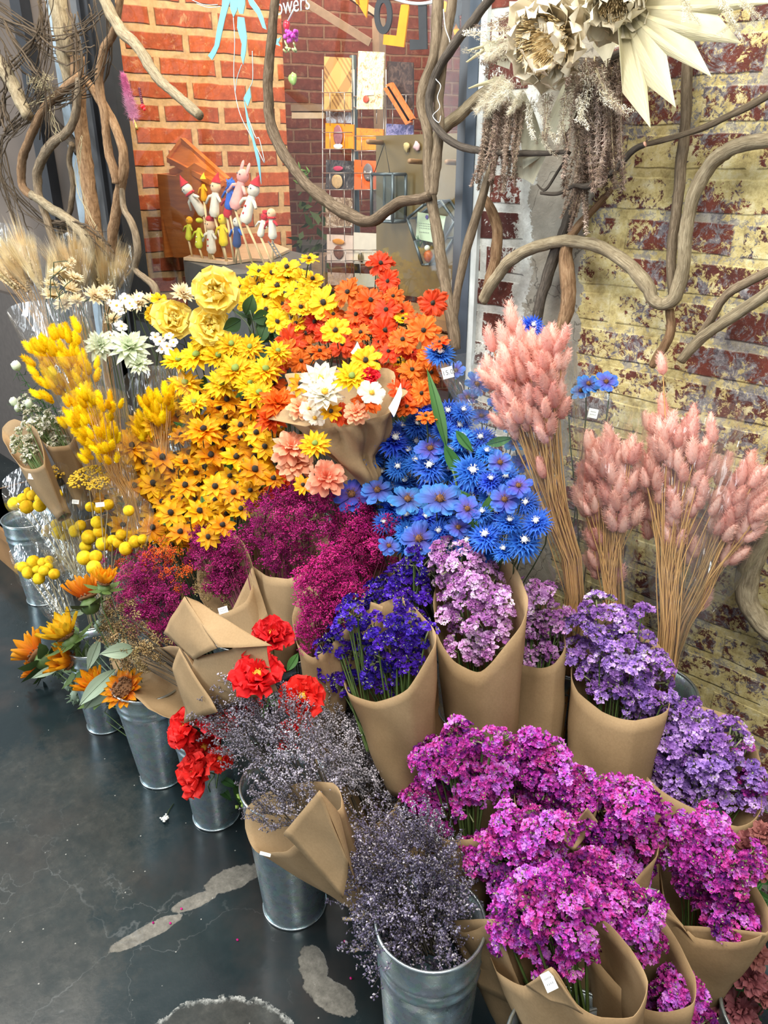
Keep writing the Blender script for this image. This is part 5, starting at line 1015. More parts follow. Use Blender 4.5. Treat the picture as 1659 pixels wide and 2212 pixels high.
for a in [(250, 1445, -.74, 110, 34, 2.35), (290, 1400, -.74, 70, 34, 3.0), (215, 1380, -.73, 70, 24, 1.9), (235, 1460, -.75, 90, 46, 2.2), (130, 1440, -.74, 60, 18, 2.7), (210, 1330, -.72, 60, 26, .4), (185, 1400, -.73, 46, 24, .9), (290, 1500, -.72, 46, 20, 1.2), (60, 1470, -.74, 40, 12, 2.9), (150, 1330, -.73, 50, 20, -.4), (190, 1450, -.74, 50, 24, .2), (110, 1470, -.74, 40, 16, 1.5), (225, 1400, -.72, 50, 24, -.6)]: leaf(*a, root=t, mat=M_leafs)
M = MB()
for a, b_, r in ((125, 1445, 20), (165, 1505, 20), (215, 1352, 16), (235, 1270, 18), (140, 1335, 15), (228, 1470, 18), (200, 1420, 14), (150, 1480, 16)):
    p = P(a, b_, -.74); s = mpp(p)*r; M.ball(p, (s*.7, s*.7, s*.9), 9, 7)
    for i in range(22): d = rvec(); M.tube([p+d*s*.6, p+d*s*1.15], [s*.12, s*.03], 3)
    M.tube([p, Vector((S1[0], S1[1], .2))], .0016, 4)
part('thistle_pods', M, M_leafs, t)
# leaves: roses, blue mass, rudbeckias, poppies
t = thing('rose_foliage', 'dark green rose leaves between the pale roses and the yellow cosmos', 'foliage', Vector(VB))
for a in [(530, 680, -.27, 46, 34, -1.3), (520, 690, -.27, 44, 34, 2.6), (545, 690, -.27, 46, 34, -.2), (560, 740, -.26, 50, 30, -1.2), (520, 745, -.26, 40, 28, 2.6), (550, 760, -.27, 46, 22, .1), (570, 700, -.25, 44, 20, -.6), (500, 730, -.26, 36, 24, 1.9), (590, 720, -.25, 46, 14, .8), (540, 720, -.25, 46, 30, .9), (575, 755, -.25, 40, 14, -.3)]: leaf(*a, root=t, mat=M_leaf)
M = MB(); M.tube(catmull([Vector(VB), P(560, 800, -.25), P(500, 665, -.28)], 12), .002, 5); M.tube(catmull([P(560, 800, -.25), P(560, 740, -.26), P(540, 670, -.27)], 8), .0018, 5); part('stem', M, M_stem_d, t)
t = thing('long_leaf_foliage', 'long bright green leaves standing in the blue flowers', 'foliage', Vector(BB))
for a in [(965, 970, -.36, 190, 26, -1.75), (960, 960, -.37, 100, 30, 1.1), (1040, 1120, -.40, 70, 26, -1.1), (1030, 1150, -.40, 70, 28, -1.9), (985, 930, -.35, 60, 22, .9), (900, 1180, -.40, 60, 20, .3), (1040, 1210, -.38, 50, 20, -.4), (1050, 960, -.34, 60, 22, -.3), (1020, 1090, -.39, 40, 22, -2.2), (1060, 1200, -.38, 40, 18, .3)]: leaf(*a, root=t, mat=M_leafg, pitch=.1)
M = MB(); M.tube(catmull([Vector(BB), P(1000, 1150, -.36), P(968, 980, -.36)], 12), .0025, 5); part('stem', M, M_stem, t)
t = thing('coneflower_foliage', 'olive green leaves between the amber coneflowers', 'foliage', Vector(RB))
for i in range(46): x, y = random.choice([(rnd(260, 590), rnd(880, 1150)), (rnd(380, 590), rnd(760, 900))]); leaf(x, y, yr(y)+.05, rnd(30, 50), rnd(12, 20), rnd(0, 6), t, M_leafg)
t = thing('cosmos_foliage', 'green leaves deep in the orange and yellow cosmos', 'foliage', Vector(OB))
for i in range(44): x, y = random.choice([(rnd(600, 930), rnd(700, 900)), (rnd(520, 700), rnd(620, 740))]); leaf(x, y, yo(y)+.07, rnd(30, 55), rnd(8, 16), rnd(0, 6), t, M_leaf)
t = thing('poppy_foliage', 'fresh green leaves and buds in the bucket mouth below the poppies', 'foliage', Vector((pz(637, 1950)[0], pz(637, 1950)[1], .1)))
for a in [(500, 1730, -.68, 70, 20, -2.2), (520, 1740, -.68, 60, 22, -1.6), (540, 1740, -.67, 50, 22, -.9), (510, 1700, -.67, 50, 18, -2.6), (560, 1560, -.58, 60, 16, -1.2), (600, 1540, -.58, 60, 18, -1.9), (620, 1450, -.56, 50, 20, -1.0), (590, 1580, -.6, 60, 18, .4)]: leaf(*a, root=t, mat=M_leafg)
M = MB()
for i in range(12): p = P(525+rnd(-14, 14), 1730+rnd(-14, 14), -.72); M.oct(p, .006, rvec(), 1.3)
part('buds', M, plain('lime_bud', (.38, .55, .10), .6), t)
# dim pink flowers low at the right edge
CB = (P(1600, 2150, -.44).x, -.46, .05)
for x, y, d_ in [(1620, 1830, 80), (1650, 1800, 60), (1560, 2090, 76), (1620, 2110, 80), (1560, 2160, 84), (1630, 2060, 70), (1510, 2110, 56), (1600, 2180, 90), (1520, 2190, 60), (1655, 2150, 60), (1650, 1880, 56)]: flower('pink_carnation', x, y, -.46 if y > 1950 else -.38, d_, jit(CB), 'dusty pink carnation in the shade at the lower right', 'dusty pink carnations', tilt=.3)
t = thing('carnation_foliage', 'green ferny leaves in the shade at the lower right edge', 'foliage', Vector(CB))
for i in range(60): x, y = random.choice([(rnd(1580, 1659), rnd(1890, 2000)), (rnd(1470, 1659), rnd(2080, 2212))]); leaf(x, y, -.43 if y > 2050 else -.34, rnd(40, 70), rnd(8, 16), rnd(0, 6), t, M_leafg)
MAG('magenta statice mostly hidden under the orange-brown paper at the bottom edge', -.58, [(1470, 2150, 44, 0), (1490, 2200, 34, 0), (1420, 2215, 34, 0), (1400, 2195, 18, 0)], 40, P(1440, 2420, -.58), None, .03)
# small things lying on the floor
t = thing('dropped_white_flower', 'small white flower head with a bit of stem lying on the floor', 'flower', PZ(357, 1770, 0)); p = PZ(357, 1770, .008)
M = MB(); 
for i in range(40): M.oct(p+Vector((rvec().x*.009, rvec().y*.009, rnd(0, .006))), .0032, rvec())
part('flower_head', M, M_wstam, t); M = MB(); M.tube([PZ(358, 1765, .006), PZ(365, 1750, .004), PZ(375, 1736, .003)], .0014, 5); part('stem', M, M_stem_d, t)
for i, (x, y) in enumerate([(368, 1994), (331, 1993), (513, 2030), (745, 2033), (758, 2113), (392, 1963)]):
    M = MB(); p = PZ(x, y, .0022); M.ball(p, (.0035, .0028, .0018), 7, 5); solo('fallen_petal', M, M_gyp, 'tiny pink petal fallen on the dark floor', 'petal', 'fallen pink petals')
# ---------------------------------------------------------------- vines
def bark(name, cols):
    t = NT(name); uv = t.new('ShaderNodeTexCoord').outputs['UV']; mp = t.new('ShaderNodeMapping'); mp.inputs['Scale'].default_value = (7, 26, 1); t.l(uv, mp.inputs[0])
    n = t.noise(mp.outputs[0], 1.6, 6, .7, .5); mp2 = t.new('ShaderNodeMapping'); mp2.inputs['Scale'].default_value = (14, 9, 1); t.l(uv, mp2.inputs[0]); n2 = t.noise(mp2.outputs[0], 2.2, 4, .7)
    c = t.ramp(t.math('ADD', t.math('MULTIPLY', n, .5), t.math('MULTIPLY', n2, .5)), [(.35, cols[0]), (.5, cols[1]), (.66, cols[2])]); t.set(c, .85, 0, .2)
    t.bump(t.math('ADD', n, n2), .8, .004); return t.mat
M_bk = bark('grey_brown_bark', [G(.09, .065, .042), G(.21, .16, .105), G(.36, .29, .20)])
M_bkw = bark('warm_bark', [G(.10, .055, .028), G(.25, .15, .08), G(.42, .29, .17)])
M_bkd = bark('dark_bark', [G(.035, .03, .026), G(.09, .075, .06), G(.16, .135, .11)])
M_bkm = bark('brown_tendril_bark', [G(.05, .035, .022), G(.13, .095, .062), G(.26, .20, .14)])
M_bko = bark('olive_bark', [G(.13, .10, .062), G(.27, .22, .14), G(.43, .37, .25)])
M_cut = plain('cut_wood', (.75, .42, .30), .7)
random.seed(9)
def vine(pts, y, label, mat=None, name='vine_stem', n=None, extra=(), root=None, cut=None, group=None):
    """pts: (px, py, r_px[, dy])"""
    M = MB()
    def strand(pts, yy):
        W = [P(q[0], q[1], yy+(q[3] if len(q) > 3 else 0)) for q in pts]; R_ = [q[2]*mpp(w_) for q, w_ in zip(pts, W)]
        k = (len(pts)-1)*6; cv = catmull(W, k); rr = [R_[min(int(i/6), len(R_)-1)]*(1-(i % 6)/6)+R_[min(int(i/6)+1, len(R_)-1)]*(i % 6)/6 for i in range(k+1)]
        rr = [r*(1+.10*noise.noise(c*9)) for r, c in zip(rr, cv)]; M.tube([c+rvec()*r*.06 for c, r in zip(cv, rr)], rr, 11, True, .22)
        return cv, rr
    cv, rr = strand(pts, y)
    for e in extra: strand(e, y)
    o = solo(name, M, mat or M_bk, label, 'vine', group)
    if cut is not None:
        i = 0 if cut == 0 else -1; c_, r = cv[i], rr[i]; d = (cv[0]-cv[1]) if i == 0 else (cv[-1]-cv[-2]); d.normalize()
        K = MB(); K.tube([c_+d*.0005, c_+d*.002], r*.93, 12); part('cut_end', K, M_cut, o)
    return o
vine([(596, -40, 10), (592, 30, 10), (583, 120, 11), (579, 200, 11), (585, 270, 12), (612, 330, 12), (655, 390, 12), (700, 430, 13), (750, 463, 13), (800, 478, 12), (838, 455, 12), (865, 436, 11), (905, 430, 11), (930, 422, 12)], -.09, 'thick vine sweeping in a wide loop in front of the window', M_bkm)
vine([(946, -40, 13), (944, 40, 13), (938, 120, 12), (915, 190, 12), (912, 240, 12), (925, 290, 12), (926, 370, 12), (932, 430, 12), (946, 510, 13), (957, 590, 12), (972, 670, 12), (985, 755, 12)], -.08, 'pale knobbly vine trunk running down the right part of the window')
vine([(982, -40, 11), (968, 60, 11), (955, 140, 11), (948, 210, 11), (950, 260, 10), (946, 320, 11), (940, 370, 11), (936, 420, 9)], -.105, 'second vine trunk twisted beside the pale knobbly one')
vine([(1065, -10, 9), (1030, 35, 10), (990, 85, 10), (952, 140, 10), (932, 190, 10), (928, 230, 9), (945, 278, 8), (985, 312, 8), (1040, 326, 8), (1100, 331, 7), (1170, 331, 6), (1228, 328, 5)], -.125, 'dark vine crossing from the top and bending level to the right', M_bkd)
vine([(1075, 170, 11, .02), (1035, 210, 13), (1000, 242, 13), (968, 268, 13), (945, 295, 12), (938, 360, 11), (938, 415, 9)], -.07, 'speckled vine branch joining the trunks from behind the wreath', M_bko)
vine([(1070, 330, 8, .03), (1050, 400, 9), (1022, 490, 10), (1000, 570, 10), (985, 650, 9), (976, 740, 9)], -.075, 'straight slanting vine left of the brick pier')
vine([(1045, 425, 8), (1062, 455, 11), (1074, 505, 12), (1070, 560, 12), (1058, 600, 11), (1046, 640, 9)], -.04, 'short curved vine lying against the red brick pier', M_bkw)
vine([(1043, 650, 12), (1062, 615, 13), (1090, 575, 13), (1130, 545, 13), (1190, 524, 12), (1250, 522, 13), (1310, 540, 14), (1360, 575, 15), (1396, 615, 16), (1412, 648, 14), (1435, 657, 13), (1458, 640, 15), (1474, 590, 15), (1480, 520, 15), (1490, 450, 14), (1512, 390, 15), (1545, 345, 16), (1590, 316, 16), (1640, 305, 16), (1700, 300, 16)], -.055, 'long arching vine from the pier over the plaster to the right edge', M_bko)
vine([(1488, 60, 13), (1484, 180, 12), (1478, 290, 11), (1468, 390, 12), (1458, 480, 12), (1450, 560, 11), (1452, 640, 9)], -.03, 'upright vine behind the palm leaf on the painted brick', M_bk)
vine([(1446, 668, 10), (1448, 710, 10), (1438, 745, 10), (1420, 770, 9), (1408, 790, 8)], -.04, 'short vine stub hanging below the fork on the painted brick', M_bkw)
vine([(1680, 580, 10), (1630, 602, 10), (1585, 625, 10), (1555, 655, 9), (1535, 690, 9), (1510, 725, 8)], -.045, 'upper of two slanting vines at the right edge', M_bk)
vine([(1690, 605, 13), (1620, 660, 13), (1560, 698, 12), (1510, 735, 12), (1470, 780, 11)], -.06, 'lower, paler of two slanting vines at the right edge', M_bko)
vine([(1700, 185, 8), (1600, 238, 8), (1520, 275, 7), (1450, 298, 6), (1385, 314, 5)], -.07, 'thin vine rising to the right edge above the long arching one', M_bk)
vine([(1392, 312, 6), (1365, 328, 7), (1335, 360, 7), (1300, 388, 6), (1270, 402, 7), (1240, 402, 5), (1205, 418, 4), (1168, 417, 3)], -.10, 'kinked twig with a pale cut end over the plaster', M_bkd, extra=([(1232, 328, 3), (1205, 370, 3), (1178, 410, 3), (1160, 398, 1)],), cut=0)
vine([(1270, 330, 10), (1245, 420, 11), (1222, 490, 12), (1195, 560, 13), (1170, 640, 13), (1155, 720, 12)], -.035, 'dark upright vine against the grey plaster', M_bkd)
vine([(1320, 410, 6), (1280, 455, 7), (1240, 500, 9), (1222, 545, 14), (1228, 610, 17), (1224, 670, 17), (1205, 730, 14)], -.05, 'broad flattened brown vine against the grey plaster', M_bkw)
vine([(1700, 1110, 20), (1660, 1150, 22), (1628, 1200, 24), (1612, 1260, 24), (1625, 1320, 22), (1660, 1365, 20), (1710, 1390, 18)], -.05, 'thick pale vine bending at the lower right edge', M_bko)
# left tangle
vine([(205, -60, 11), (235, 20, 13), (262, 65, 13), (300, 105, 12), (325, 145, 12), (350, 178, 11), (385, 208, 10), (432, 250, 10)], -.20, 'greenish driftwood stick reaching in front of the lit brick', M_bko)
vine([(165, 120, 15), (172, 240, 15), (183, 340, 16), (196, 440, 16), (208, 540, 15), (215, 620, 14)], -.12, 'thickest upright vine trunk at the left of the window frame', M_bkw)
vine([(120, -40, 22), (135, 60, 20), (142, 130, 16), (150, 190, 9)], -.14, 'gnarled broad vine top at the upper left', M_bko)
vine([(262, -30, 8), (250, 60, 9), (224, 110, 9), (214, 180, 9), (226, 250, 9), (233, 320, 9), (246, 370, 9), (250, 395, 8)], -.16, 'reddish vine twisting down beside the window frame', M_bkw)
vine([(185, 170, 9), (215, 215, 10), (240, 255, 10), (262, 310, 10), (268, 360, 10), (260, 400, 11), (252, 450, 11), (243, 510, 11), (238, 560, 9)], -.14, 'curved vine joining the forked stem at the window frame', M_bkw)
vine([(262, 405, 6), (268, 450, 7), (288, 490, 8), (298, 540, 8), (292, 580, 7), (312, 600, 7), (334, 620, 8), (342, 650, 8)], -.14, 'thin vine with an S-bend reaching down to the yellow roses', M_bk)
vine([(172, 165, 9), (130, 200, 9), (95, 235, 9), (68, 290, 9), (48, 345, 9), (48, 400, 9), (70, 425, 8)], -.17, 'smooth russet vine arching down at the far left', M_bkw)
vine([(170, 170, 8), (166, 230, 9), (150, 280, 9), (118, 305, 10), (92, 340, 10), (80, 380, 10), (84, 420, 9), (100, 470, 9), (118, 530, 9), (130, 590, 8)], -.18, 'pale vine with a kink in the left tangle', M_bk)
vine([(70, 420, 9), (110, 450, 10), (150, 475, 11), (182, 510, 11), (198, 560, 10), (202, 640, 9)], -.19, 'vine arching down over the wheat bunches', M_bko)
vine([(55, 215, 10), (100, 250, 11), (150, 300, 11), (170, 330, 9)], -.08, 'dark straight branch behind the left tangle', M_bkd)
vine([(-20, 110, 14), (15, 160, 15), (40, 210, 14), (60, 250, 12)], -.20, 'mossy grey branch end at the left edge', M_bko)
vine([(155, 310, 6), (150, 350, 6), (158, 400, 6), (150, 460, 6), (130, 500, 5)], -.10, 'thin side shoot beside the thickest left trunk', M_bk)
M = MB()
guides = [[(-20, 30), (60, 70), (130, 120), (190, 100)], [(0, 60), (60, 140), (95, 190), (95, 300)], [(-10, 5), (90, 70), (170, 60), (215, 20)], [(215, 0), (230, 120), (190, 190), (120, 220), (60, 260)], [(60, 250), (10, 300), (0, 370), (40, 430), (110, 480), (190, 510)], [(20, 150), (80, 90), (95, 10), (90, -30)], [(195, 150), (140, 190), (80, 190), (30, 250)], [(150, 30), (170, 120), (160, 200), (95, 230)], [(0, 330), (30, 430), (60, 520), (70, 560)], [(100, 480), (160, 490), (210, 515), (230, 540)], [(90, 0), (98, 100), (70, 200), (40, 270), (10, 290)], [(20, 280), (10, 220), (30, 180), (10, 120)]]
for g in guides:
    for k in range(7):
        ox, oy = rnd(-16, 16), rnd(-14, 14); yy = -.17+rnd(-.05, .05); pts = [P(a+ox+rnd(-9, 9), b_+oy+rnd(-9, 9), yy+rnd(-.015, .015)) for a, b_ in g]; r = rnd(.8, 2.5)*mpp(pts[0])
        cv = catmull(pts, 22); M.tube([c+rvec()*r*.7 for c in cv], [r*(1-.5*i/23) for i in range(23)], 5, True, .3)
        for q in range(2): i = random.randrange(4, 20); d = rvec(); M.tube([cv[i], cv[i]+d*.02, cv[i]+d*.035+rvec()*.008], [r*.45, r*.3, r*.12], 4)
solo('tangled_vine_wreath', M, M_bkm, 'tangle of thin dark vine tendrils looped around the stems at the upper left', 'vine')
M = MB()
for g in ([(170, 300), (168, 400), (205, 500)], [(80, 180), (110, 200), (60, 230)], [(110, 230), (120, 280), (125, 300)]):
    for k in range(5):
        yy = -.19; pts = [P(a+rnd(-8, 8), b_+rnd(-8, 8), yy) for a, b_ in g]; M.tube([c+rvec()*.003 for c in catmull(pts, 14)], .0007, 4)
for k in range(70): p = P(88+rnd(-24, 24), 178+rnd(-14, 14), -.2); M.tube([p, p+rvec()*.018, p+rvec()*.02], .0006, 3, False)
solo('frayed_raffia', M, M_palestem, 'pale frayed fibres caught in the left vine tangle', 'fibre')
M = MB(); M.tube(catmull([P(a, b_, -.13) for a, b_ in ((958, 20), (962, 60), (972, 95), (958, 130), (940, 165), (952, 185), (945, 210), (950, 232), (935, 250), (948, 265), (952, 250))], 60), .0009, 4)
solo('white_wire', M, M_sticker, 'thin white wire wound around the vine trunks at the window', 'wire')
# ---------------------------------------------------------------- dried wreath at the upper right
M_ivory = petal_mat('ivory_wood_petal', [(0, G(.56, .40, .20)), (.4, G(.72, .61, .40)), (1, G(.80, .74, .58))], .12, .2, .1, .01)
M_palm = petal_mat('bleached_palm', [(0, G(.50, .43, .25)), (1, G(.66, .61, .41))], .10, .25, .05, .01)
M_pamp = floret_mat('brown_pampas', [G(.20, .14, .10), G(.36, .27, .21), G(.52, .43, .36)], 60, .2, .2, .02); M_pampl = floret_mat('cream_plume', [G(.60, .54, .40), G(.78, .74, .60), G(.9, .88, .78)], 60, .25, .1, .01)
wr = thing('dried_flower_wreath', 'wreath of ivory flowers, palm leaf and brown plumes hanging at the upper right', 'wreath', P(1290, 60, -.06)); wl = wr.location
def big(px, py, y, dpx, face, seed, eyeR=.2):
    random.seed(seed)
    K = dict(prof='p', nu=7, nv=9, j=.2)
    v = bloom([(12, .5, .27, -.3, .9, dict(ruf=.10, cup=.3, **K)), (12, .47, .26, .05, .8, dict(ruf=.12, cup=.3, **K)), (12, .42, .24, .3, .9, dict(ruf=.12, cup=.3, **K)), (12, .30, .18, .5, .9, dict(ruf=.16, cup=.3, r0=.08, **K)), (12, .18, .12, .8, .5, dict(ruf=.2, cup=.3, r0=.13, **K))], seed)
    p = P(px, py, y); s = dpx*mpp(p); Mx = Matrix.Translation(p-wl) @ orient(face, .3) @ Matrix.Scale(s, 4)
    o = link('ivory_flower', v.mesh('ivory_flower', M_ivory), wr); o.matrix_local = Mx
    e = MB()
    for i in range(420):
        a = rnd(0, 6.28); q = math.sqrt(rnd(0, 1))*eyeR; c = Vector((q*math.cos(a), q*math.sin(a), .14)); e.tube([c-Vector((0, 0, .12)), c+Vector((c.x*.5, c.y*.5, rnd(.05, .13)))], [.006, .004], 3, False)
    e.ball((0, 0, .08), (eyeR, eyeR, .08), 12, 6); k = link('flower_eye', e.mesh('flower_eye', plain('golden_thistle_fuzz', (.80, .62, .34), .9)), o); k.matrix_local = Matrix.Identity(4)
big(1192, 85, -.17, 215, TOCAM(P(1192, 85, -.17))+Vector((-.5, -.25, -.25)), 51); big(1330, -10, -.15, 190, TOCAM(P(1330, 0, -.15))+Vector((0, 0, -.5)), 52, .12)
# palm leaf: pleated fan with cut points
org = (1345, 15); fan = [(1262, 40), (1362, 195), (1405, 276), (1397, 185), (1460, 236), (1448, 125), (1458, 138), (1537, 165), (1497, 88), (1602, 94), (1560, 35), (1670, 5), (1600, -40)]
fan = [(1335, 60), (1345, 200), (1405, 276), (1397, 183), (1460, 232), (1440, 118), (1538, 166), (1498, 88), (1602, 94), (1548, 30), (1668, 6), (1600, -60), (1500, -80)]
M = MB(); O = P(org[0], org[1], -.13); F = [P(a, b_, -.15+(.012 if i % 2 else -.012)) for i, (a, b_) in enumerate(fan)]; n = TOCAM(O)
for i in range(len(F)-1):
    a, b_ = F[i], F[i+1]
    M.grid(lambda u, v: O.lerp(a.lerp(b_, u), v)+n*(.006*math.sin(PI*v)*(1-2*u if i % 2 else 2*u-1)), 3, 10)
o = part('palm_leaf', M, M_palm, wr, False); solidify(o, .0012)
for c4 in ([(1135, 200, .02), (1180, 330, .02), (1130, 365, .03), (1110, 230, .03)], [(1215, 180, .04), (1270, 190, .03), (1225, 285, .03), (1170, 290, .03)], [(1095, 185, .05), (1175, 300, .04), (1150, 345, .04), (1105, 250, .05)], [(1105, 330, .02), (1180, 335, .02), (1150, 400, .04), (1110, 380, .04)], [(1040, 90, .02), (1110, 85, .02), (1100, 150, .02), (1058, 135, .02)], [(1300, 30, .05), (1345, 60, .05), (1310, 150, .06), (1280, 100, .06)]):
    o = part('grey_palm_piece', sheet(c4, -.14, .008), petal_mat('greyish_palm', [(0, G(.42, .40, .28)), (1, G(.62, .60, .46))], .15, .2, .1, .01), wr)
for (tx, ty, bx, by) in [(1005, 133, 1090, 80), (1010, 190, 1090, 170), (1008, 108, 1100, 90)]:
    o = part('dry_leaf', sheet([(tx, ty, 0), (tx+4, ty+2, 0), (bx, by+8, .02), (bx, by-10, .02)], -.12, .003), M_palm, wr)
PL = [plume_sprig(60+i).mesh('plume', [M_pamp, M_palestem]) for i in range(4)]; PW = [plume_sprig(70+i, .075, 900, .020, .00035, .2, .010).mesh('bristle_head', [M_pampl, M_palestem]) for i in range(2)]; PS = [plume_sprig(80+i, .11, 260, .011, .0009, .4, .012).mesh('dried_sprig', [M_pamp, M_palestem]) for i in range(3)]; PC = [plume_sprig(85+i, .11, 260, .011, .0009, .4, .012).mesh('dried_sprig', [M_pampl, M_palestem]) for i in range(3)]
def plume(lst, nm, x0, y0, x1, y1, yy, L):
    a, b_ = P(x0, y0, yy), P(x1, y1, yy+rnd(-.01, .01)); o = link(nm, random.choice(lst), wr); o.matrix_local = Matrix.Translation(a-wl) @ orient(b_-a) @ Matrix.Scale((b_-a).length/L, 4)
for i in range(26): x = 1232+i*4.6+rnd(-5, 5); plume(PL, 'brown_plume', x, 150+rnd(-30, 30), x-8+rnd(-10, 10), 400+rnd(-25, 30), -.11+rnd(-.02, .03), .16)
for i in range(12): plume(PL, 'brown_plume', 1262+rnd(-20, 20), 330+rnd(-15, 15), 1225+rnd(-22, 12)+i*4, 480+rnd(-30, 30), -.09, .16)
for i in range(26): x = 1046+i*3+rnd(-5, 5); plume(PL, 'brown_plume', x+8, 225+rnd(-15, 15), x-14+rnd(-10, 8), 385+rnd(-30, 40), -.13+rnd(-.02, .02), .16)
for (a, b_, c_, d_) in [(1105, 185, 1040, 240), (1130, 195, 1105, 250), (1105, 95, 1045, 130), (1090, 170, 1030, 235)]: plume(PW, 'bristle_head', a, b_, c_, d_, -.15, .075)
for (a, b_, c_, d_) in [(1240, 110, 1245, 215), (1265, 130, 1290, 250), (1290, 150, 1330, 260), (1225, 200, 1200, 300), (1180, 200, 1170, 310), (1250, 200, 1260, 290), (1150, 215, 1140, 300), (1300, 190, 1345, 270), (1210, 260, 1205, 340), (1115, 60, 1030, 75), (1130, 85, 1025, 120), (1110, 110, 1015, 150), (1110, 30, 1050, 50), (1170, 280, 1180, 350)]:
    for q in range(2): plume(PS if q else PC, 'dried_sprig', a+rnd(-6, 6), b_+rnd(-6, 6), c_+rnd(-8, 8), d_+rnd(-8, 8), -.14+rnd(-.02, .02), .11)
for (a, b_, c_, d_) in [(1480, -20, 1490, 45), (1475, -10, 1500, 50), (1560, -10, 1585, 60), (1570, 20, 1600, 90), (1600, 0, 1640, 40), (1590, 30, 1560, 80)]:
    for q in range(2): plume(PC, 'dried_sprig', a+rnd(-6, 6), b_, c_+rnd(-8, 8), d_+rnd(-8, 8), -.17, .11)
M = MB(); p = P(1288, 55, -.05); k = 40; M.tube([p+Vector((math.cos(2*PI*i/k)*.16, rnd(-.004, .004), math.sin(2*PI*i/k)*.16+.10)) for i in range(k+1)], .012, 7, False, .3); part('vine_ring', M, M_bkd, wr)
plumfl = MB(); p = P(1292, 55, -.09)
for i in range(26): d = rvec(); plumfl.tube([p, p+d*.022], [.003, .0006], 4)
part('dark_plum_thistle', plumfl, plain('dark_plum', (.05, .01, .04), .8), wr)
# ---------------------------------------------------------------- on and behind the window
M_vin = plain('pale_blue_vinyl', (.15, .36, .42), .5, var=.03); M_vinw = plain('white_vinyl', (.42, .58, .62), .4, var=.03)
yw = .012
def flat(polys, label, cat, name, mat, y=yw, dep=.0015, origin=None):
    M = MB()
    for pl in polys:
        W = [P(a, b_, y) for a, b_ in pl]; n = len(W); M.add(W+[w_+Vector((0, -dep, 0)) for w_ in W], [tuple(range(n)), tuple(range(2*n-1, n-1, -1))]+[(i, i+n, (i+1) % n+n, (i+1) % n) for i in range(n)])
    return solo(name, M, mat, label, cat, smooth=False)
flat([[(482, -20), (480, 12), (470, 60), (464, 98), (456, 112), (450, 120), (459, 130), (467, 116), (474, 100), (487, 40), (497, 5), (500, -20)], [(497, -20), (498, 18), (505, 38), (513, 22), (514, -20)], [(514, -20), (513, 14), (518, 30), (526, 30), (530, 10), (530, -20)], [(514, 36), (528, 38), (534, 80), (532, 110), (526, 140), (521, 120), (523, 95), (513, 60)], [(530, -20), (548, 0), (562, 20), (570, 40), (576, 64), (568, 60), (556, 30), (540, 10)],
      [(540, 188), (543, 210), (536, 230), (527, 212), (530, 205)], [(527, 212), (534, 240), (540, 270), (548, 295), (562, 345), (565, 398), (556, 350), (545, 300), (535, 270)], [(590, 78), (600, 84), (608, 80), (602, 92), (606, 100), (596, 96), (592, 104)]], 'pale blue root-like window decal above the puppets', 'window decal', 'window_decal', M_vin)
M = MB()
for pts in ([(504, 38), (507, 90), (505, 150), (508, 200), (520, 250), (545, 300), (571, 352)], [(522, 140), (512, 170), (508, 200)], [(545, 110), (546, 170), (540, 188)], [(527, 215), (535, 250), (552, 296), (560, 300), (572, 350)], [(415, 0), (440, 10), (470, 10)], [(425, 8), (450, 16), (476, 14)]):
    M.tube(catmull([P(a, b_, yw) for a, b_ in pts], 30), .0011, 4)
solo('window_decal', M, M_vinw, 'thin white line decal trailing below the blue one', 'window decal')
def text(body, px, py, y, hpx, mat, name, label, cat, face=Vector((0, -1, 0)), parent=None, ext=.0004, rot=0):
    p = P(px, py, y); c = textmesh(name, body, hpx*mpp(p)/.72, ext, mat, 'LEFT', -.0004)
    z = Vector(face).normalized(); x = Vector((0, 0, 1)).cross(z).normalized(); yv = z.cross(x); o = link(name, c); o.matrix_world = Matrix.Translation(p) @ Matrix((x, yv, z)).transposed().to_4x4() @ Matrix.Rotation(rot, 4, 'Z')
    tag(o, label, cat); return o
o = text('owers', 596, 34, .010, 33, M_vinw, 'window_lettering', 'pale lettering owers on the window glass at the top', 'lettering')
# hanging felt banner seen from behind
bn = thing('felt_letter_banner', 'orange and black felt letter banner strung inside the top of the window', 'banner', P(880, -30, .10)); M_fo = plain('orange_felt', (.88, .30, .01), .95); M_fb = plain('charcoal_felt', (.035, .036, .04), .95)
yb_ = .10
def felt(polys, mat, nm):
    M = MB()
    for pl in polys:
        W = [P(a, b_, yb_) for a, b_ in pl]; n = len(W); M.add(W+[w_+Vector((0, .004, 0)) for w_ in W], [tuple(range(n)), tuple(range(2*n-1, n-1, -1))]+[(i, i+n, (i+1) % n+n, (i+1) % n) for i in range(n)])
    part(nm, M, mat, bn, False)
felt([[(758, -20), (770, 8), (778, 12), (772, -20)], [(765, -5), (791, 38), (795, -10), (780, -20)]], M_fo, 'felt_letter')
M = MB(); 
def ringfn(u, v):
    a = 2*PI*u; r = (1.0, 1.0, .46, .46)[int(v*3+.5)]; dy = (0, .004, .004, 0)[int(v*3+.5)]; return P(827+19*r*math.cos(a), 32+42*(1 if r > .6 else .62)*math.sin(a), yb_)+Vector((0, dy, 0))
M.grid(ringfn, 32, 3, True); n_ = 32; M.f += [(3*n_+i, 3*n_+(i+1) % n_, (i+1) % n_, i) for i in range(n_)]; M.mi += [0]*n_
part('felt_letter', M, M_fb, bn, False)
felt([[(866, 10), (884, 8), (872, 102), (827, 96), (829, 74), (856, 77)]], M_fo, 'felt_letter')
felt([[(903, 10), (920, 10), (922, 106), (885, 108), (885, 85), (905, 86)]], M_fb, 'felt_letter')
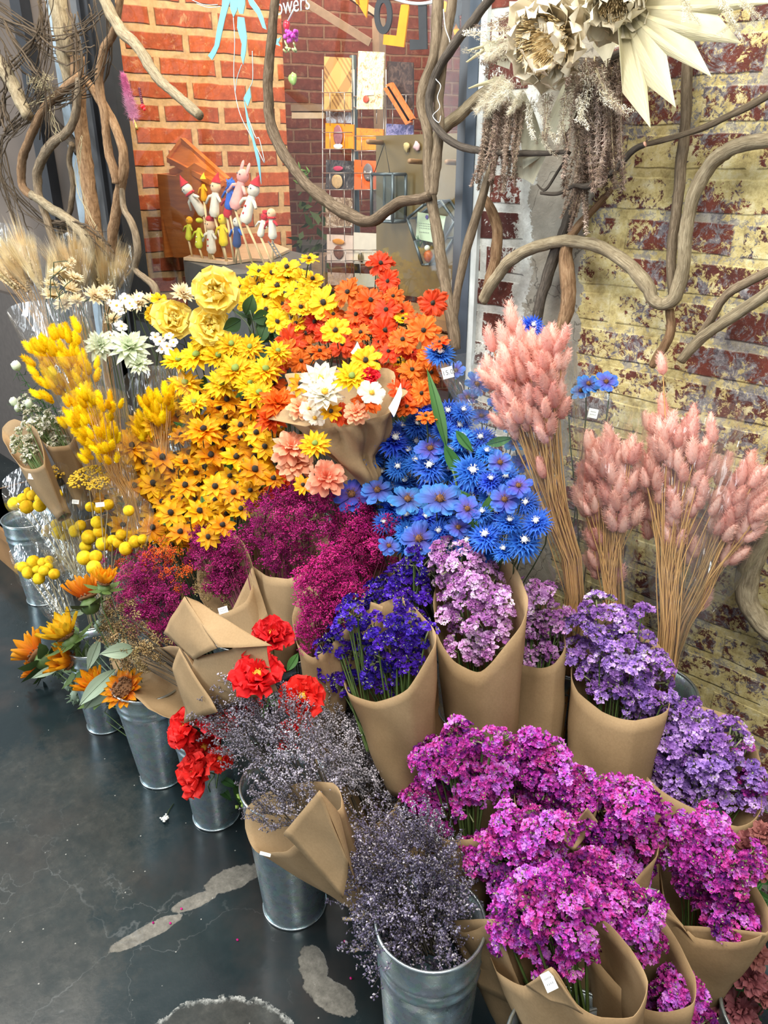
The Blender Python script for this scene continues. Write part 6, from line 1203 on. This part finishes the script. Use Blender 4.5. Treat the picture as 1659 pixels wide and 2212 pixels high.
felt([[(954, 3), (962, 2), (972, 18), (975, 24), (960, 26)], [(985, 50), (993, 68), (982, 76), (979, 66)], [(972, 30), (984, 48), (980, 58), (970, 44)]], M_fo, 'felt_letter')
felt([[(975, 0), (1018, -5), (1020, 60), (1008, 60), (1005, 30), (990, 34), (992, 62), (978, 64)]], M_fb, 'felt_letter')
M = MB(); M.tube(catmull([P(a, b_, yb_) for a, b_ in ((740, -60), (800, -25), (860, 0), (900, 8), (935, 4), (975, -10), (1020, -40))], 30), .0035, 6); part('cord', M, M_sticker, bn)
# hanging glass and feather trinkets
def trinket(lbl, cat, px, py, y, parts):
    r = thing(cat.replace(' ', '_'), lbl, cat, P(px, py, y)); return r
r = trinket('glass flower bud trinket, red and magenta, hanging by a white stick in the window', 'hanging ornament', 625, 70, .03, 0)
M = MB(); M.tube([P(637, 15, .03), P(622, 46, .03)], .0024, 6); part('stick', M, M_sticker, r)
M = MB(); M.ball(P(619, 54, .03), (.012, .008, .012), 9, 7); part('red_bead', M, plain('red_glass', (.65, .03, .06), .15), r)
M = MB()
for i in range(26): M.ball(P(627+rnd(-12, 14), 79+rnd(-12, 10), .03+rnd(-.01, .01)), .0055, 7, 5)
part('magenta_beads', M, plain('magenta_glass', (.60, .06, .50), .15), r)
M = MB()
for i in range(12): p = P(628+rnd(-12, 12), 105+rnd(-8, 10), .03); M.tube([p, p+rvec()*.012], [.003, .002], 5)
part('pale_green_tips', M, plain('pale_green_glass', (.62, .72, .35), .2), r)
r = trinket('pink feather bauble with red bead hanging beside the black window frame', 'feather bauble', 290, 200, -.06, 0)
M = MB(); fp = plume_sprig(91, .115, 2600, .026, .0006, .1, .013); fp.v = [tuple(P(290, 255, -.06)+Vector((x*.9-.005*0, y*.9, z*1.05))+Vector((-.35*z, 0, 0))) for x, y, z in fp.v]; part('feather', fp, [floret_mat('pink_feather', [G(.75, .22, .45), G(.80, .38, .60), G(.85, .55, .70)], 8, .3), M_palestem], r)
M = MB()
for i in range(9): M.ball(P(301+i*.8, 192+i*4, -.065), .0045, 7, 5)
part('dark_beads', M, plain('dark_red_bead', (.12, .02, .04), .2), r)
M = MB(); M.ball(P(308, 230, -.065), .008, 8, 6); M.ball(P(312, 236, -.065), .005, 8, 6); part('red_bead', M, plain('red_bead', (.75, .02, .03), .2), r)
M = MB(); M.tube(catmull([P(a, b_, -.06) for a, b_ in ((285, 235), (290, 260), (297, 280), (290, 262))], 10), .004, 6); part('gold_drop', M, plain('gold_bead', (.75, .52, .12), .25, .8), r)
r = solo('green_glass_drop', (lambda M: (M.ball(P(632, 170, .03), (.016, .006, .014), 9, 7, None, .4, 60), M)[1])(MB()), plain('green_glass', (.38, .55, .16), .2), 'small green glass piece hanging below the magenta ornament', 'hanging ornament')
# plywood board with pegs, boxes of glass
M_ply = NT('olive_plywood'); cc = M_ply.coord('Object'); M_ply.set(M_ply.ramp(M_ply.noise(M_ply.coord('Object', (6, 6, 1)), 1.4, 3), [(.3, (.125, .078, .020)), (.7, (.175, .115, .034))]), .45); M_ply = M_ply.mat
yp = .20
a, b_, c_, d_ = P(812, 293, yp), P(1060, 287, yp), P(1060, 700, yp), P(812, 640, yp)
bd = thing('plywood_pegboard', 'olive plywood pegboard standing inside the window at the right', 'board', Vector((a.x, yp, 1.25)))
M = MB(); M.box((a.x, yp, 1.25), (-1.02, yp+.02, a.z)); part('board', M, M_ply, bd, False)
for x, y in ((795, 308), (885, 350), (990, 308), (965, 352)): p = P(x+30, y, yp); M = MB(); M.tube([p, P(x, y-2, yp-.11)], .0062, 8); part('peg', M, M_oak, bd)
M_lead = plain('dark_lead_came', (.10, .125, .135), .4, .6); M_tglass = glass_mat('terrarium_glass', (.90, .93, .90), .5)
def terr(x0, y0, x1, y1, label, dep=.05, tagc=True):
    A_, C_ = P(x0, y0, yp-.07), P(x1, y1, yp-.07); r = thing('glass_display_box', label, 'glass box', Vector((A_.x, yp-.07, C_.z))); M = MB()
    X0, X1, Z0, Z1, Y0, Y1 = A_.x, C_.x, C_.z, A_.z, yp-.07, yp-.07+dep; c8 = [(x, y, z) for x in (X0, X1) for y in (Y0, Y1) for z in (Z0, Z1)]
    for i in range(8):
        for j in range(i+1, 8):
            if sum(abs(c8[i][k]-c8[j][k]) > 1e-6 for k in range(3)) == 1: M.tube([c8[i], c8[j]], .0042, 6)
    part('metal_frame', M, M_lead, r); M = MB(); M.box((X0, Y0, Z0), (X1, Y0+.001, Z1)); M.box((X0, Y1-.001, Z0), (X1, Y1, Z1)); part('glass_panes', M, M_tglass, r, False)
    M = MB(); m = (X0+X1)/2; M.tube([(X0+.01, Y0, Z1), (m, Y0+.01, Z1+.075), (X1-.01, Y0, Z1)], .0012, 4); part('hanging_cord', M, M_bkd, r)
    M = MB(); M.box((X1-.028, Y0-.002, Z0+.006), (X1-.006, Y0-.001, Z0+.020)); part('price_sticker', M, M_sticker, r, False)
terr(802, 376, 848, 480, 'tall grey-framed glass box hanging from the left peg of the plywood board'); terr(989, 374, 1030, 474, 'grey-framed glass box half hidden by pampas at the right of the plywood board')
kite = [(882, 468), (940, 436), (954, 436), (982, 476), (925, 573), (914, 573)]; kite = [(880, 472), (915, 443), (952, 434), (983, 477), (962, 515), (928, 572), (912, 572), (896, 520)]
r = thing('glass_kite_frame', 'kite-shaped glass frame with a small note card hanging on the plywood board', 'glass frame', P(930, 573, yp-.04)); W = [P(x, y, yp-.04) for x, y in kite]
M = MB(); n = len(W)
for q in (0, .035):
    for i in range(n): M.tube([W[i]+Vector((0, q, 0)), W[(i+1) % n]+Vector((0, q, 0))], .004, 6)
for w_ in W: M.tube([w_, w_+Vector((0, .035, 0))], .003, 6)
part('metal_frame', M, M_lead, r); M = MB(); M.add(W+[w_+Vector((0, .035, 0)) for w_ in W], [tuple(range(n)), tuple(range(n, 2*n))]); part('glass_panes', M, M_tglass, r, False)
q4 = [P(x, y, yp-.02) for x, y in ((902, 458), (963, 467), (952, 527), (898, 516))]; M = MB(); M.add(q4+[v+Vector((0, .001, 0)) for v in q4], [(0, 1, 2, 3), (7, 6, 5, 4), (0, 4, 5, 1), (1, 5, 6, 2), (2, 6, 7, 3), (3, 7, 4, 0)]); cdp = part('note_card', M, plain('mint_card', (.62, .72, .50), .7, var=.03), r, False)
M = MB(); p = P(922, 469, yp-.0215); M.ball(p, (.0055, .0006, .0055), 8, 6, None, .2, 300); part('violet_emblem', M, plain('violet_ink', (.18, .12, .42), .7), cdp)
M = MB()
for j, (yy, k) in enumerate(((482, 8), (487, 7), (492, 9), (501, 6))):
    for i in range(k): p = P(907+i*3.6, yy+i*.4, yp-.0215); M.box((p.x-.0012, p.y, p.z-.0008), (p.x+.001, p.y+.0004, p.z+.0008))
part('printed_lines', M, M_ink, cdp, False)
M = MB(); M.ball(P(925, 554, yp-.02), (.015, .010, .016), 12, 9, None, .1, 80); part('orange_fruit_ornament', M, plain('burnt_orange', (.55, .11, .03), .4), r)
M = MB(); M.ball(P(923, 536, yp-.02), (.009, .007, .008), 10, 7); part('white_cap', M, M_sticker, r)
leafm = MB(); p = P(905, 535, yp-.025)
for i in range(9): d = Vector((rnd(-.5, .3), -.05, rnd(0, 1))); leafm.tube([p, p+d.normalized()*rnd(.02, .035)], [.0028, .0008], 5)
part('green_sprig', leafm, M_leafg, r)
# dried shapes on the board
for x, y, c, lb in ((878, 317, (.55, .42, .18), 'small dried leaf piece pinned on the plywood board'), (900, 316, (.62, .40, .40), 'small pink paper flower pinned on the plywood board')): 
    M = MB(); M.ball(P(x, y, yp-.006), (.011, .004, .011), 9, 7, None, .6, 90); solo('pinned_ornament', M, plain('dried_petal_'+lb.split()[1], c, .7), lb, 'ornament')
# card rack
RK = CAM+FH*3.05; yk = .62
rk = thing('wire_card_rack', 'wire rack of greeting cards inside the window', 'rack', P(770, 660, yk)); M = MB()
for x in (697, 760, 765, 829, 834, 893): 
    M.tube([P(x, 150, yk), P(x, 650, yk)], .0022, 5)
for y0, x0, x1 in ((200, 697, 760), (238, 697, 760), (208, 765, 830), (232, 765, 830), (205, 834, 892), (236, 834, 892), (286, 697, 760), (322, 697, 760), (294, 765, 830), (326, 765, 830), (374, 697, 760), (410, 697, 760), (374, 765, 830), (410, 765, 830), (460, 697, 760), (490, 697, 760), (540, 700, 762), (563, 700, 762), (540, 764, 820), (563, 764, 820)):
    a, b_ = P(x0, y0, yk-.03), P(x1, y0, yk-.03); M.tube([P(x0, y0, yk), a, b_, P(x1, y0, yk)], .0016, 5)
    for t in (.25, .75): q = a.lerp(b_, t); M.tube([q, q-Vector((0, 0, .05))], .0013, 4)
part('wire_frame', M, plain('bright_wire', (.55, .50, .46), .3, .8), rk); M = MB(); M.tube([P(762, 120, yk+.02), P(775, 690, yk+.02)], .012, 8); part('post', M, M_lead, rk)
def card(x0, y0, x1, y1, col, label, y=yk-.015, deco=(), skew=0, col2=None, name='greeting_card', cat='card'):
    q = [P(x0+skew, y0, y), P(x1+skew, y0+3, y), P(x1, y1, y-.006), P(x0, y1, y-.006)]; r = thing(name, label, cat, (q[2]+q[3])/2); n = Vector((0, .004, 0)); M = MB()
    M.add(q+[v+n for v in q], [(0, 1, 2, 3), (7, 6, 5, 4), (0, 4, 5, 1), (1, 5, 6, 2), (2, 6, 7, 3), (3, 7, 4, 0)]); 
    m = col if isinstance(col, bpy.types.Material) else plain('card_'+label.split()[0], col, .35, var=.06); part('card_front', M, m, r, False)
    for (shape, cx, cy, rx, ry, cc_) in deco:
        M = MB(); p = P(cx, cy, y-.009); s = mpp(p)
        if shape == 'o': M.ball(p, (rx*s, .002, ry*s), 14, 8, None, .12, 60)
        else: M.box((p.x-rx*s*1.25, p.y, p.z-ry*s), (p.x+rx*s*1.25, p.y+.001, p.z+ry*s))
        part('printed_picture', M, plain('print', cc_, .4, var=.15, nscale=120), r, shape == 'o')
    return r
def plaid():
    t = NT('tan_plaid_print'); c = t.coord('Object', None, None, (0, .75, 0)); s = t.new('ShaderNodeSeparateXYZ'); t.l(c, s.inputs[0])
    def st(o, k, w_): return t.math('GREATER_THAN', t.math('SINE', t.math('MULTIPLY', o, k)), w_)
    a = t.math('MULTIPLY', t.math('ADD', st(s.outputs[0], 420, .3), st(s.outputs[2], 60, .55)), .5); f = t.math('MULTIPLY', t.math('ADD', t.math('MULTIPLY', st(s.outputs[0], 60, .1), st(s.outputs[0], 420, .0)), st(s.outputs[2], 60, .4)), .5)
    t.set(t.mix(f, (.60, .36, .13), (.22, .11, .045)), .3); return t.mat
def busy(name, stops, scale=90):
    t = NT(name); t.set(t.ramp(t.noise(t.coord(), scale, 3, .7, 1.5), stops), .3); return t.mat
card(700, 122, 758, 240, plaid(), 'tan plaid napkin packet at the top left of the rack', name='napkin_packet', cat='packet')
card(770, 110, 826, 236, busy('cream_scroll_print', [(.35, G(.35, .20, .08)), (.48, G(.78, .66, .42)), (.75, G(.85, .78, .58)), (.85, G(.55, .12, .05))], 60), 'cream patterned napkin packet at the top middle of the rack, with a white label', deco=(('b', 797, 201, 12, 4, (.8, .8, .78)), ('o', 790, 214, 9, 7, (.75, .08, .04))), skew=4, y=yk-.03, name='napkin_packet', cat='packet')
card(836, 132, 892, 236, busy('dark_brown_print', [(.45, G(.035, .02, .018)), (.7, G(.13, .08, .06))], 40), 'dark brown napkin packet at the top right of the rack', name='napkin_packet', cat='packet')
for sx, lb in ((0, 'upper orange stick packet leaning in the rack'), (-5, 'lower orange stick packet leaning in the rack')):
    q = [P(x+sx, y+(-sx)*1.6, yk-.05) for x, y in ((833, 183), (845, 178), (893, 256), (881, 262))]; M = MB(); n = Vector((0, .012, 0)); M.add(q+[v+n for v in q], [(0, 1, 2, 3), (7, 6, 5, 4), (0, 4, 5, 1), (1, 5, 6, 2), (2, 6, 7, 3), (3, 7, 4, 0)]); r = solo('incense_packet', M, busy('orange_packet', [(.4, G(.72, .20, .04)), (.7, G(.50, .10, .02))], 60), lb, 'packet', smooth=False)
card(703, 266, 764, 322, (.86, .26, .015), 'orange card with a mauve figure, second row left of the rack', deco=(('o', 730, 292, 15, 20, (.30, .12, .14)), ('o', 730, 316, 15, 5, (.8, .74, .66))))
card(770, 276, 828, 324, busy('leafy_orange_print', [(.3, G(.80, .12, .03)), (.5, G(.85, .30, .03)), (.7, G(.45, .12, .06))], 50), 'red and orange leaf-patterned card, second row middle of the rack')
card(834, 267, 892, 296, busy('violet_print', [(.4, G(.05, .05, .14)), (.55, G(.20, .18, .34)), (.7, G(.42, .36, .50))], 50), 'violet card at the right of the rack above the plywood board')
card(704, 345, 764, 410, busy('charcoal_foil_print', [(.4, G(.03, .03, .035)), (.62, G(.10, .09, .09)), (.72, G(.55, .50, .45))], 40), 'charcoal foil card with a tan heart, third row left of the rack', deco=(('o', 728, 392, 18, 14, (.50, .33, .16)), ('o', 730, 364, 16, 5, (.45, .04, .09))))
card(765, 345, 816, 411, (.86, .14, .035), 'coral card with a grey skull-like lace drawing, third row middle of the rack', deco=(('o', 795, 372, 15, 17, (.16, .14, .14)), ('o', 789, 372, 4, 5, (.45, .42, .40)), ('o', 801, 372, 4, 5, (.45, .42, .40)), ('o', 795, 384, 5, 2, (.45, .42, .40))))
card(703, 425, 760, 492, busy('brown_foil_print', [(.4, G(.14, .08, .05)), (.55, G(.45, .33, .22)), (.68, G(.75, .72, .68))], 45), 'brown foil-wrapped card, fourth row left of the rack')
card(706, 506, 762, 568, (.70, .55, .46), 'pale pink card with a pumpkin vase picture, fifth row left of the rack', deco=(('o', 731, 522, 20, 6, (.62, .25, .04)), ('o', 731, 545, 16, 14, (.20, .08, .05)), ('o', 731, 546, 12, 4, (.72, .62, .50))))
card(764, 502, 819, 570, (.66, .60, .50), 'cream card with a round dark stamp, fifth row middle of the rack', deco=(('o', 779, 556, 9, 10, (.06, .065, .05)),))
card(708, 588, 762, 616, busy('pink_beige_print', [(.4, G(.42, .28, .22)), (.7, G(.70, .55, .48))], 40), 'pinkish card at the bottom left of the rack')
card(766, 590, 818, 620, (.52, .50, .40), 'grey-green card at the bottom middle of the rack')
card(704, 240, 760, 266, busy('grey_window_print', [(.4, G(.20, .12, .09)), (.6, G(.42, .45, .50))], 30), 'grey-blue card tucked behind the orange one', y=yk+.004)
# shelf brackets and boards on the far wall
def farbox(x0, y0, x1, y1, dist, th, mat, name, label, cat):
    def q(px, py): d = ray(px, py); return CAM+d*(dist/d.dot(FH)) if d.dot(FH) else None
    a, b_, c_, e = q(x0, y0), q(x1, y0), q(x1, y1), q(x0, y1); n = FH*th; M = MB(); M.add([a, b_, c_, e, a+n, b_+n, c_+n, e+n], [(0, 1, 2, 3), (7, 6, 5, 4), (0, 4, 5, 1), (1, 5, 6, 2), (2, 6, 7, 3), (3, 7, 4, 0)]); return solo(name, M, mat, label, cat, smooth=False)
M_shelf = plain('grey_brown_shelf', (.24, .16, .11), .6)
farbox(628, 226, 702, 240, 4.2, .3, M_shelf, 'wall_shelf', 'narrow grey-brown shelf at the corner inside the window', 'shelf'); farbox(630, 243, 700, 256, 4.15, .03, plain('cream_strip', (.62, .48, .34), .6), 'shelf_edge_strip', 'cream strip with a black clip under the corner shelf', 'strip')
farbox(640, 398, 702, 414, 4.2, .3, M_shelf, 'wall_shelf', 'lower grey-brown shelf behind the big vine loop', 'shelf')
def q4_(px, py, dist): d = ray(px, py); return CAM+d*(dist/d.dot(FH))
M = MB(); M.tube([q4_(662, 6, 4.6), q4_(800, 92, 4.6)], .026, 4); M.tube([q4_(740, -20, 4.7), q4_(812, 30, 4.7)], .02, 4); M.tube([q4_(818, 40, 4.6), q4_(822, 300, 4.6)], .034, 4); solo('shelf_bracket_frame', M, plain('taupe_metal', (.33, .22, .15), .6), 'taupe diagonal brace and post behind the card rack', 'bracket', smooth=False)
M = MB()
for i in range(46):
    x, y = rnd(645, 700), rnd(420, 560); p = q4_(x, y, 3.9+rnd(-.2, .1)); d = rvec(); s = d.orthogonal().normalized()*.014; L = rnd(.04, .09); M.add([p, p+d*L*.5+s, p+d*L, p+d*L*.5-s], [(0, 1, 2, 3)])
solo('leafy_house_plant', M, petal_mat('dim_house_leaf', [(0, G(.06, .10, .025)), (1, G(.16, .22, .05))], .3, .2, .3), 'leafy green plant on the lower shelf behind the vine loop', 'plant', kind=None)
for x, y, lb in ((655, 380, 'small succulent beside the card rack'),):
    M = MB()
    for i in range(30): p = q4_(x+rnd(-14, 14), y+rnd(-18, 18), 4.0); d = rvec(); d.z = abs(d.z); M.tube([p, p+d*.03], [.008, .001], 5)
    solo('potted_succulent', M, plain('succulent_green', (.16, .30, .07), .6), lb, 'plant')
farbox(640, 530, 700, 590, 3.9, .3, plain('dark_grey_crate', (.06, .055, .05), .6), 'dark_box', 'dark grey box below the leafy plant', 'box'); farbox(655, 555, 702, 620, 3.7, .2, M_shelf, 'display_shelf', 'brown display shelf beside the rack at the bottom', 'shelf')
# ---------------------------------------------------------------- cabinet, wooden box and puppets
def slab(pts, z, th, mat, name, label, cat):
    W = [PZ(a, b_, z) for a, b_ in pts]; n = len(W); M = MB(); M.add(W+[w_-Vector((0, 0, th)) for w_ in W], [tuple(range(n)), tuple(range(2*n-1, n-1, -1))]+[(i, i+n, (i+1) % n+n, (i+1) % n) for i in range(n)]); return solo(name, M, mat, label, cat, smooth=False)
M_cab = plain('grey_cabinet', (.10, .105, .105), .5)
slab([(396, 562), (500, 594), (668, 578), (672, 552), (580, 530), (430, 540)], 1.255, .25, M_cab, 'display_cabinet', 'grey display cabinet inside the window under the puppet stand', 'cabinet')
PBz = 1.268
ps = slab([(396, 556), (490, 566), (545, 558), (578, 560), (626, 538), (590, 524), (470, 530)], PBz, .010, plain('pale_birch_board', (.62, .44, .28), .6), 'puppet_stand', 'pale wooden board holding the stick puppets', 'stand')
# orange wooden box with its tilted lid
M_ow = NT('orange_stained_wood'); M_ow.set(M_ow.ramp(M_ow.noise(M_ow.coord('Object', (3, 3, 30)), 2, 4, .6), [(.3, (.36, .085, .012)), (.7, (.58, .17, .03))]), .35); M_ow = M_ow.mat
wbx = thing('wooden_box', 'orange stained wooden box with an open slanted lid behind the puppets', 'box', P(420, 560, .3))
def slabY(pts, y, th, root, nm, mat=None):
    W = [P(a, b_, y) for a, b_ in pts]; n = len(W); M = MB(); dd = Vector((0, th, 0)); M.add(W+[w_+dd for w_ in W], [tuple(range(n)), tuple(range(2*n-1, n-1, -1))]+[(i, i+n, (i+1) % n+n, (i+1) % n) for i in range(n)]); return part(nm, M, mat or M_ow, root, False)
slabY([(341, 376), (380, 380), (420, 352), (500, 400), (500, 556), (375, 556), (352, 470)], .26, .02, wbx, 'box_front')
slabY([(341, 376), (380, 360), (470, 376), (500, 400), (500, 556), (390, 556)], .38, .02, wbx, 'box_back')
M = MB(); a, b_ = P(341, 376, .27), P(356, 556, .27); M.add([a, b_, b_+Vector((0, .10, 0)), a+Vector((0, .10, 0))], [(0, 1, 2, 3)]); o = part('box_side', M, M_ow, wbx, False); solidify(o, .01)
M = MB(); q = [P(395, 303, .34), P(365, 345, .30), P(470, 400, .24), P(492, 390, .28)]
for i in range(4): M.tube([q[i], q[(i+1) % 4]], .013, 4)
part('lid_frame', M, M_ow, wbx, False); M = MB(); M.add(q+[v+Vector((0, .008, 0)) for v in q], [(0, 1, 2, 3), (7, 6, 5, 4)]); part('lid_panel', M, M_ow, wbx, False)
M_fl = {k: plain('felt_'+k, c, .95, var=.08, nscale=80) for k, c in dict(white=(.72, .66, .54), red=(.55, .02, .03), yellow=(.86, .62, .03), blue=(.03, .12, .50), pink=(.80, .36, .32), lime=(.62, .62, .05), navy=(.03, .06, .18), gold=(.80, .36, .01), skin=(.80, .50, .30)).items()}
M_dow = plain('dowel_wood', (.66, .47, .24), .6)
def puppet(label, x, y, h, body, head, hat, ang=0, foot_=(0, 0), arms=None, hatk='cone', dots=None, scarf=None, sticky=True, sx=None):
    """felt finger puppet: (x, y) centre of the body in the photo, h body height in photo pixels"""
    fx, fy = foot_; f = PZ(fx, fy, PBz) if fx else P(x, y+h, .12)
    if f.y > .22: q = P(fx, fy, .22); f = Vector((q.x, .22, PBz))
    yy = f.y-.002; c = P(x, y, yy); s = mpp(c); H = h*s; r = thing('finger_puppet', label, 'puppet', f)
    ax = (RT*math.sin(ang)+Vector((0, 0, math.cos(ang)))).normalized(); T = Matrix.Translation(c) @ (Vector((0, 0, 1)).rotation_difference(ax)).to_matrix().to_4x4()
    def add(nm, mb, mat, parent=r): mb.v = [tuple(T @ Vector(v)) for v in mb.v]; return part(nm, mb, mat, parent)
    M = MB(); R_ = H*.26; M.grid(lambda u, v: (R_*(1.05-.45*v)*(1 if 0 < v < 1 else .6)*math.cos(2*PI*u), R_*.7*(1.05-.45*v)*(1 if 0 < v < 1 else .6)*math.sin(2*PI*u), H*(v-.5)), 14, 8, True); bo = add('body', M, M_fl[body])
    if head: M = MB(); M.ball((0, 0, H*.62), (R_*.85, R_*.8, R_*.9), 12, 9); add('head', M, M_fl[head])
    if head:
        for q in (-.3, .3): M = MB(); M.ball((R_*q, -R_*.78, H*.66), R_*.1, 6, 5); add('eye', M, M_ink)
    if hat:
        M = MB()
        if hatk == 'cone': M.grid(lambda u, v: (R_*.8*(1-v)*math.cos(2*PI*u)+R_*.5*v*v, R_*.7*(1-v)*math.sin(2*PI*u), H*.80+R_*1.5*v), 12, 5, True)
        elif hatk == 'ears':
            for q in (-1, 1): M.ball((q*R_*.7, 0, H*.78+R_*.5), (R_*.35, R_*.15, R_*.8), 8, 6)
        elif hatk == 'star':
            for i in range(5): a = i*1.257; M.tube([(0, -R_*.2, H*.55), (R_*1.5*math.cos(a), -R_*.3, H*.55+R_*1.5*math.sin(a))], [R_*.4, R_*.08], 6)
        else: M.ball((0, 0, H*.85), (R_*.8, R_*.75, R_*.5), 10, 7)
        add('hat', M, M_fl[hat])
    for q in (-1, 1):
        M = MB(); M.tube([(q*R_*.5, 0, H*.30), (q*R_*1.3, -R_*.2, H*.22), (q*R_*1.9, -R_*.3, H*.12*(1 if q > 0 else -.6))], [R_*.28, R_*.24, R_*.2], 7); add('arm', M, M_fl[arms or body])
    if dots:
        for z in (-.2, .05): M = MB(); M.ball((0, -R_*.62, H*z), R_*.16, 7, 5); add('button', M, M_fl[dots])
    if scarf: M = MB(); k = 14; M.tube([(R_*.75*math.cos(2*PI*i/k), R_*.6*math.sin(2*PI*i/k), H*.44) for i in range(k+1)], R_*.2, 6, False); add('scarf', M, M_fl[scarf])
    M = MB(); b0 = T @ Vector((0, 0, -H*.45)); M.tube([f, b0], .0042, 7); part('stick', M, M_dow, r)
    return r
puppet('snowman puppet with a crimson ear-flap hat, leaning left at the top left of the puppets', 425, 440, 54, 'white', 'white', 'red', -.55, (452, 548), scarf='red')
puppet('yellow flame-shaped puppet behind the leaning snowman', 440, 416, 34, 'gold', None, 'yellow', .05, (456, 546), hatk='cone')
puppet('cream bearded puppet in the middle of the puppets, with a crimson coat behind', 464, 440, 54, 'white', 'skin', 'red', .15, (488, 552))
puppet('santa-red puppet with white hem beside the blue star puppet', 494, 446, 46, 'red', 'white', 'red', .25, (505, 552))
puppet('blue puppet with a light blue star on its chest', 496, 428, 46, 'blue', 'blue', 'blue', .2, (520, 556), hatk='star')
puppet('pink puppet with tall ears at the top of the group', 514, 420, 62, 'pink', 'pink', 'pink', .35, (545, 548), hatk='ears')
puppet('white puppet with red buttons and a red nose, right of the pink one', 537, 450, 62, 'white', 'white', 'red', .35, (573, 552), dots='red')
puppet('small snowman in a crimson sweater standing furthest right', 588, 492, 46, 'white', 'skin', None, .0, (586, 536), arms='red', scarf='red')
puppet('crimson and white puppet just left of the furthest right snowman', 566, 492, 38, 'white', 'red', 'red', .3, (590, 540), hatk='round')
puppet('lime leaf-shaped puppet with a golden smiling head at the lower left', 408, 500, 36, 'lime', 'gold', None, .15, (415, 554))
puppet('lime yellow puppet with white dots, second from the left in the lower row', 430, 514, 42, 'lime', None, 'lime', .12, (438, 558), dots='white', hatk='round')
puppet('white polka-dot snowman puppet in the middle of the lower row', 456, 520, 52, 'white', 'skin', 'red', .05, (463, 560), dots='red', hatk='round')
puppet('bright yellow puppet with knitted body, right in the lower row', 482, 506, 48, 'yellow', 'yellow', None, .05, (490, 562))
puppet('navy blue puppet low behind the sticks', 512, 510, 46, 'navy', 'white', None, .1, (508, 548), arms='blue')
M = MB()
for q in (0, 8): M.tube([P(580+q, 522, .1), P(600+q, 556, .06)], .0022, 5)
for i in range(5): M.tube([P(583+i*4, 527+i*6, .09), P(591+i*4, 526+i*6, .09)], .0016, 4)
solo('tiny_ladder', M, M_ink, 'tiny black ladder leaning on the puppet stand', 'ladder')
